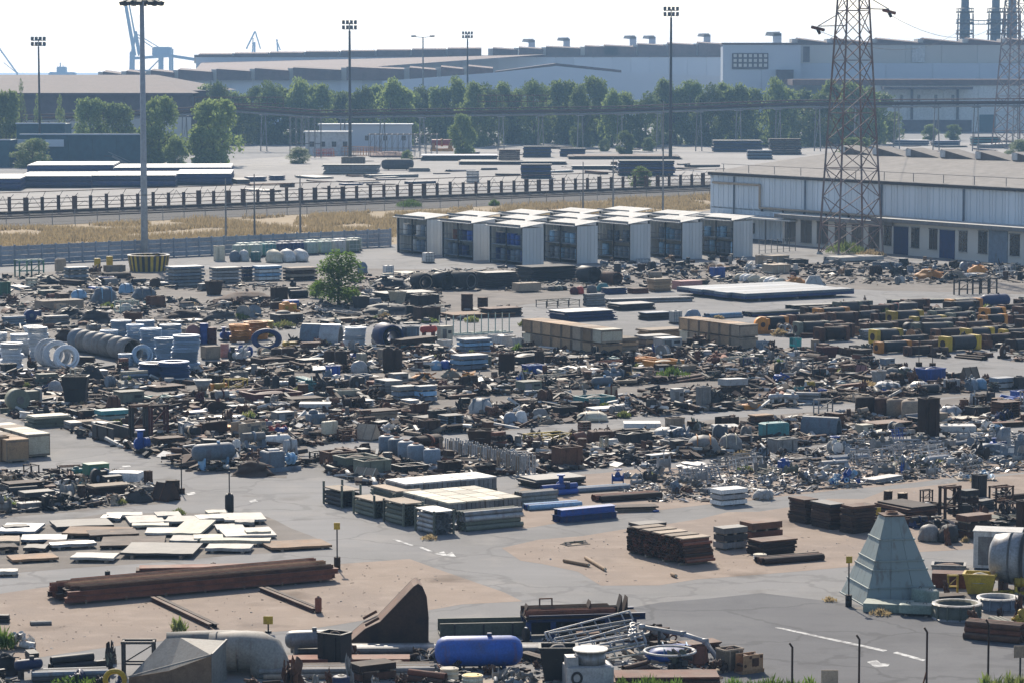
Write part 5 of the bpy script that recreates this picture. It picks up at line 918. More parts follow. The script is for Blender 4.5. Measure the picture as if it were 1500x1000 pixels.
# ------------------------------------------------------------------ hand-placed yard things: kind|outline in the frame|direction|colours|label
TABLE = '''
frame|18 379 62 407|u|green,palegreen|green tubular rack; near the left end of the concrete fence
block|79 379 96 400|u|tan,concrete|tan block; in front of the concrete fence left of the yellow barrels
stack|90 390 128 414|u|bluegrey,grey|blue-grey pile of slabs; below the tan block
heap|35 401 86 417|x|black,charcoal|black heap; under the green tubular rack
box|-12 412 14 433|u|green,charcoal|dark green box; cut by the left edge at the back of the yard
drum|137 379 147 397|x|yellow,yellow|left yellow barrel; near the concrete fence
drum|155 376 165 395|x|yellow,yellow|right yellow barrel; near the striped mast base
tarp|100 424 128 440|u|lightblue,bluegrey|small light blue tarpaulin mound; left of the wrapped loads
tarp|128 420 171 448|u|bluegrey,lightblue|large blue-grey wrapped load; behind the long tan slab
tarp|170 415 197 432|u|lightblue,bluegrey|light blue covered load; farthest of the wrapped loads
tarp|188 420 229 441|u|bluegrey,grey|grey-blue wrapped load; rightmost of the wrapped loads
block|46 437 118 456|u|tan,concrete|long tan slab; on the ground in front of the wrapped loads
heap|76 447 122 466|x|black,black|left part of the big black heap; behind the white coils
heap|112 448 165 474|x|black,charcoal|big black heap; in the left back rows
basket|166 439 201 459|u|palegreen,white|pale green wire basket; right of the big black heap
bin|180 457 208 474|x|rust,darkrust|brown tapered pot; behind the blue-grey coil stacks
pipes|0 462 36 478|u|bluegrey,grey|blue-grey pipes; at the left edge behind the white coils
machine|30 452 62 474|u|navy,bluegrey|dark blue machine block; left of the big black heap
pipes|60 459 100 476|u|grey,silver|grey pipe pieces; in front of the big black heap
machine|118 473 158 488|u|grey,silver|grey arched casting; behind the big concrete pipe
heap|78 478 112 500|x|darkrust,orange|dark bent scrap with orange piece; behind the big concrete pipe
machine|96 483 117 496|u|orange,yellow|orange painted casting; beside the dark bent scrap
trough|150 388 182 400|u|oldtimber,grey|brown timber edging; beside the striped mast base
plates|203 411 300 420|u|grey,bluegrey|low grey plates; below the striped mast base
box|312 360 329 383|u|cream,tan|tall cream crate; behind the white packs
bags|333 366 366 384|u|white,bluegrey|row of white packs; right of the tall cream crate
ibc|366 368 382 384|u|teal,bluegrey|teal liquid container; between the two white rows
bags|383 364 453 386|u|white,cream|long row of white sacks; left of the bushy tree
stack|238 388 298 421|u|bluegrey,grey|big blue-grey stack of flat packs; right of the striped mast base
stack|304 390 352 416|u|silver,grey|pale grey stack of panels; behind the dark brown skip
stack|352 390 370 412|u|navy,charcoal|narrow dark stack; between the two pale stacks
stack|367 388 412 412|u|lightblue,white|light blue and white stack of sheets; left of the brown container stack
stack|412 390 464 412|u|oldtimber,darkrust|brown stack; beside the bushy tree
bin|298 411 326 433|u|darkrust,rust|dark brown skip; standing alone behind the scrap rows
heap|262 434 292 447|x|charcoal,greygreen|low dark heap; left front of the dark brown skip
heap|318 424 400 442|x|rust,redrust|reddish scrap heap; right of the dark brown skip
box|395 420 421 443|u|darkrust,darkrust|dark brown box; among the scrap left of the bushy tree
roll|420 425 452 438|u|black,rubber|black belt roll; at the foot of the pale shrub
pump|424 409 434 422|u|black,charcoal|small black pump; behind the black belt roll
discs|345 446 383 468|x|bluegrey,grey|pair of grey discs; standing among the dark scrap
machine|402 440 439 459|u|orange,yellow|orange machine; right of the pair of grey discs
heap|238 450 300 468|x|darkrust,grey|dark scrap ridge; behind the upright blue drums
heap|296 449 350 470|x|charcoal,rust|mixed dark scrap; left of the pair of grey discs
machine|383 452 452 478|u|charcoal,darkrust|long dark machine bed; in front of the orange machine
plates|244 466 300 474|u|cream,white|pale sheets; left of the upright blue drums
bags|271 474 294 504|x|white,pink|tall white plastic bundle; left of the blue drums
drum|292 474 305 504|x|blue,blue|bright blue drum; beside the tall white bundle
drum|301 480 317 504|x|maroon,maroon|dark maroon drum; beside the bright blue drum
pump|319 479 342 500|u|blue,blue|blue valve assembly; between the drums and the yellow coils
ring|367 481 413 513|X|navy,black|large dark blue ring; standing before the yellow coils
crate|292 505 322 527|u|oldtimber,tan|old tan crate; below the maroon drum
drum|322 503 335 524|x|pink,tan|pinkish drum; right of the old tan crate
valve|333 501 370 524|u|blue,navy|big blue valve; in front of the large dark blue ring
machine|404 498 440 510|u|yellow,rust|yellow scrap piece; right of the large dark blue ring
box|364 520 430 538|u|darkrust,rust|long rusty tray; in front of the big blue valve
vessel|396 509 412 528|x|darkrust,rust|left dark upright cylinder; behind the long rusty tray
vessel|412 508 430 530|x|darkrust,rust|right dark upright cylinder; behind the long rusty tray
tunnels|437 474 503 504|-20|silver,bluegrey|pale ribbed tunnel sections; left of the white coil with the blue ring
bags|524 383 538 401|x|blue,bluegrey|blue wrapped bundle; right of the bushy tree
ibc|560 388 577 403|u|white,bluegrey|small white box; right of the bushy tree
ibc|617 369 637 386|u|white,charcoal|white caged liquid container; in front of the first shelter
roll|599 400 636 427|-70|rubber,oldtimber|large brown belt roll; at the left of the belt pile
roll|634 399 662 426|-50|black,rubber|black crumpled belt roll; right of the large brown roll
roll|658 398 698 426|-40|rubber,grey|grey-black belt roll; before the folded belts
plates|694 396 762 424|u|rubber,black|folded black belts; left part under the shelters
plates|752 386 850 414|u|black,rubber|long pile of folded black belting; in front of the shelters
roll|846 390 880 416|-60|black,rubber|dark belt roll; at the right end of the belting
block|750 413 793 429|u|tan,concrete|plain concrete beam; lying before the belting
roll|878 398 914 418|-60|rust,black|brown rimmed reel roll; right of the concrete beam
heap|540 402 600 424|x|black,grey|dark belt scraps; left of the large brown roll
plates|540 424 640 444|u|charcoal,black|stack of dark plates; right of the bushy tree
box|600 430 643 458|u|black,charcoal|black box; at the right end of the dark plates
box|604 448 645 472|u|darkrust,black|dark brown box; in front of the black box
heap|525 440 606 462|x|charcoal,grey|grey and black scrap; left of the dark brown box
machine|550 452 572 464|u|cream,grey|cream machine cover; in the dark scrap
drum|675 431 693 456|x|darkrust,rust|taller rusty drum; standing on the open asphalt
drum|699 436 715 452|x|darkrust,rust|shorter rusty drum; standing on the open asphalt
plates|640 454 760 468|u|rust,brownplate|rusty plates; under the two standing drums
plates|700 448 768 466|u|charcoal,rust|dark plate pile; right of the shorter rusty drum
posts|637 458 752 494|u|palegreen,cream|rack of pale green posts; left of the timber crates
tank|613 477 642 505|u|red,maroon|red machine; left of the cream cabinet
cabinet|640 477 663 505|u|cream,grey|cream cabinet; with a dark window beside the red machine
roll|544 474 590 511|-72|navy,black|dark blue drum ring; right of the white coil stack
box|588 477 614 508|u|bluegrey,navy|blue-grey box; right of the dark blue drum ring
stack|668 493 722 520|u|bluegrey,lightblue|upper blue-grey stack of racks; in front of the pale posts
stack|658 516 716 543|u|lightblue,bluegrey|lower light blue stack; before the upper blue-grey stack
bags|628 526 662 542|u|blue,lightblue|bright blue crates; left of the lower light blue stack
vessel|560 508 576 546|x|darkrust,black|left tall dark cylinder; before the dark blue drum ring
vessel|573 510 589 545|x|darkrust,rust|right tall dark cylinder; before the dark blue drum ring
vessel|474 512 490 538|x|darkrust,oldtimber|first dark upright barrel; left of the white coil stack
vessel|490 512 508 540|x|darkrust,rust|second dark upright barrel; left of the white coil stack
box|476 534 498 550|u|blue,navy|small blue box; below the dark upright barrels
box|730 516 754 548|x|darkrust,black|tall dark square bin; left of the blue lidded box
box|764 532 798 549|u|blue,lightblue|blue lidded box; in front of the timber crates
bags|512 526 540 548|u|grey,silver|grey wrapped boxes; below the white coil stack
heap|510 532 560 546|x|grey,white|pale scrap; below the white coil stack
box|503 546 545 566|u|bluegrey,charcoal|flat blue-grey box; in the middle rows
cabinet|568 545 598 566|u|grey,bluegrey|grey block cabinet; beside the orange chains
heap|596 545 642 560|x|orange,brownplate|orange chain heap; right of the grey cabinet
heap|672 543 702 559|x|orange,brownplate|orange castings; right of the orange chain heap
heap|645 538 676 556|x|greygreen,orange|rusty heap with weeds; between the orange heaps
stack|572 562 612 590|u|bluegrey,grey|left stack of blue-grey pallets; in the middle rows
stack|606 562 640 590|u|lightblue,bluegrey|right stack of blue-grey pallets; in the middle rows
bin|718 562 748 578|u|charcoal,white|dark trough with pale contents; below the tall dark bin
cabinet|755 556 794 576|u|greygreen,grey|grey-green box; below the blue lidded box
tank|864 551 901 569|u|bluegrey,lightblue|blue-grey lidded tank; beside the dry weeds
heap|834 556 866 570|x|tan,oldtimber|tan soil heap; left of the blue-grey lidded tank
box|920 521 962 540|u|orange,orange|left orange skip; beside the yellow weeds
box|942 524 1004 546|u|orange,cream|right orange skip; with a pale lid beside the yellow weeds
stack|885 490 937 521|v|oldtimber,timber|low pile of older crates; right of the long timber crate wall
plates|932 478 1010 496|u|timber,oldtimber|timber boards; between the two crate walls
stack|930 488 985 512|u|oldtimber,grey|grey and brown packs; between the two crate walls
cabinet|958 493 1000 515|u|white,grey|white machine cabinet; before the right crate wall
ibc|980 454 1000 475|u|white,bluegrey|white water tank; behind the right crate wall
bags|1000 452 1030 474|u|white,bluegrey|white wrapped goods; above the right crate wall
pipes|853 427 888 449|u|silver,grey|three short grey pipes; stacked on the open asphalt
pipes|880 433 1022 446|u|silver,grey|long bundle of pale grey pipes; on the open asphalt
frame|785 437 850 452|u|charcoal,greygreen|low dark trestle frame; left of the short grey pipes
plates|800 450 906 472|u|navy,silver|dark plate pile with grey top; before the low trestle frame
plates|888 441 962 456|u|charcoal,grey|dark flat bars; right of the dark plate pile
plates|935 455 985 470|u|charcoal,bluegrey|dark bundles; left of the white water tank
bags|833 419 858 432|u|red,maroon|red bundles; below the belting
bags|858 417 876 430|u|bluegrey,grey|grey bales; between the red and green bundles
bags|872 414 894 428|u|aqua,teal|bright green-blue bundle; in the back rows
plates|880 420 920 432|u|navy,charcoal|dark boards; below the green-blue bundle
plates|918 421 952 431|u|redrust,rust|rust red boards; left of the sawn timber stack
plates|948 407 986 428|u|timber,tan|sawn timber stack; below the shelters
bags|800 418 833 427|u|greygreen,charcoal|dark green bundles; left of the red bundles
slab|985 410 1030 425|u|pink,tan|pinkish sheets; on the asphalt right of the timber
box|1040 391 1063 407|u|blue,navy|blue box; in the dark machinery below the shelters
crate|1118 373 1158 387|u|tan,concrete|upper pale crate; behind the white sacks
crate|1118 386 1160 402|u|tan,cream|lower pale crate; behind the white sacks
bags|1076 401 1118 414|v|white,cream|left half of the white sack line; behind the dark raft of plates
bags|1112 406 1156 419|v|white,cream|right half of the white sack line; behind the dark raft of plates
tent|1178 404 1209 419|x|white,grey|small white tent-like cover; right of the white sack line
heap|1150 404 1184 419|x|orange,redrust|orange scrap; left of the white tent cover
bags|1156 398 1168 406|u|red,maroon|small red bundle; above the orange scrap
plates|1000 409 1040 418|u|charcoal,tan|dark flat pieces; left of the white sack line
pipes|1030 456 1092 468|u|bluegrey,lightblue|blue-grey pipes; behind the right crate wall
pipes|1086 452 1178 465|u|greygreen,navy|long dark green pipes; in front of the dark raft
beams|1150 443 1250 454|u|grey,charcoal|thin steel sections; in front of the dark raft
machine|1156 492 1176 514|u|teal,aqua|teal machine; standing on the road below the rollers
machine|1104 463 1134 490|u|orange,darkrust|orange bearing stand; at the left end of the rollers
ring|1140 475 1152 489|X|silver,grey|left pale ring; at the left end of the rollers
ring|1149 475 1161 489|X|silver,grey|right pale ring; at the left end of the rollers
pipes|1258 480 1306 498|u|silver,teal|pale pipe with teal pipe; among the rollers
vessel|1318 442 1346 462|x|charcoal,black|dark stubby vessel; behind the rollers
roller|1287 444 1322 458|u|charcoal,red|red ended roller; at the back of the roller field
tank|1434 431 1488 453|u|navy,darkrust|dark drum tank with blue end; at the right of the roller field
beams|1300 436 1436 446|u|greygreen,charcoal|long thin beams; behind the dark rollers
pipes|1400 441 1436 454|u|lightblue,teal|light blue pipes; left of the dark drum tank
frame|1398 408 1428 433|u|charcoal,charcoal|left dark trestle; on the pale asphalt
frame|1426 406 1464 432|u|charcoal,charcoal|right dark trestle; on the pale asphalt
heap|1340 391 1386 410|x|orange,tan|orange-brown parts heap; right of the annex yard
heap|1380 393 1420 412|x|tan,pink|pale brown parts heap; next to the orange-brown heap
heap|1418 386 1452 402|x|orange,rust|orange scrap pile; under the annex
railings|1452 384 1500 408|u|white,silver|white frames; at the right edge below the annex
bags|1310 404 1328 415|u|white,grey|small white crate; before the orange-brown heap
machine|1312 380 1336 388|u|redrust,rust|reddish casting; right of the planter
box|1280 383 1312 395|u|bluegrey,white|small blue-grey crate; below the planter
block|1210 373 1300 385|u|concrete,concrete|low concrete planter; at the foot of the pylon
plates|7 544 46 558|u|blue,blue|dark blue box lid; at the left below the white coils
plates|10 553 54 567|u|charcoal,darkrust|dark plates; under the blue lid
bags|68 556 91 578|u|bluegrey,silver|pale blue plastic sack; left of the black pot
bin|90 548 128 594|x|black,darkrust|tall black pot; left of the grey-green cabinet
machine|-6 564 64 608|u|greygreen,grey|large grey-green machine housing; at the left edge
heap|112 528 152 562|x|black,darkrust|black scrap block; below the big concrete pipe
machine|150 548 174 572|u|bluegrey,grey|blue-grey casting; beside the pale beams
pipes|172 540 216 562|u|cream,bluegrey|pale beams; left of the dark blue coil stack
cabinet|163 570 209 597|u|greygreen,greygreen|grey-green cabinet; below the dark blue coil stack
box|207 577 252 592|u|palegreen,teal|pale green tray; right of the grey-green cabinet
plates|30 603 102 627|u|greygreen,cream|grey-green slab pile; beside the left road
box|100 597 140 613|u|black,charcoal|black trough; left of the green panel
stack|135 596 188 618|u|teal,palegreen|green panel stack; beside the black trough
plates|100 612 150 624|u|tan,oldtimber|tan board pile; below the black trough
machine|66 596 102 606|u|yellow,tan|yellow jib piece; above the grey-green slab pile
trough|126 618 188 650|v|charcoal,darkrust|dark trough with a white sheet; beside the left road
slab|130 616 160 632|v|white,white|white sheet; lying on the dark trough
machine|112 627 126 641|x|charcoal,greygreen|small dark cube; on the left road edge
frame|187 590 216 645|u|charcoal,rust|tall dark gantry frame; beside the blue pump
frame|214 590 246 640|u|maroon,darkrust|tall maroon gantry frame; right of the dark gantry
pump|196 628 220 664|u|blue,blue|bright blue pump; under the dark gantry frame
plates|216 636 272 660|u|darkrust,rust|dark rusty plates; right of the bright blue pump
funnel|282 555 309 582|x|grey,bluegrey|grey funnel hopper; in the left rows
frame|326 552 362 574|u|yellow,yellow|yellow cage frame; right of the grey funnel hopper
roller|304 560 332 573|u|yellow,orange|yellow ended shaft; left of the yellow cage
box|346 568 440 592|u|maroon,maroon|long dark red bedplate; in the left rows
vessel|386 550 396 572|x|black,black|left black stub; on the dark red bedplate
vessel|398 549 409 576|x|black,black|middle black stub; on the dark red bedplate
vessel|422 550 433 570|x|black,black|right black stub; on the dark red bedplate
slab|260 600 302 614|u|white,cream|white flat sheet; left of the yellow weeds
slab|264 607 358 620|u|silver,white|long pale sheet; before the white flat sheet
plates|280 620 346 636|u|redrust,orange|red rusty plate pile; below the long pale sheet
box|398 589 424 602|u|bluegrey,white|small white framed box; in the left rows
slab|438 588 484 603|x|white,white|crumpled white sheet; right of the small framed box
cabinet|396 601 430 620|u|grey,white|grey cabinet with white top; below the small framed box
tank|374 616 400 634|u|bluegrey,red|blue-grey motor; with a red part beside it
valve|392 616 420 638|u|red,silver|red valve with silver wheel; in the left rows
machine|346 628 392 660|u|bluegrey,grey|blue-grey gear housing; above the blue vessels
tank|374 636 428 656|u|white,silver|white cylinder tank; lying on blue machinery
machine|372 652 440 692|u|bluegrey,lightblue|large blue-grey machine; beside the left crossroads
tank|274 648 346 690|u|bluegrey,lightblue|blue-grey vessel; at the corner of the crossroads
heap|340 668 398 698|x|darkrust,redrust|rusty drum scrap; right of the blue-grey vessel
machine|440 596 482 630|u|bluegrey,grey|blue-grey cylinder group; below the crumpled white sheet
tarp|682 582 727 612|-25|white,bluegrey|white wrapped coil; at the end of the short road
roll|718 590 746 610|-50|black,rust|dark open pipe end; right of the white wrapped coil
bags|735 600 775 624|u|white,bluegrey|white bags on a pallet; in the middle rows
bags|775 596 805 616|u|silver,grey|grey bags; right of the white bags
pallets|640 604 680 632|u|charcoal,bluegrey|dark grey pallet stack; in the middle rows
plates|516 596 584 622|u|tan,darkrust|tan topped dark plate pile; left of the white debris
fittings|570 608 622 626|x|white,rust|pale debris pile; in the middle rows
gable|516 620 558 646|-30|tan,oldtimber|tan ridged cover; beside the short road
fittings|556 618 586 638|x|white,silver|white fittings; right of the tan ridged cover
box|612 612 645 636|u|darkrust,redrust|dark brown crate box; left of the dark pallet stack
bin|684 627 722 656|x|darkrust,oldtimber|brown tapered hopper bin; standing beside the road
pump|702 636 722 656|u|bluegrey,grey|blue-grey pump; against the brown tapered bin
roll|716 634 752 656|-40|black,navy|black hose bundle; right of the brown tapered bin
frame|766 630 838 655|u|yellow,yellow|yellow painted frames; in the centre rows
curved|832 630 862 658|60|redrust,rust|rusty curved plate; right of the yellow painted frames
box|808 650 854 686|u|rust,darkrust|rusty deep box; before the rusty curved plate
slab|914 616 968 630|x|white,silver|white plastic sheet; on the scrap right of the centre
tarp|958 625 1000 642|x|white,silver|white covered load; right of the white plastic sheet
box|968 640 1018 664|u|grey,charcoal|grey open skip; in the centre right rows
tarp|1008 636 1054 668|x|grey,orange|grey bulk bag with orange top; beside the road
tarp|1054 634 1088 664|x|grey,cream|grey bulk bag with cream top; beside the road
box|1126 638 1170 662|u|grey,greygreen|grey trough box; beside the road sign
box|840 576 902 598|u|teal,charcoal|dark teal row of housings; in the centre rows
bin|808 592 846 612|u|charcoal,darkrust|dark open skip; left of the crumpled white heap
tarp|846 602 890 618|x|cream,white|crumpled white heap; beside the centre road
machine|886 590 930 610|u|grey,silver|grey cast housing; right of the crumpled white heap
machine|944 580 972 606|u|charcoal,grey|dark rounded cover; beside the pale twin columns
cabinet|982 568 1002 596|u|silver,grey|pale twin columns; right of the centre rows
box|1020 564 1042 600|u|grey,grey|grey upright box; in the right rows
machine|1166 556 1200 572|u|yellow,yellow|yellow chute piece; in the right rows
box|1186 568 1212 584|u|blue,navy|dark blue tray; below the yellow chute piece
tank|1124 576 1150 594|u|silver,white|left silver cylinder; in the right rows
tank|1146 576 1172 596|-25|silver,white|middle silver cylinder; in the right rows
pipes|1166 572 1204 592|-15|silver,bluegrey|pale pipe with blue end; right of the silver cylinders
slab|1082 590 1116 600|u|orange,tan|orange-brown sheet; left of the silver cylinders
curved|1174 606 1236 642|-25|bluegrey,silver|blue-white curved cover; beside the road on the right
frame|1192 582 1222 606|u|grey,grey|grey gate frame; behind the curved cover
plates|1096 604 1136 628|u|rust,brownplate|rusty plate roof; behind the road sign
machine|1046 606 1086 630|u|darkrust,rust|dark rusty gearbox; above the grey bulk bags
box|1342 536 1388 560|u|blue,navy|blue container box; between the two dark posts
gable|1406 537 1440 562|u|oldtimber,darkrust|brown house shaped cover; right of the blue container box
bags|1414 552 1452 572|u|lightblue,bluegrey|light blue sacks; under the brown house cover
stack|1450 550 1490 570|u|bluegrey,silver|blue-grey pallet load; right of the light blue sacks
bags|1294 536 1344 558|u|silver,grey|grey bagged goods; left of the blue container box
machine|1257 519 1288 532|u|charcoal,black|dark car-shaped casting; on the road below the rollers
cabinet|1290 524 1312 536|u|bluegrey,grey|blue-grey cover; right of the dark casting
tarp|1282 558 1320 572|x|white,silver|bright white sheeted load; in the right rows
tarp|1334 558 1362 572|x|silver,white|silver sheeted load; right of the bright white one
roll|1344 562 1380 578|u|black,charcoal|black bundle; below the silver sheeted load
gable|1252 534 1274 552|-40|pink,maroon|reddish cone cover; left of the grey bagged goods
vessel|1254 578 1284 612|x|darkrust,oldtimber|first brown barrel column; of the row beside the road
vessel|1280 580 1304 612|x|rust,oldtimber|second brown barrel column; of the row beside the road
vessel|1300 582 1326 614|x|oldtimber,rust|third brown barrel column; of the row beside the road
vessel|1322 584 1350 618|x|oldtimber,tan|fourth brown barrel column; of the row beside the road
box|1346 580 1378 640|u|darkrust,black|tall dark shed-like box; at the end of the barrel row
slab|1378 620 1430 632|x|white,cream|white oval board; right of the tall dark box
fittings|1430 616 1478 632|x|white,lightblue|white and blue oddments; beside the right road
tarp|1376 594 1410 612|x|silver,bluegrey|silver cage bundle; right of the tall dark box
box|1416 592 1456 610|u|charcoal,greygreen|dark long box; right of the silver cage bundle
bin|1428 576 1446 590|x|darkrust,black|small dark bin; beside the right road
box|1482 570 1512 582|u|blue,navy|dark blue box; cut by the right edge
machine|1484 548 1512 570|u|charcoal,black|black machine; cut by the right edge
plates|1260 612 1346 634|u|darkrust,rust|dark flat bars under the barrels; beside the road
fittings|1250 628 1300 644|x|bluegrey,white|bluish fittings heap; before the barrel row
box|-10 636 12 676|u|timber,white|timber box; cut by the left edge at the crossroads
plates|-8 700 60 724|u|charcoal,darkrust|dark plates; at the left edge below the crates
cabinet|118 676 158 704|u|green,teal|green machine block; left of the crossroads
machine|98 680 126 700|u|teal,green|small teal block; beside the green machine block
slab|158 688 208 706|-12|white,silver|narrow white sheets; right of the green machine block
gable|218 706 262 735|-35|darkrust,rust|dark brown tent-like cover; at the corner of the left plot
machine|66 683 98 702|u|darkrust,black|dark rusted wheels; behind the left plot scrap
stack|22 714 78 740|u|charcoal,darkrust|dark steel frames; in the left plot
fittings|64 720 130 742|x|charcoal,white|row of small dark rollers; in the left plot
block|22 732 60 748|u|grey,greygreen|grey beam block; at the front of the left plot
plates|120 704 188 730|u|darkrust,tan|brown topped plates; in the left plot
heap|182 712 222 736|x|charcoal,darkrust|dark scrap; left of the dark brown cover
'''
for ln in TABLE.strip().splitlines():
    k, bx, ori, c, lab = ln.split('|'); bx = [float(v) for v in bx.split()]
    try: ori = float(ori)
    except ValueError: pass
    make(k, bx, ori, c, lab)
# timber crate walls: every crate a thing of its own
def crate_wall(p, dirv, n, tiers, L, D_, H, ang, what, c='timber'):
    for i in range(n):
        for t in range(tiers):
            q = p + dirv * (L * 1.06 * i) + Vector((0, 0, H * t)); rng = random.Random(i * 7 + t)
            r = empty('timber_crate', q, ang, 'timber crate, %s from the left, in the %s tier of the %s' % (('first', 'second', 'third', 'fourth', 'fifth', 'sixth', 'seventh', 'eighth', 'ninth', 'tenth')[i], ('bottom', 'top')[t], what), 'crate', 'crates of the ' + what)
            k_crate(r, L, D_, H * .985, rng.choice((c, c, 'tan', 'cream')), 'oldtimber', rng)
            if t == 0: mark(q, L, D_, ang); 
    LAND.append((what, PROJ(p + dirv * L * n / 2)[0], PROJ(p + dirv * L * n / 2)[1]))
nv = -VD
crate_wall(G(786, 507), nv, 8, 2, 1.55, 2.2, 1.22, VA - math.pi, 'long timber crate wall')
crate_wall(G(1014, 502), nv, 6, 2, 1.5, 2.0, 1.15, VA - math.pi, 'right timber crate wall')
crate_wall(G(-16, 664), nv, 4, 1, 1.35, 1.5, 1.5, VA - math.pi, 'left edge crate row')
crate_wall(G(4, 654), nv, 5, 1, 1.3, 1.6, 1.55, VA - math.pi, 'white topped crate row', 'cream')
# liquid containers in rows behind the tree
for i in range(9):
    for j in range(2):
        q = G(352 + i * 20.5, 378 - i * 1.0) + UD * 0 + Vector((0, j * 4.5, 0)); c = ('palegreen', 'palegreen', 'teal', 'navy', 'navy', 'palegreen', 'palegreen', 'white', 'palegreen')[i]
        r = empty('liquid_container', q, UA, '%s liquid container, %s from the left in the %s row by the fence' % ({'palegreen': 'pale green', 'navy': 'dark'}.get(c, c), ('first', 'second', 'third', 'fourth', 'fifth', 'sixth', 'seventh', 'eighth', 'ninth')[i], ('front', 'back')[j]), 'container', 'liquid containers by the fence'); k_ibc(r, 1.75, 1.5, 1.75, c, 'white' if c != 'navy' else 'bluegrey', random.Random(i)); mark(q, 1.8, 1.5, UA)
# hose coils: every coil a thing of its own, stacked
ORD = ('bottom', 'second', 'third', 'fourth', 'fifth', 'sixth', 'seventh', 'top')
def coil_stack(px, base, wpx, hpx, n, c, what):
    q = G(px, base); s = MPP(q); w = wpx * s; h = hpx * s / n; q.y += w / 2; rng = random.Random(int(px * 7 + base)); mark(q, w, w, 0)
    for i in range(n):
        o = link('hose_coil', smesh('coil', {'white': 'coilwhite', 'silver': 'coilwhite', 'bluegrey': 'coilblue', 'navy': 'coilnavy'}.get(c, c)), None, None, (q.x + rng.uniform(-.05, .05) * w, q.y + rng.uniform(-.05, .05) * w, h * (i + .5)), (0, 0, rng.uniform(0, 6)), (w * rng.uniform(.93, 1.03), w, h * .98))
        tag(o, '%s hose coil, %s in the %s' % ({'lightblue': 'light blue', 'bluegrey': 'blue-grey'}.get(c, c), 'topmost' if i == n - 1 else ORD[i] + ' up', what), 'hose coil', 'hose coils in stacks')
    LAND.append((what, px, base))
for a in ((15, 543, 32, 40, 5, 'white', 'white coil stack at the left edge'), (-4, 520, 26, 32, 4, 'white', 'white coil stack cut by the left edge'), (26, 520, 28, 30, 4, 'white', 'white coil stack behind the left edge one'), (54, 524, 30, 44, 5, 'white', 'tall white coil stack'), (48, 508, 28, 30, 4, 'silver', 'pale coil stack behind the tall white one'),
          (158, 504, 26, 20, 2, 'bluegrey', 'leftmost low coil stack'), (176, 500, 30, 30, 4, 'bluegrey', 'coil stack behind the concrete pipe end'), (196, 508, 26, 32, 4, 'bluegrey', 'coil stack second behind the concrete pipe'), (212, 490, 28, 20, 3, 'bluegrey', 'farthest coil stack'), (220, 524, 32, 42, 5, 'bluegrey', 'tall coil stack in the middle of the group'), (248, 508, 32, 32, 4, 'bluegrey', 'coil stack at the back right'), (242, 540, 34, 44, 6, 'bluegrey', 'tall coil stack in front'), (270, 548, 40, 56, 7, 'bluegrey', 'tallest coil stack at the right'), (184, 536, 22, 18, 2, 'bluegrey', 'small coil stack by the concrete pipe mouth'),
          (222, 558, 42, 26, 4, 'navy', 'left dark blue coil stack'), (254, 560, 44, 30, 4, 'navy', 'right dark blue coil stack'), (519, 511, 32, 31, 5, 'white', 'white coil stack beside the blue ring'), (350, 502, 30, 26, 3, 'orange', 'left orange coil stack'), (374, 498, 36, 26, 3, 'orange', 'middle orange coil stack'), (384, 488, 30, 17, 2, 'yellow', 'yellow coil stack at the back')): coil_stack(*a)
# coils lying on edge
for i, (px, base, w, c, lab) in enumerate(((70, 536, 40, 'white', 'white hose coil on edge, farthest of the leaning row'), (82, 539, 40, 'white', 'white hose coil on edge, middle of the leaning row'), (96, 541, 36, 'white', 'white hose coil on edge, nearest of the leaning row'), (207, 535, 30, 'bluegrey', 'blue-grey hose coil leaning on edge before the concrete pipe'))):
    q = G(px, base); s = MPP(q); W = w * s; o = link('hose_coil', smesh('coil', {'white': 'coilwhite', 'silver': 'coilwhite', 'bluegrey': 'coilblue', 'navy': 'coilnavy'}.get(c, c)), None, None, (q.x, q.y + .5, W * .47), (R(72), 0, R(18)), (W, W, .9)); tag(o, lab, 'hose coil', 'hose coils lying on edge'); mark(q, W, 1, 0)
# big concrete pipe in rings
r = empty('concrete_pipe', G(158, 531), VA - math.pi, 'large grey concrete pipe of several rings lying before the coils', 'pipe'); r.location.y += 4
for i in range(7): part(r, 'pipe_ring', 'pipex', 'grey' if i else 'bluegrey', -7.2 + i * 1.72, 0, .98, 1.68, 1.92, 1.92)
LAND.append(('big concrete pipe', 150, 528)); mark(Vector(r.location), 12, 2, r.rotation_euler.z)
# dark raft of plates on the pale asphalt
r = empty('plate_raft', G(1127, 441), UA, 'wide dark raft of coated plates on the pale asphalt', 'plates'); r.location.y += 7; rng = random.Random(2)
for i in range(5):
    for j in range(2): part(r, 'plate', 'box', 'navy' if j == 0 else 'bluegrey', rng.uniform(-.3, .3), -5 + i * 2.5, .45 + .3 * j, 14.5, 2.4, .28)
    for k in (-5, 0, 5): part(r, 'bearer', 'box', 'oldtimber', k, -5 + i * 2.5, .15, .3, 2.2, .3)
mark(Vector(r.location), 14, 12, UA); LAND.append(('dark raft of plates', 1127, 438))
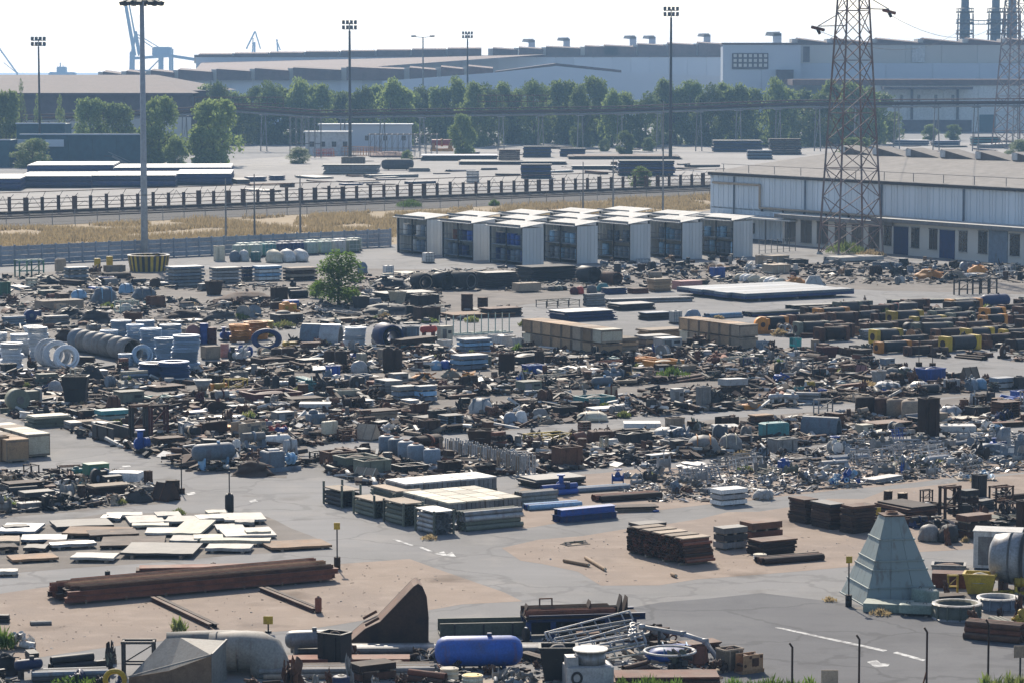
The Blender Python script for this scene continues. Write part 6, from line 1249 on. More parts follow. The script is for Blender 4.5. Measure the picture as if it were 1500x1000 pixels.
# mill rollers
def in_poly(x, y, P0):
    c = False
    for i in range(len(P0)):
        a, bb = P0[i], P0[i - 1]
        if (a[1] > y) != (bb[1] > y) and x < (bb[0] - a[0]) * (y - a[1]) / (bb[1] - a[1]) + a[0]: c = not c
    return c
RZ = [(1128, 474), (1180, 464), (1262, 450), (1430, 452), (1520, 440), (1520, 528), (1430, 530), (1290, 517), (1278, 498), (1200, 503), (1128, 490)]
rng = random.Random(21); PROTO = {}
rows = []; o0 = G(1300, 520); k = 0
for iv in range(-2, 46):
    for iu in range(-22, 22):
        q = o0 + UD * (iu * 4.1 + (iv % 2) * 2.0 + rng.uniform(-.5, .5)) + VD * (iv * 1.65 + rng.uniform(-.3, .3)); x, y = PROJ(q)
        if not in_poly(x, y, RZ) or rng.random() < .3 or not mark(q, 3.6, 1.3, UA, True): continue
        h = rng.choice((.9, 1.1, 1.4)); key = (h, rng.choice((0, 1, 1, 1, 2, 3, 3, 4, 4)))
        if key not in PROTO:
            r = empty('mill_roller', q, UA); c, c2 = (('charcoal', 'yellow'), ('darkrust', 'rust'), ('black', 'orange'), ('charcoal', 'greygreen'), ('charcoal', 'darkrust'))[key[1]]; k_roller(r, 3.9, 1.2, h, c, c2, rng); PROTO[key] = r
        else: r = copy_tree(PROTO[key])
        r.location = q; r.rotation_euler = (0, 0, UA + rng.gauss(0, .12)); r.scale.x = rng.uniform(.65, 1.1); mark(q, 3.4, 1.3, UA); rows.append((round(y / 9), x, r, key))
rows.sort(key=lambda t: (t[0], t[1])); last = None; yr = sorted({t[0] for t in rows})
NUM = ['first', 'second', 'third', 'fourth', 'fifth', 'sixth', 'seventh', 'eighth', 'ninth', 'tenth'] + [str(n) + ('st' if n % 10 == 1 and n != 11 else 'nd' if n % 10 == 2 and n != 12 else 'rd' if n % 10 == 3 and n != 13 else 'th') for n in range(11, 90)]
for yk, x, r, key in rows:
    cnt = (cnt + 1) if yk == last else 0; last = yk
    tag(r, '%s mill roller, %s from left in row %s of the rollers' % (('yellow ended', 'rusty', 'orange ended', 'green ended', 'black ended')[key[1]], NUM[cnt], ('one', 'two', 'three', 'four', 'five', 'six', 'seven', 'eight', 'nine', 'ten', 'eleven', 'twelve', 'thirteen', 'fourteen')[yr.index(yk)]), 'roller', 'mill rollers in the roller field')
LAND.append(('roller field', 1300, 490))
# ------------------------------------------------------------------ foreground
def obj_at(name, label, cat, px, py, ang=0.0, land=True, group=None):
    r = empty(name, G(px, py), ang, label.replace(';', ''), cat, group)
    if land: LAND.append((short_of(label), px, py))
    return r
def prism(r, name, m, ringA, ringB, smooth=False): b = MB(); b.loft([ringA, ringB], smooth=smooth); return link(name, b.mesh(name), m, r)
# grey pyramid hopper
m_hop = mat('hopper_paint', (.21, .245, .235), (.16, .185, .18), .2, .65, scale=.7, vary=.06, streak=.5)
r = obj_at('pyramid_hopper', 'grey-green pyramid hopper; standing on the road at the right', 'hopper', 1313, 887, R(11)); r.location.y += 2.1; W, H, T = 3.75, 3.95, .92
def lv(z): w = (W + (T - W) * z / H) / 2; return w
zs = [0, .75, 1.55, 1.95, 2.9, H]
for k in range(4):
    a = k * math.pi / 2; ca, sa = math.cos(a), math.sin(a)
    for i in range(5):
        z0, z1 = zs[i] + .012, zs[i + 1] - .012; n = 3
        for j in range(n):
            def pt(t, z, off=0): w = lv(z) - off; x, y = -w + 2 * w * t, -w; return (x * ca - y * sa, x * sa + y * ca, z)
            t0, t1 = j / n + .004, (j + 1) / n - .004; q = [pt(t0, z0), pt(t1, z0), pt(t1, z1), pt(t0, z1)]; q2 = [pt(t0, z0, .05), pt(t1, z0, .05), pt(t1, z1, .05), pt(t0, z1, .05)]; prism(r, 'panel', m_hop, q2, q)
        w = lv(zs[i]) + .02; x0, y0 = -w, -w; barpart(r, 'ledge', m_hop, (x0 * ca - y0 * sa, x0 * sa + y0 * ca, zs[i] + .02), (-x0 * ca - y0 * sa, -x0 * sa + y0 * ca, zs[i] + .02), .07)
prism(r, 'inner_shell', 'grey', [(x * (W / 2 - .06), y * (W / 2 - .06), .01) for x, y in ((-1, -1), (1, -1), (1, 1), (-1, 1))], [(x * (T / 2 - .06), y * (T / 2 - .06), H - .02) for x, y in ((-1, -1), (1, -1), (1, 1), (-1, 1))]); part(r, 'top_flange', 'box', 'rust', 0, 0, H + .03, T + .12, T + .12, .06); part(r, 'outlet', 'pipez', 'rust', 0, 0, H + .1, .6, .6, .16); mark(Vector(r.location), 4, 4, 0)
FT = '''
slab|1266 876 1345 899|-14|palegreen,grey|pale flat plate; before the pyramid hopper
block|1318 880 1372 904|-14|palegreen,grey|pale box section; before the pyramid hopper
block|1338 858 1378 892|-50|palegreen,grey|upright pale plate; beside the pyramid hopper
flatring|1371 876 1441 911|x|greygreen,silver|left grey ring section; right of the pyramid hopper
flatring|1436 868 1496 897|x|bluegrey,silver|right grey ring section; at the right edge
frame|1388 840 1404 868|x|yellow,yellow|small yellow bracket; beside the rusty plate
bin|1412 834 1466 872|-14|yellow,cream|yellow casting with pale top; at the right
machine|1444 860 1496 874|u|yellow,yellow|flat yellow casting; lying on the right ring section
machine|1486 842 1506 872|x|yellow,yellow|yellow bracket; cut by the right edge
slab|1366 834 1424 862|-10|redrust,rust|rusty red plate; behind the yellow castings
box|1366 821 1420 836|-10|grey,rust|long grey steel tray; behind the rusty red plate
cabinet|1428 770 1506 836|-14|white,grey|white steel cabinet; at the right edge of the dirt plot
pipes|1416 902 1510 944|-28|rust,redrust|rusty long sections; in the right corner
plates|1340 866 1420 884|u|charcoal,darkrust|dark scrap plates; under the yellow castings
stack|920 760 978 780|u|charcoal,greygreen|dark rack; behind the big pipe stack
stack|1046 766 1098 806|u|charcoal,grey|grey steel boxes; right of the pipe stack
stack|1084 757 1150 792|u|rust,redrust|rusty box stack; behind the grey steel boxes
plates|1094 782 1172 815|u|darkrust,rust|dark plate pile; before the rusty box stack
pipes|1104 806 1216 828|u|darkrust,rust|rusty pipes; lying on the ground before the plates
drum|1104 811 1124 822|x|white,cream|white cylinder end; left of the rusty lying pipes
plates|1157 724 1202 768|v|darkrust,rust|left dark plate stack; on the dirt plot
plates|1190 730 1240 776|v|darkrust,black|middle dark plate stack; on the dirt plot
plates|1232 734 1288 782|u|darkrust,rust|right dark plate stack; on the dirt plot
plates|1287 728 1380 764|v|rust,darkrust|long dark plate pile; behind the pyramid hopper
bags|1346 766 1410 796|-20|charcoal,grey|dark tarpaulin bundle; right of the pyramid top
stack|1402 748 1456 790|u|darkrust,rust|dark scrap bundle; left of the white cabinet
frame|1376 708 1410 760|u|darkrust,rust|dark stillage with posts; at the back of the dirt plot
stack|1406 714 1436 752|u|darkrust,black|dark loaded stillage; at the back of the dirt plot
frame|1450 708 1488 744|u|darkrust,rust|right dark stillage; at the back of the dirt plot
box|1490 730 1512 780|u|darkrust,black|dark box; cut by the right edge above the white cabinet
machine|1330 752 1366 774|u|navy,charcoal|dark blue bent bar; behind the pyramid hopper
stack|1040 710 1098 742|u|silver,white|silver block of small castings; beside the road
plates|186 822 440 842|u|rust,redrust|upper rusty flat bars; behind the long beam stack
vessel|461 873 471 898|x|redrust,rust|short rusty post; at the end of the right rail pair
vessel|329 722 342 754|x|black,darkrust|black stub pipe; at the crossroads by the white sheets
plates|756 690 862 716|u|charcoal,grey|long dark girder pile; right of the white block stacks
pipes|752 712 820 742|u|grey,greygreen|grey pipes; left of the blue pipe rack
pipes|786 704 852 728|u|blue,bluegrey|blue pipes with grey pipe; behind the blue trough
pump|816 694 836 724|x|blue,navy|blue upright pump; on the pipes
valve|896 686 914 708|x|blue,blue|small blue valve; left of the silver frames
pipes|836 706 928 722|u|bluegrey,lightblue|pale blue pipes; behind the rusty pipe
pipes|866 716 974 736|u|redrust,darkrust|rusty pipe; right of the blue trough
pipes|762 730 856 748|u|blue,lightblue|bright blue pipes; left of the blue trough
beams|806 735 908 766|u|blue,navy|bright blue steel trough; beside the road
plates|848 736 970 752|u|oldtimber,darkrust|weathered boards; right of the blue trough
pipes|956 740 966 750|u|blue,blue|short blue pipe; beside the weathered boards
fittings|912 672 980 700|x|silver,bluegrey|silver fittings heap; right of the small blue valve
railings|980 676 1080 706|u|silver,silver|left silver railing bundle; beside the road
railings|1060 664 1130 690|u|silver,white|bright silver railing bundle; beside the road
fittings|960 696 1042 718|x|grey,silver|grey fittings heap; left of the silver block
fittings|1100 690 1170 716|x|silver,grey|silver elbow heap; in the dirt plot
fittings|1168 676 1226 704|x|silver,white|pale fittings heap; left of the blue fittings
fittings|1214 684 1264 712|x|blue,lightblue|blue fittings pile; in the silver scrap
railings|1240 652 1320 684|u|silver,silver|long silver railing bundle; in the right plot
fittings|1290 660 1380 690|x|silver,greygreen|big pale chain heap; in the right plot
railings|1340 648 1400 672|u|white,silver|white railing bundle; in the right plot
fittings|1380 660 1450 684|x|silver,white|silver pipe pieces; right of the chain heap
pump|1444 640 1484 660|u|blue,navy|blue pump set; beside the right road
fittings|1400 688 1464 704|x|white,lightblue|white plastic oddments; beside the road
machine|1484 632 1512 676|u|bluegrey,grey|blue-grey machine; cut by the right edge beside the road
tarp|1104 716 1134 732|x|white,silver|white bundle; beside the road right of the silver block
tank|634 930 768 984|4|blue,navy|blue pressure tank; lying in the foreground
trough|640 902 772 934|6|greygreen,charcoal|dark green long trough; behind the blue tank
tarp|948 944 1032 972|x|blue,lightblue|crumpled blue tarpaulin; beside the tangled frames
box|1050 944 1090 984|u|oldtimber,rust|left rusty machine block; before the asphalt
machine|1076 950 1122 988|u|brownplate,rust|right rusty machine block; before the asphalt
gable|1000 945 1040 975|-20|redrust,rust|rusty bent plate; behind the white ring
plates|900 978 1062 1006|5|rust,redrust|broad rusty plate; under the white ring
bin|790 940 846 998|x|black,charcoal|black tapered pot; left of the white machine
pipes|374 966 640 996|5|grey,oldtimber|long grey beams; behind the brown pipe
pipes|420 938 900 958|5|silver,grey|long pale pipe; running behind the blue tank
box|464 920 514 976|-30|black,darkrust|black chute box; left of the rusty scoop
stack|508 962 580 1000|u|darkrust,rust|dark bar stack; in front of the black chute box
slab|420 958 600 974|5|redrust,rust|rusty red sheet; under the long pale pipe
fittings|700 978 800 1010|x|grey,bluegrey|tangled rods and wire; right of the cream drums
drum|644 978 672 1002|x|cream,cream|left cream capped drum; before the blue tank
drum|676 988 708 1010|x|cream,yellow|right cream capped drum; before the blue tank
pipes|590 976 660 1006|-30|redrust,rust|brown pipe; before the blue tank
vessel|486 988 512 1012|x|navy,black|dark drum; at the bottom edge
frame|178 934 226 990|x|charcoal,charcoal|dark twin yoke frame; left of the grey chute
tank|16 964 62 996|u|navy,charcoal|dark cylinder; left end of the hydraulic rams
pipes|40 972 160 1000|9|bluegrey,charcoal|hydraulic rams; in the bottom left corner
ring|150 978 186 1012|x|yellow,yellow|yellow wheel; at the bottom edge
heap|-14 946 26 990|x|black,charcoal|black curved forks; at the bottom left edge
tank|414 922 488 962|10|silver,grey|pale grey cylinder; right of the grey duct elbow
plates|-6 898 14 912|x|black,charcoal|small black block; at the left edge of the dirt plot
fittings|14 922 50 950|x|white,grey|litter of small pipe bits; on the left dirt plot
pipes|42 906 76 916|9|charcoal,grey|short dark pipes; on the left dirt plot
machine|820 788 866 800|u|oldtimber,greygreen|small scrap bundle; on the dirt beside the road
'''
for ln in FT.strip().splitlines():
    k, bx, ori, c, lab = ln.split('|'); bx = [float(v) for v in bx.split()]
    try: ori = float(ori)
    except ValueError: pass
    make(k, bx, ori, c, lab)
for a_, b_, l in (((222, 879), (308, 920), 'left'), ((381, 865), (460, 897), 'right')):
    A, B_ = G(*a_), G(*b_); r = empty('rail_pair', A, 0, '%s pair of long rusty rails lying on the dirt plot' % l, 'rails'); d = B_ - A; LAND.append((l + ' rail pair', b_[0], b_[1])); w = Vector((.3, 0, 0))
    for k in (0, 1): barpart(r, 'rail', ('rust', 'darkrust')[k], w * k + Vector((0, 0, .11)), d + w * k + Vector((0, 0, .11)), .2, 'ibeam')
A, B_ = G(100, 887), G(497, 851); BL = (B_ - A).length; BA = math.atan2(B_.y - A.y, B_.x - A.x); r = obj_at('beam_stack', 'long stack of rusty beams; on the dirt plot at the left', 'beams', 276, 872, BA); r.location = (A + B_) / 2 + Vector((-math.sin(BA), math.cos(BA), 0)) * 1.4; rng = random.Random(5); mark(Vector(r.location), BL, 2.6, BA)
for j in range(2):
    for i in range(9): part(r, 'beam', 'ibeam', rng.choice(('rust', 'darkrust', 'redrust')), rng.uniform(-.35, .25), -1.2 + i * .29 + rng.uniform(-.02, .02), .24 + j * .27, BL * rng.uniform(.955, 1), .26, .25)
    for k in range(7): part(r, 'spacer', 'box', 'oldtimber', -6 + 2 * k, 0, .095 + j * .27 - (.02 if j else 0), .1, 2.5, .04 if j else .15)
for i in range(8): part(r, 'beam', 'channel', rng.choice(('rust', 'redrust', 'brownplate')), rng.uniform(-.5, .5), -1.1 + i * .3, .74, BL * rng.uniform(.88, .97), .27, .17)
r = obj_at('steel_workbench', 'dark blue steel bed carrying rusty beams; behind the tangled frames', 'machine bed', 850, 934, R(9)); r.location.y += .8; L = 5.1; mark(Vector(r.location), L, 1.8, R(9))
part(r, 'deck', 'box', 'darkrust', 0, 0, .92, L, 1.5, .1); part(r, 'apron_beam', 'ibeam', 'navy', .2, -.7, .9, L * 1.02, .16, .3); part(r, 'back_beam', 'ibeam', 'navy', 0, .7, .9, L, .16, .3); part(r, 'inner_panel', 'box', 'black', 0, .15, .45, L * .92, .06, .8)
for x in (-2.4, -1.3, -.1, 1.1, 2.3):
    for y in (-.65, .65): part(r, 'leg', 'box', 'navy', x, y, .38, .22, .14, .76)
for i, (x, y, l) in enumerate(((-.5, -.35, 4.0), (-.4, .05, 4.1), (-.6, .45, 3.9))): part(r, 'rusty_section', 'channel', ('redrust', 'darkrust', 'rust')[i], x, y, 1.1 + .02 * i, l, .3, .25)
for x, h_ in ((-2.45, .45), (.35, .55), (1.75, .75), (2.0, .7)): part(r, 'upright_lug', 'wedge', 'darkrust', x, .1, .97 + h_ / 2, .2, .7, h_)
for x in (-1.75, -1.2): part(r, 'loop_post', 'box', 'rust', x, .3, 1.4, .06, .06, .4)
part(r, 'loop_bar', 'box', 'rust', -1.475, .3, 1.6, .6, .06, .06)
r = obj_at('ladder_frames', 'tangle of galvanised ladder frames; in the foreground', 'frames', 880, 972, R(22)); r.location.y += 1.0; rng = random.Random(4); mark(Vector(r.location), 4.2, 2.6, R(22))
for i in range(7):
    y0 = -1.1 + i * .34; z0 = .25 + .13 * i + rng.uniform(-.05, .05); yaw = rng.gauss(0, .1); l = rng.uniform(1.7, 2.2); rise = rng.uniform(.1, .35); cc = rng.choice(('silver', 'cream', 'silver'))
    def pt(t, w, up=0): return (t * l + rng.uniform(-.02, .02), y0 + w * .42 + t * l * yaw, z0 + rise * t + .3 * w + up)
    e = [(-1, 0), (1, 0), (1, 1), (-1, 1)]
    for k in range(4): barpart(r, 'tube', cc, pt(*e[k]), pt(*e[(k + 1) % 4]), .085, 'cylx')
    for k in range(6): t = -.8 + .32 * k; barpart(r, 'rung', cc, pt(t, 0), pt(t, 1), .06, 'cylx')
for i in range(4): part(r, 'stub_flange', 'flangez', 'silver', 1.2 + .2 * i, -.6 + .4 * i, 1.0 + .06 * i, .3, .3, .25, rng.gauss(0, .5), rng.gauss(0, .5))
for x in (-1.6, 0, 1.6): part(r, 'bearer', 'box', 'oldtimber', x, 0, .08, .2, 2.4, .16); part(r, 'prop', 'box', 'darkrust', x + .2, .7, .4, .12, .12, .7)
r = obj_at('thin_pipe_stack', 'big stack of thin rusty pipes; on the dirt plot', 'pipes', 980, 826, UA); r.location = G(1000, 829) + VD * 2.55 + UD * .85; mark(Vector(r.location), 1.9, 5.4, UA); rng = random.Random(9)
for j in range(8):
    for i in range(29 - (j % 2)): part(r, 'pipe', 'pipex', rng.choice(('rust', 'rust', 'darkrust', 'redrust')), rng.uniform(-.08, .08) + (.25 if i < 7 else 0) * (7 - j) / 7, -2.5 + .175 * (i + .5 * (j % 2)), .2 + .15 * j, 1.75, .17, .17)
for y in (-2.2, -.8, .8, 2.2): part(r, 'bearer', 'box', 'oldtimber', 0, y, .055, 1.7, .15, .11)
for k in range(5): part(r, 'top_strip', 'box', 'tan', 0, -2.2 + k * 1.0, 1.38, 1.7, .7, .05)
# white machine in the bottom foreground
r = obj_at('white_machine', 'white stepped machine casing; at the bottom edge', 'machine', 862, 1012, R(8)); r.location.y += .8; r.scale = (.95, .95, .9)
part(r, 'lower_case', 'cham', 'silver', 0, 0, .55, 2.0, 1.5, 1.1); part(r, 'upper_drum', 'cylz', 'silver', .1, 0, 1.35, 1.3, 1.3, .7); part(r, 'top_flange', 'cylz', 'white', .1, 0, 1.72, 1.5, 1.5, .1); part(r, 'side_box', 'box', 'silver', -.75, -.2, 1.25, .5, .7, .5); part(r, 'hook', 'ringy', 'charcoal', -.6, -.78, .6, .5, .4, .6); mark(Vector(r.location), 2, 2, 0)
# white ring on the rusty plate
r = obj_at('white_ring', 'thin white ring; lying on the broad rusty plate', 'ring', 983, 986); r.location.y += 1.0; r.location.z = .75; part(r, 'tube', 'hoopz', 'white', 0, 0, 0, 2.25, 2.25, 1.6); part(r, 'joint', 'cylx', 'silver', 1.0, 0, 0, .2, .26, .14)
# bent pipe beside the tarpaulin
r = obj_at('bent_pipe', 'pale bent pipe; ending before the rusty machine blocks', 'pipe', 1010, 972); q = [(-1.9, 2, 1.2), (-.2, 1.2, 1.05), (.7, .6, .85), (1.2, -.4, .2)]
for i in range(3): barpart(r, 'pipe_length', 'silver', q[i], q[i + 1], .2, 'cylx')
for i in range(4): part(r, 'coupling', 'tankx', 'silver', *q[i], .3, .26, .26)
part(r, 'prop', 'box', 'charcoal', -1.2, 1.6, .55, .12, .12, 1.1); part(r, 'prop', 'box', 'charcoal', .75, .55, .4, .12, .12, .8)
# rusty wedge scoop with a curved back
r = obj_at('rusty_scoop', 'big rusty scoop with curved back; in the foreground', 'scoop', 566, 944, R(6)); s = MPP(Vector(r.location)); r.location.y += .7
prof = [(-1.65, 0), (1.75, 0), (1.76, 1.2), (1.68, 2.1), (1.5, 2.55), (1.3, 2.68), (1.1, 2.55), (-.35, 1.05), (-1.0, .75), (-1.65, .2)]
b = MB(); b.loft([[(x, y, z) for x, z in prof] for y in (-.05, .05)], smooth=False); link('side_plate', b.mesh('side_plate'), 'darkrust', r, (0, -.75, 0)); link('side_plate', b.mesh('side_plate'), 'darkrust', r, (0, .75, 0))
b = MB(); pr = prof[1:]; b.loft([[(x, y, z) for x, z in pr] + [(x * .97, y, z * .97) for x, z in reversed(pr)] for y in (-.69, .69)], smooth=False); link('curved_back', b.mesh('curved_back'), 'rust', r)
barpart(r, 'lip_bar', 'rust', (-1.0, -.8, .9), (-.4, -.8, 1.22), .12); barpart(r, 'lip_bar', 'rust', (-1.0, .8, .9), (-.4, .8, 1.22), .12); part(r, 'floor_plate', 'box', 'rust', 0, 0, .03, 3.3, 1.4, .05); mark(Vector(r.location), 4, 2, 0)
# grey chute with rust front, and duct elbow
r = obj_at('grey_chute', 'grey steel chute with rusty front plate; at the bottom left', 'chute', 262, 1004, R(-12)); r.location.y += 1.1
P0 = [(-1.9, -1.0, 0), (1.6, -1.0, 0), (1.6, -1.0, 1.3), (-.2, -1.0, .6), (-1.9, -1.0, .25)]; P1 = [(-.9, .5, 0), (1.75, .5, 0), (1.75, .5, 1.62), (-.2, .5, 1.66), (-.85, .5, 1.6)]; prism(r, 'body', 'duct', P0, P1); prism(r, 'front_plate', mat('flaking_rust', (.3, .2, .13), (.16, .1, .07), .8, .9, scale=2.5), [(x, y - .06, z) for x, y, z in P0], [(x, y - .02, z) for x, y, z in P0]); barpart(r, 'edge_flange', 'grey', (-1.9, -1.05, .28), (1.6, -1.05, 1.33), .07); barpart(r, 'edge_flange', 'grey', (1.62, -1, 1.34), (1.77, .5, 1.66), .07); mark(Vector(r.location), 3, 2.4, 0)
r = obj_at('duct_elbow', 'large grey duct elbow; right of the grey chute', 'duct', 352, 996, 0); r.location.y += 1.4
for nm, pts in (('elbow', [(-1.35, .2, .85), (-.6, .2, .9), (.1, .15, .95), (.6, 0, .95), (.95, -.2, .85), (1.1, -.3, .45), (1.12, -.32, .02)]), ('branch_duct', [(-3.4, 2.2, .75), (-2, 2.3, .8), (-.7, 2.2, .85), (.3, 1.6, .88), (.8, .8, .9)])):
    b = MB(); rad = .82 if nm == 'elbow' else .55; rings = []
    for i, p in enumerate(pts):
        a = Vector(pts[max(0, i - 1)]); c = Vector(pts[min(len(pts) - 1, i + 1)]); t = (c - a).normalized(); x = t.cross(Vector((0, 1, 0))).normalized(); y = t.cross(x); rings.append([tuple(Vector(p) + (x * math.cos(k * math.pi / 9) + y * math.sin(k * math.pi / 9)) * rad) for k in range(18)])
    for rg in rings:
        for i, v in enumerate(rg): rg[i] = (v[0], v[1], max(v[2], .01))
    b.loft(rings); link(nm, b.mesh(nm), 'duct', r)
for x in (-1.1, -.2): part(r, 'seam_band', 'cylx', 'grey', x, .2, .87, .06, 1.68, 1.68)
mark(Vector(r.location), 4, 3, 0)
# big drum with dark mouth at the right edge
r = obj_at('mixer_drum', 'large white drum with dark mouth; cut by the right edge', 'drum', 1494, 872, R(-20)); r.location.y += 1.2; b = MB(); b.lathe([(.7, -1.2), (1.1, -1.0), (1.2, -.4), (1.2, .4), (1.12, .4), (1.1, -.3), (.6, -1.05)], 28, True, True, axis='x', c=(0, 0, 1.6)); link('shell', b.mesh('shell'), 'silver', r); part(r, 'mouth_rim', 'pipex', 'charcoal', .42, 0, 1.6, .16, 2.5, 2.5); part(r, 'hoop', 'pipex', 'grey', -.2, 0, 1.6, .1, 2.46, 2.46)
for s_ in (-.6, .25): part(r, 'cradle', 'box', 'rust', s_, 0, .3, .2, 1.6, .6)
mark(Vector(r.location), 3, 3, 0)
# flat sheets on the left plot: each one a thing
SHT = '''150 752 208 762 sheetwhite|178 756 236 772 sheetwhite|222 752 262 764 sheetwhite|236 758 296 772 sheetwhite|250 764 300 790 cream|186 762 246 776 cream|205 774 292 788 sheetwhite|282 756 330 768 sheetwhite|298 750 332 760 cream|318 754 386 770 sheetwhite|310 768 356 782 sheetwhite|316 774 400 792 sheetwhite|244 786 290 800 sheetwhite|278 786 326 798 cream|286 792 400 802 cream|380 792 482 808 brownplate|296 799 370 812 sheetwhite|66 762 160 778 charcoal|84 774 190 790 brownplate|120 778 200 792 darkrust|136 786 240 806 darkrust|22 784 96 798 bluegrey|66 796 140 806 silver|98 812 170 826 sheetwhite|170 798 290 820 charcoal|4 812 80 826 brownplate|-10 786 24 800 tan|-10 768 54 786 bluegrey|0 772 40 780 charcoal|-10 800 20 812 darkrust|58 792 100 806 darkrust|-12 836 24 846 sheetwhite|30 800 66 812 charcoal|340 764 372 774 sheetwhite|356 780 396 788 cream|144 756 176 766 silver'''
rng = random.Random(12); ORD_W = NUM[:10] + ['eleventh', 'twelfth', 'thirteenth', 'fourteenth', 'fifteenth', 'sixteenth']
for i, t in enumerate(SHT.split('|')):
    v = t.split(); x0, y0, x1, y1 = map(float, v[:4]); c = v[4]; p = G((x0 + x1) / 2, y1); s = MPP(p); D_ = (G(0, y0 + 2).y - G(0, y1).y); z = .05 + .02 * (i % 5)
    r = empty('flat_sheet', (p.x, p.y + D_ / 2, 0), rng.uniform(-.08, .4), '', 'sheet', 'flat sheets laid out on the left plot'); wd = 'large' if (x1 - x0) > 80 else ('narrow' if (x1 - x0) < 45 else 'medium')
    tag(r, '%s %s sheet lying flat, %s' % (wd, {'sheetwhite': 'white', 'brownplate': 'rusty brown', 'bluegrey': 'blue-grey', 'darkrust': 'dark brown'}.get(c, c), '%s of the %s ones from the left' % (ORD_W[sorted([(float(q.split()[0]), j) for j, q in enumerate(SHT.split('|')) if q.split()[4] == c]).index((x0, i))], {'sheetwhite': 'white', 'brownplate': 'rusty', 'bluegrey': 'blue-grey', 'darkrust': 'dark brown'}.get(c, c))), 'sheet', 'flat sheets laid out on the left plot')
    hh = .16 if (y1 - y0) < 14 else .12
    part(r, 'sheet', 'sheet%d' % (i % 3), c, 0, 0, hh / 2 + z + .04, (x1 - x0) * s * .9, max(.9, D_ - .9), hh); 
    for k in (-.3, .3): part(r, 'bearer', 'box', 'oldtimber', (x1 - x0) * s * k, 0, (z + .04) / 2, .15, max(.8, D_ - .7), z + .04)
LAND.append(('white sheets', 290, 780))
# block stacks beside the crossroads: rows of pale blocks on pallets and long racks
def block_field(px, py, nu, nv_, L, D_, H, what, c):
    o0 = G(px, py)
    for i in range(nu):
        for j in range(nv_):
            q = o0 + UD * (i * L * 1.04) + VD * (j * D_ * 1.05); r = empty('block_pallet', q, UA, 'pallet of pale blocks, %s along and %s back in the %s' % (NUM[i], NUM[j], what), 'pallet', 'pallets in the ' + what); part(r, 'pallet', 'box', 'oldtimber', 0, 0, .07, L, D_, .14)
            for k in range(4): part(r, 'block_column', 'box', 'grey', (-.375 + .25 * k) * L, 0, .14 + (H - .2) / 2, L * .22, D_ * .96, H - .2)
            part(r, 'top_layer', 'box', c, 0, 0, H - .02, L * .99, D_ * .99, .09); mark(q, L, D_, UA)
    LAND.append((what, px + 60, py - 8))
block_field(662, 757, 4, 4, 1.15, 1.25, .9, 'near white block stack', 'cream'); block_field(600, 726, 5, 2, 1.2, 1.2, .8, 'far white block stack', 'white')
for px, py, n, L, lab in ((500, 742, 3, 2.2, 'dark'), (546, 757, 3, 2.4, 'tan topped'), (590, 769, 4, 2.2, 'green-grey'), (636, 782, 4, 2.0, 'pale grey')):
    q = G(px, py); q.y += .8; r = empty('tube_rack', q, VA - math.pi, '%s rack of short tubes along the crossroads' % lab, 'rack'); mark(q, L, 1.4, VA - math.pi)
    for x in (-L / 2, L / 2):
        for y in (-.6, .6): part(r, 'stake', 'box', 'greygreen', x, y, .65, .1, .1, 1.3)
    for k in range(n):
        for j in range(5): part(r, 'tube', 'pipex', 'silver' if lab == 'pale grey' else ('charcoal' if lab == 'dark' else 'greygreen'), random.Random(k * 5 + j).uniform(-.1, .1), -.48 + .24 * j, .16 + .26 * k, L * .97, .22, .25)
    part(r, 'top_board', 'box', 'tan' if lab != 'pale grey' else 'silver', 0, 0, .1 + .27 * n + .05, L * 1.02, 1.3, .07, 0, 0, 0)
    LAND.append(('%s tube rack' % lab, px, py))
make('pipes', (664, 738, 768, 779), 'u', 'greygreen,silver', 'stack of short grey pipes; at the corner right of the tube racks')
make('trough', (526, 730, 668, 764), 'v', 'greygreen,lightblue', 'long green-grey trough; between the tube racks and the block stacks')
make('plates', (536, 706, 622, 734), 'v', 'greygreen,tan', 'tan topped plank stack; behind the tube racks')
# barrels with posts in the row behind the crossroads
for i, (x, y) in enumerate(((566, 668), (580, 672), (594, 676), (608, 681), (632, 687))):
    make('vessel', (x - 12, y - 32, x + 13, y), 'x', 'bluegrey,redrust', '%s blue-grey barrel with rusty rim; in the row before the plain posts' % NUM[i], name='ribbed_barrel', cat='barrel', group='barrels with rusty rims', land=i == 2)
for i in range(9): make('posts', (640 + i * 14, 640 + i * 3.2, 676 + i * 14, 668 + i * 4), 'u', 'silver,oldtimber', 'rack of grey stakes; %s from the left behind the barrels' % NUM[i], land=False, group='stake racks behind the barrels')
for i, (x0, y0, x1, y1) in enumerate(((466, 656, 520, 682), (486, 662, 552, 692), (516, 668, 572, 700), (572, 676, 626, 698), (640, 672, 676, 698), (676, 676, 726, 698))): make('box', (x0, y0, x1, y1), 'u', ('rust,tan', 'greygreen,tan', 'greygreen,darkrust', 'black,darkrust', 'darkrust,rust', 'darkrust,black')[i], '%s tray; %s from the left along the front of the barrel row' % (('rusty', 'green-brown', 'dark green', 'black', 'dark brown', 'blackish')[i], NUM[i]), land=False)
make('gable', (514, 684, 558, 704), -30, 'tan,cream', 'small tan ridge box; in front of the dark green tray')
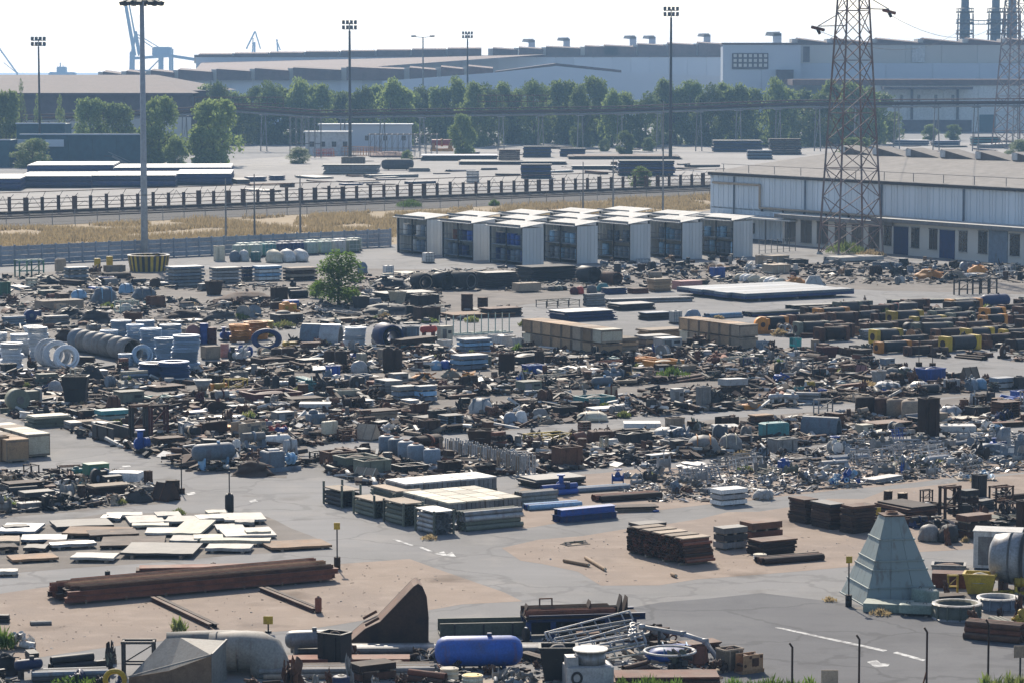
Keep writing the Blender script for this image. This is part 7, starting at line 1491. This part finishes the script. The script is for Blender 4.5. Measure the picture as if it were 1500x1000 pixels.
# signs, posts, fence stakes
def sign(px, base, top, label, board='yellow', foot='black', bw=9, bh=10, foothpx=18):
    p = G(px, base); s = MPP(p); h = (base - top) * s; r = empty('post_sign', p, 0, label, 'sign'); part(r, 'pole', 'cylz', 'charcoal', 0, 0, h / 2, .07, .07, h); part(r, 'drum_foot', 'drumz', foot, 0, 0, foothpx * s / 2, 10 * s, 10 * s, foothpx * s)
    if board: part(r, 'board', 'box', board, 0, -.06, h - bh * s / 2, bw * s, .04, bh * s); part(r, 'board_back', 'box', 'charcoal', 0, -.025, h - bh * s / 2, bw * s * .9, .02, bh * s * .9)
    else: part(r, 'cap', 'cylz', 'charcoal', 0, 0, h, .12, .12, .06)
sign(494, 833, 764, 'post sign with yellow board in a black drum beside the beam stack', 'yellow', 'darkrust'); sign(1243, 888, 813, 'post sign with yellow board left of the pyramid hopper', 'yellow', 'black'); sign(393, 926, 901, 'small yellow board above the duct elbow', 'yellow', 'charcoal', 14, 12, 3); sign(266, 722, 671, 'thin pole in a black foot left of the crossroads', None, 'darkrust', 0, 0, 8); sign(336, 726, 690, 'thin pole on the black stub at the crossroads', None, 'black', 0, 0, 4); sign(1284, 766, 742, 'short yellow board behind the pyramid top', 'yellow', 'charcoal', 12, 11, 3); sign(1123, 674, 620, 'thin road sign pole in a grey foot on the right road', None, 'grey', 0, 0, 6); sign(1346, 536, 495, 'left dark post below the roller field', None, 'darkrust', 0, 0, 6); sign(1366, 537, 500, 'right dark post below the roller field', None, 'darkrust', 0, 0, 6)
for x, y0, l in ((157, 844, 'left'), (312, 832, 'right')): make('vessel', (x - 4, y0 - 9, x + 4, y0), 'x', 'black,darkrust', '%s short black bollard; behind the long beam stack' % l, name='short_bollard', cat='bollard')
for i, (x, y0) in enumerate(((1160, 940), (1258, 928), (1357, 917), (1447, 905))):
    p = G(x, 1030 - i * 6); s = MPP(p); h = (PROJ(p)[1] - y0) * s; r = empty('fence_stake', p, 0, 'bent topped rusty fence stake, %s from the left in the bottom foreground' % NUM[i], 'fence post', 'bent fence stakes'); part(r, 'stake', 'cylz', 'darkrust', 0, 0, h * .47, .085, .085, h * .94); barpart(r, 'bent_top', 'darkrust', (0, 0, h * .93), (-.12, 0, h), .08, 'cylx'); part(r, 'foot', 'box', 'concrete', 0, 0, .05, .3, .3, .1)
    if i == 2: barpart(r, 'stay', 'rust', (0, 0, 1.0), (-.25, 0, .02), .06)
for x, y0, w, l in ((1215, 980, 25, 'plain tan board on a post at the bottom edge'), (1494, 944, 20, 'plain tan board on a post cut by the right edge')):
    p = G(x, 1022); s = MPP(p); h = (PROJ(p)[1] - y0) * s; r = empty('blank_board', p, 0, l, 'board'); part(r, 'board', 'box', 'tan', 0, 0, h - w * s * .45, w * s, .04, w * s * .9); part(r, 'post', 'box', 'charcoal', 0, .05, h * .48, .07, .05, h * .96)
# fallen logs and small litter on the dirt plot
for i, (a, bb) in enumerate((((826, 823), (862, 830)), ((858, 819), (886, 836)), ((984, 843), (990, 846)))):
    A, B_ = G(*a), G(*bb); r = empty('timber_log', A, 0, ('long pale timber pole on the dirt plot', 'short pale log crossing the timber pole', 'tiny pale timber offcut near the road edge')[i], 'log'); d = B_ - A; barpart(r, 'stem', 'timber', (0, 0, .1), (d.x, d.y, .1), .18, 'cylx'); barpart(r, 'broken_end', 'cream', (d.x, d.y, .1), (d.x * 1.04, d.y * 1.04, .12), .13, 'cylx')
# weeds
for i, (x, y, w, h, m_, l) in enumerate(((262, 925, 24, 30, m_weed, 'green weed clump at the end of the left rail pair'), (232, 680, 30, 0, None, ''), (985, 556, 56, 24, m_leaf2, 'bright yellow-green weeds before the right orange skip'), (910, 552, 46, 20, m_dgrass, 'dry weeds left of the orange skips'), (770, 478, 20, 12, m_weed, 'weeds by the pale posts'), (760, 520, 18, 22, m_leaf2, 'green weeds left of the timber crate wall'), (365, 616, 26, 20, m_weed, 'yellow weeds in the left rows'), (172, 626, 16, 16, m_leaf2, 'green weed on the dark trough'), (350, 468, 30, 12, m_weed, 'weeds below the pair of grey discs'), (415, 480, 34, 14, m_weed, 'weeds right of the orange coils'), (1140, 538, 24, 16, m_leaf2, 'green weeds in the right rows'), (1238, 552, 30, 18, m_weed, 'yellow-green weeds right of the blue boxes'), (1270, 566, 40, 12, m_dgrass, 'dry weeds in the right rows'), (1240, 372, 60, 24, m_leaf, 'green plants in the concrete planter'), (1275, 376, 44, 14, m_dgrass, 'dry grass in the concrete planter'), (10, 744, 26, 22, m_weed, 'weeds at the left plot front'), (62, 744, 16, 14, m_weed, 'small weed beside the grey beam block'), (175, 738, 20, 14, m_weed, 'weed clump at the front of the left plot'), (262, 754, 22, 14, m_weed, 'dry weed at the road edge by the sheets'), (6, 950, 34, 40, m_leaf2, 'green weeds at the bottom left edge'), (1290, 900, 34, 14, m_dgrass, 'dry grass before the pyramid hopper'), (1215, 880, 22, 10, m_dgrass, 'dry grass tuft left of the hopper'), (600, 304, 40, 16, m_leaf2, 'bright green bush in the dry verge'), (724, 302, 16, 12, m_leaf2, 'small green bush in the dry verge'), (24, 382, 18, 16, m_weed, 'weeds at the concrete fence'), (540, 512, 30, 10, m_weed, 'weeds below the dark blue drum ring'), (640, 528, 26, 12, m_weed, 'weeds behind the bright blue crates'), (1225, 660, 14, 20, m_weed, 'thin weed beside the road right of the grey trough box'), (820, 924, 30, 24, m_weed, 'weeds under the dark blue frame'), (660, 952, 60, 16, m_weed, 'grass behind the blue tank'), (110, 1004, 70, 20, m_leaf2, 'green weeds over the hydraulic rams'))):
    if m_ is not None: weed(x, y, w, h, l, i, m_)
for i, (x, y, w, h, l) in enumerate(((950, 1016, 110, 36, 'broad green shrub at the bottom edge under the white ring'), (1130, 1018, 150, 38, 'broad green shrub at the bottom edge by the stakes'), (1480, 1018, 100, 46, 'tall green grass in the bottom right corner'))):
    p = G(x, y); s = MPP(p)
    for k in range(5): weed(x + (k - 2) * w / 5.5, y + (k % 2) * 4, w / 3.2, h * (1 - .06 * abs(k - 2)), l + ', clump %s from the left' % NUM[k], 50 + i * 9 + k, m_leaf2 if i < 2 else m_weed, 'green_shrub')
# ------------------------------------------------------------------ far concrete yard
FARY = '''stack|730 219 762 240|x|darkrust,rust|rust brown stack; standing alone in the far concrete yard
stack|766 214 808 231|x|navy,charcoal|dark blue-grey stack; right of the rust brown stack in the far yard
stack|762 240 808 262|x|navy,charcoal|dark stack; at the railway barrier in the far yard
stack|820 217 858 230|x|charcoal,navy|low dark stack; under the tree belt in the far yard
plates|616 226 730 236|x|charcoal,navy|long low dark stack; left of the rust brown stack
plates|672 234 830 242|x|darkrust,charcoal|thin dark sections; lying before the rust brown stack
plates|832 226 1000 234|x|darkrust,rust|long thin sections; left of the dark mast in the far yard
plates|838 242 905 249|x|charcoal,grey|flat dark plates; behind the railway barrier
stack|905 234 990 258|x|navy,charcoal|long dark stack; at the foot of the dark mast
tank|558 233 606 250|x|charcoal,darkrust|dark rounded bundle; left of the orange mesh
plates|598 246 630 252|x|grey,charcoal|grey plates; right of the dark rounded bundle
stack|1045 205 1118 223|x|navy,charcoal|long dark blue stack; behind the warehouse
stack|1127 203 1174 227|x|charcoal,darkrust|tall dark stack; right of the long dark blue stack
stack|1095 220 1132 234|x|bluegrey,charcoal|grey stack; before the tall dark stack
stack|1310 205 1362 214|x|navy,silver|dark stack with pale top; behind the warehouse skylights
stack|1424 200 1466 214|x|teal,charcoal|teal dark stack; near the far right pylon
stack|1366 206 1408 214|x|navy,bluegrey|low dark stack; right of the pale topped stack
railings|500 214 560 229|x|orange,pink|orange mesh barrier; left part in the far yard
heap|540 220 602 231|x|redrust,orange|red soil heaps; in the far yard
machine|630 203 664 222|x|orange,red|orange machine parts; under the pipe bridge
railings|460 218 492 230|x|red,orange|red barrier; before the flat white office
frame|424 172 470 232|x|grey,charcoal|tall grey pipe frame; left of the flat white office
frame|540 196 640 230|x|grey,oldtimber|long open shed frame; right of the flat white office
box|500 230 534 242|x|oldtimber,darkrust|brown plinth box; at the foot of the left dark mast
plates|470 240 556 256|x|grey,charcoal|grey plate piles; by the left dark mast
stack|683 250 702 268|x|silver,grey|pale cabinet stack; at the railway barrier'''
for ln in FARY.splitlines():
    k, bx, ori, c, lab = ln.split('|'); make(k, [float(v) for v in bx.split()], ori, c, lab, land=False)
# coated pipe stacks in the far yard at the left
for i, (x0, y0, x1, y1, l) in enumerate(((-40, 264, 22, 280, 'leftmost'), (20, 252, 126, 276, 'second from the left'), (126, 250, 250, 275, 'third from the left'), (160, 244, 332, 262, 'far back'), (250, 256, 332, 272, 'right front'), (34, 246, 160, 258, 'back left'))):
    p = G((x0 + x1) / 2, y1); s = MPP(p); W = (x1 - x0) * s; r = empty('coated_pipe_stack', p, R(4), '%s stack of dark coated pipes in the far yard' % l, 'pipes', 'coated pipe stacks'); r.location.y += 13; dia = 1.15
    for j in range(2):
        for k in range(22 - j): part(r, 'pipe', 'pipex', 'navy', 0, (-10.5 + k + .5 * j) * dia, .15 + dia * (.5 + .87 * j), W, dia * .98, dia * .98)
    part(r, 'cover_sheet', 'box', 'white', 0, 0, .2 + dia * 1.9, W * .99, dia * 21, .12)
# ------------------------------------------------------------------ the rest of the scrap rows: individually placed smaller things
CW = {'rust': 'rusty', 'darkrust': 'dark rusty', 'redrust': 'red rusty', 'black': 'black', 'charcoal': 'charcoal', 'grey': 'grey', 'bluegrey': 'blue-grey', 'silver': 'silver', 'white': 'white', 'cream': 'cream', 'blue': 'blue', 'navy': 'dark blue', 'lightblue': 'light blue', 'teal': 'teal', 'green': 'green', 'greygreen': 'grey-green', 'yellow': 'yellow', 'orange': 'orange', 'oldtimber': 'brown', 'tan': 'tan', 'maroon': 'maroon', 'red': 'red', 'brownplate': 'orange-brown'}
COLS_A = ['darkrust'] * 15 + ['rust'] * 13 + ['charcoal'] * 9 + ['black'] * 5 + ['grey'] * 6 + ['bluegrey'] * 2 + ['greygreen'] * 2 + ['silver'] * 3 + ['white'] * 3 + ['cream'] * 2 + ['tan'] * 3 + ['redrust'] * 3 + ['navy', 'blue', 'teal', 'maroon', 'oldtimber', 'oldtimber']
COLS_S = ['silver'] * 8 + ['grey'] * 7 + ['white'] * 2 + ['bluegrey'] * 3 + ['charcoal'] * 3 + ['greygreen', 'rust', 'blue']
KA = {'tangle': 30, 'machine': 12, 'plates': 9, 'box': 4, 'pipes': 8, 'beams': 6, 'heap': 6, 'valve': 3, 'pump': 2, 'fittings': 6, 'slab': 6, 'tarp': 2, 'stack': 4, 'drum': 2, 'trough': 3, 'bin': 2, 'reel': 2, 'basket': 2, 'block': 2, 'curved': 2, 'flatring': 2, 'pallets': 3, 'frame': 2, 'cabinet': 1}
KF = {'tangle': 12, 'pipes': 5, 'plates': 4, 'machine': 3, 'beams': 3, 'fittings': 3}
KS = {'fittings': 8, 'railings': 9, 'valve': 8, 'pipes': 6, 'plates': 2, 'machine': 3, 'slab': 2, 'tarp': 1}
KB = {'tangle': 14, 'machine': 8, 'reel': 5, 'heap': 5, 'drum': 5, 'box': 4, 'pump': 4, 'flatring': 3, 'roll': 4, 'bags': 3, 'valve': 3}
SIZE = {'drum': (.7, .9), 'valve': (.9, 1.8), 'pump': (1.1, 1.9), 'reel': (.8, 1.3), 'beams': (2.5, 5), 'pipes': (2, 4.5), 'trough': (2, 4), 'plates': (1.4, 3.2), 'slab': (1.2, 2.8), 'railings': (2, 3.6), 'roll': (1.2, 1.8), 'fittings': (1.2, 2.4)}
HGT = {'slab': (.08, .14), 'plates': (.25, .7), 'beams': (.3, .7), 'pipes': (.3, .7), 'drum': (.8, 1.1), 'fittings': (.4, .8), 'heap': (.5, .9), 'trough': (.4, .7), 'railings': (.6, 1), 'curved': (.4, .8), 'flatring': (.3, .6)}
FILL = []; VAR = {}
LANES = [([(430, 658), (560, 646), (720, 642), (800, 624), (1000, 612), (1120, 602), (1260, 590), (1400, 579), (1520, 572)], 3, 18), ([(410, 546), (520, 548), (720, 543), (790, 537)], 2, 13), ([(830, 574), (1010, 562), (1090, 558)], 3, 12), ([(620, 594), (760, 584)], 6, 12), ([(180, 580), (330, 566)], 4, 10), ([(230, 428), (300, 436), (480, 436)], 6, 8), ([(650, 442), (900, 440), (1030, 432)], 14, 10)]
def in_lane(x, y):
    for pl, up, dn in LANES:
        for (x0, y0), (x1, y1) in zip(pl, pl[1:]):
            if x0 <= x <= x1 and -up < y - (y0 + (y1 - y0) * (x - x0) / (x1 - x0)) < dn: return True
    return False
def zone(poly, n, kinds, cols, what, smax=1.0, clear=.1, aisle=9.5):
    rng = random.Random(len(poly) * 31 + n); P0 = [(G(x, y).x, G(x, y).y) for x, y in poly]; xs = [p[0] for p in P0]; ys = [p[1] for p in P0]; ks = list(kinds); wt = list(kinds.values()); got = tries = 0
    while got < n and tries < n * 40:
        tries += 1; x, y = rng.uniform(min(xs), max(xs)), rng.uniform(min(ys), max(ys))
        if not in_poly(x, y, P0): continue
        if in_lane(*PROJ(Vector((x, y, 0)))): continue
        if aisle and (Vector((x, y, 0)).dot(VD) / aisle) % 1 < .2: continue
        k = rng.choices(ks, wt)[0]; lo, hi = SIZE.get(k, (1.1, 2.3)); L = rng.uniform(lo, hi) * smax * rng.choice((.65, .75, .9, 1, 1.2, 1.6))
        if tries > n * 20: L *= .65
        fn, nm, ct, dr = KINDS[k]; d = L * dr * rng.uniform(.85, 1.1); a = rng.choice((UA, UA, UA, VA - math.pi)) + rng.gauss(0, .12); q = Vector((x, y, 0))
        if not mark(q, L + clear, d + clear, a, True): continue
        mark(q, L + clear, d + clear, a); hl, hh = HGT.get(k, (.35, 1.35)); h = hl + (hh - hl) * rng.random() ** 2; c = rng.choice(cols); c2 = rng.choice(cols) if rng.random() < .5 else c
        if k in ('heap', 'fittings', 'bin', 'box'): c2 = rng.choice(cols)
        key = (k, c, rng.randrange(2)); got += 1
        if key in VAR:
            src, L0, d0, h0 = VAR[key]; r = copy_tree(src); r.location = q; r.rotation_euler = (rng.gauss(0, .03), rng.gauss(0, .03), a); r.scale = (L / L0, d / d0, h / h0)
        else:
            r = empty(nm, q, a); SEED[0] += 1; fn(r, L, d, h, c, c2, random.Random(SEED[0])); VAR[key] = (r, L, d, h)
        r['group'] = 'assorted scrap in the ' + what; FILL.append((r, k, ct, c, *PROJ(q), what, L))
zone([(0, 404), (130, 400), (300, 424), (470, 430), (480, 476), (250, 478), (0, 500)], 70, KA, COLS_A, 'left back rows')
zone([(520, 405), (640, 396), (640, 478), (440, 480), (500, 445)], 40, KA, ['black', 'charcoal', 'darkrust', 'grey', 'rust', 'cream'], 'dark rows right of the bushy tree')
zone([(880, 384), (1110, 380), (1320, 384), (1500, 390), (1500, 412), (1330, 414), (1190, 408), (1060, 402), (900, 418)], 120, KB, ['black', 'charcoal', 'charcoal', 'darkrust', 'grey', 'bluegrey', 'tan', 'white', 'brownplate'], 'rows below the shelters', .95)
zone([(400, 500), (640, 505), (760, 500), (780, 522), (760, 545), (430, 540), (290, 528), (390, 512)], 70, KA, COLS_A, 'rows before the ring and coils')
zone([(0, 552), (110, 530), (250, 560), (500, 540), (540, 600), (560, 640), (430, 690), (280, 690), (262, 660), (120, 632), (0, 604)], 230, KA, COLS_A, 'left scrap rows')
zone([(500, 545), (770, 548), (760, 586), (660, 588), (690, 604), (610, 634), (520, 640)], 90, KA, COLS_A, 'middle scrap rows')
zone([(720, 520), (1000, 520), (1010, 558), (840, 566), (930, 604), (760, 624), (660, 606), (770, 580)], 130, KA, COLS_A, 'centre scrap rows')
zone([(1000, 508), (1260, 515), (1340, 548), (1490, 564), (1480, 574), (1250, 588), (1000, 602), (940, 575)], 210, KA, COLS_A, 'right scrap rows')
zone([(760, 640), (1000, 622), (1120, 606), (1230, 600), (1380, 580), (1510, 584), (1510, 622), (1250, 640), (1080, 664), (850, 688), (740, 672)], 210, KA, COLS_A, 'rows along the right road')
zone([(0, 696), (180, 692), (258, 722), (230, 734), (110, 744), (0, 752)], 50, KA, ['darkrust', 'charcoal', 'black', 'grey', 'rust', 'tan', 'white', 'greygreen'], 'left plot', .9)
zone([(460, 662), (560, 650), (760, 640), (840, 690), (640, 700), (480, 694)], 60, KA, COLS_A, 'barrel rows', .8)
zone([(900, 700), (1060, 672), (1250, 650), (1510, 632), (1510, 684), (1280, 706), (1050, 722), (940, 726)], 130, KS, COLS_S, 'silver scrap plot', .95)
zone([(760, 935), (940, 925), (1040, 950), (1060, 1008), (780, 1010)], 44, KF, ['silver', 'rust', 'charcoal', 'darkrust'], 'foreground', .6, .03, 0); zone([(380, 955), (640, 948), (840, 950), (840, 1012), (370, 1012)], 70, KF, ['darkrust', 'rust', 'black', 'grey'], 'bottom foreground', .55, .03, 0); zone([(0, 965), (170, 960), (180, 1005), (0, 1005)], 12, KF, ['charcoal', 'navy', 'black'], 'bottom left corner', .5); zone([(1300, 880), (1500, 850), (1500, 930), (1390, 912)], 22, KF, ['darkrust', 'rust', 'charcoal', 'greygreen', 'yellow'], 'yard right of the pyramid hopper', .55)
zone([(1290, 738), (1500, 720), (1500, 780), (1380, 800)], 26, KA, ['darkrust', 'rust', 'charcoal', 'black'], 'dirt plot right of the hopper', .8)
zone([(340, 264), (640, 252), (1040, 236), (1040, 258), (640, 270), (340, 284)], 34, {'stack': 4, 'plates': 6, 'pipes': 6, 'beams': 5}, ['charcoal', 'navy', 'darkrust', 'rust', 'grey'], 'far yard along the railway', 2.6, .4, 0)
zone([(340, 236), (640, 222), (1040, 212), (1500, 208), (1500, 222), (1040, 226), (640, 240), (420, 250)], 26, {'stack': 4, 'plates': 6, 'pipes': 4}, ['charcoal', 'navy', 'darkrust', 'grey', 'bluegrey'], 'far yard before the tree belt', 3, .4, 0)
zone(RZ, 80, {'tangle': 10, 'machine': 10, 'pipes': 4, 'beams': 3, 'reel': 3}, ['darkrust', 'rust', 'charcoal', 'black', 'darkrust', 'brownplate'], 'roller field', 1.1, .05, 0)
# labels: look first, then the nearest hand-placed thing one can find
by = {}
for e in FILL:
    r, k, ct, c, x, y, what, L = e; best = min(LAND, key=lambda t: (t[1] - x) ** 2 + ((t[2] - y) * 2.2) ** 2); dx, dy = x - best[1], (y - best[2]) * 2.2
    rel = ('left of' if dx < 0 else 'right of') if abs(dx) > abs(dy) else ('behind' if dy < 0 else 'in front of'); nm = KINDS[k][1].replace('_', ' ')
    by.setdefault((CW.get(c, c) + ' ' + nm, rel, best[0]), []).append((dx * dx + dy * dy, e))
for (look, rel, lm), es in by.items():
    es.sort(key=lambda t: t[0])
    for i, (dd, e) in enumerate(es):
        lm2 = ' '.join(lm.split()[:8]); pre = '' if len(es) == 1 else ('nearest ' if i == 0 else NUM[i] + ' nearest '); tag(e[0], '%s%s %s the %s' % (pre, look, rel, lm2), e[2])
rng = random.Random(77); seen = set()
for lm, x, y in rng.sample([t for t in LAND if 430 < t[2] < 800], 46):
    if lm in seen or in_lane(x, y + 6): continue
    seen.add(lm); dry = rng.random() < .5; weed(x + rng.uniform(-16, 16), y + rng.uniform(2, 8), rng.uniform(12, 28), rng.uniform(7, 15), 'small %s weed clump at the foot of the %s' % ('dry' if dry else 'green', ' '.join(lm.split()[:7])), len(seen) + 300, m_dgrass if dry else m_weed)
# small loose bits nobody could count, strewn between the things
def litter(poly, n, name, label, cols, seed, smin=.06, smax=.32, pile=0):
    rng = random.Random(seed); P0 = [(G(x, y).x, G(x, y).y) for x, y in poly]; xs = [p[0] for p in P0]; ys = [p[1] for p in P0]; bs = [MB() for _ in cols]; k = 0
    while k < n:
        x, y = rng.uniform(min(xs), max(xs)), rng.uniform(min(ys), max(ys))
        if not in_poly(x, y, P0): continue
        if pile and (in_lane(*PROJ(Vector((x, y, 0)))) or (Vector((x, y, 0)).dot(VD) / 9.5) % 1 < .17): k += .2; continue
        k += 1; s = smin + (smax - smin) * rng.random() ** 1.6; w = max(0, noise.noise(Vector((x * .22, y * .16, seed))) + .25); z = rng.random() * w * pile
        m = Matrix.Translation((x, y, s * .25 + .01 + z)) @ Matrix.Rotation(rng.choice((UA, VA)) + rng.gauss(0, .35), 4, 'Z') @ Matrix.Rotation(rng.gauss(0, .3), 4, 'X') @ Matrix.Rotation(rng.gauss(0, .2), 4, 'Y'); t = rng.random(); b = bs[rng.randrange(len(cols))]
        if t < .35: b.box(0, 0, 0, s * 3.6, s * .35, s * .35, m)
        elif t < .55: b.box(0, 0, 0, s * 1.9, s * 1.4, s * .13, m)
        elif t < .75: b.box(0, 0, 0, s, s * .8, s * .6, m)
        else: b.loft([[m @ Vector((xx, math.cos(q * 1.0472) * s * .35, math.sin(q * 1.0472) * s * .35)) for q in range(6)] for xx in (-s, s)])
    for b, c in zip(bs, cols):
        o = link(name, b.mesh(name), c); o['kind'] = 'stuff'; tag(o, '%s %s' % (CW.get(c, c), label), 'scrap')
litter([(0, 552), (250, 545), (480, 515), (760, 510), (1100, 508), (1330, 545), (1490, 562), (1250, 590), (900, 612), (720, 632), (560, 640), (430, 690), (275, 690), (120, 638), (0, 605)], 15000, 'loose_scrap', 'loose scrap bits strewn through the middle rows', ['darkrust', 'rust', 'charcoal', 'darkrust', 'tan', 'black', 'rust', 'white'], 1, .08, .62, .7)
litter([(470, 690), (560, 655), (760, 640), (1000, 618), (1240, 600), (1500, 582), (1500, 622), (1250, 643), (1000, 675), (800, 692), (540, 712)], 7500, 'loose_scrap', 'loose scrap bits strewn along the right road rows', ['darkrust', 'rust', 'charcoal', 'darkrust', 'tan', 'black', 'rust', 'white'], 2, .08, .55, .6)
litter([(900, 715), (1060, 672), (1250, 650), (1510, 632), (1510, 688), (1280, 710), (1050, 735), (940, 735)], 4500, 'loose_fittings', 'loose fittings strewn over the silver plot', ['silver', 'grey', 'charcoal', 'grey', 'darkrust'], 3, .05, .24)
litter([(0, 404), (470, 420), (640, 396), (1260, 386), (1500, 392), (1500, 415), (900, 424), (640, 478), (0, 500)], 5000, 'loose_scrap', 'loose scrap bits strewn over the back rows', ['darkrust', 'charcoal', 'tan', 'grey', 'black'], 4, .08, .5, .5)
litter([(0, 696), (180, 692), (258, 722), (110, 746), (0, 752)], 1400, 'loose_scrap', 'loose scrap bits in the left plot', ['darkrust', 'charcoal', 'grey', 'black'], 5, .06, .4, .5)
litter([(0, 880), (490, 830), (600, 822), (740, 878), (90, 952), (0, 968)], 260, 'stones', 'stones scattered on the left dirt plot', ['oldtimber', 'concrete'], 6, .02, .06); litter([(740, 802), (1170, 742), (1500, 700), (1500, 780), (1240, 828), (880, 854)], 320, 'stones', 'stones scattered on the right dirt plot', ['oldtimber', 'concrete'], 7, .02, .06)
litter([(420, 965), (820, 950), (1060, 960), (1060, 1010), (400, 1010)], 900, 'loose_scrap', 'loose scrap bits in the foreground', ['darkrust', 'grey', 'redrust'], 8, .04, .16)
# ------------------------------------------------------------------ haze
b = MB(); b.box(0, 4540, 64, 18300, 9300, 130); hz = bpy.data.materials.new('haze_air'); hz.use_nodes = True; hn = hz.node_tree; hn.nodes.remove(hn.nodes['Principled BSDF']); pv = hn.nodes.new('ShaderNodeVolumePrincipled'); pv.inputs['Color'].default_value = (.42, .68, 1, 1); pv.inputs['Density'].default_value = .00015; pv.inputs['Anisotropy'].default_value = .1
hn.links.new(pv.outputs[0], hn.nodes['Material Output'].inputs['Volume']); o = link('haze', b.mesh('haze'), hz); o['kind'] = 'stuff'; tag(o, 'pale blue haze in the air over the whole yard', 'haze')
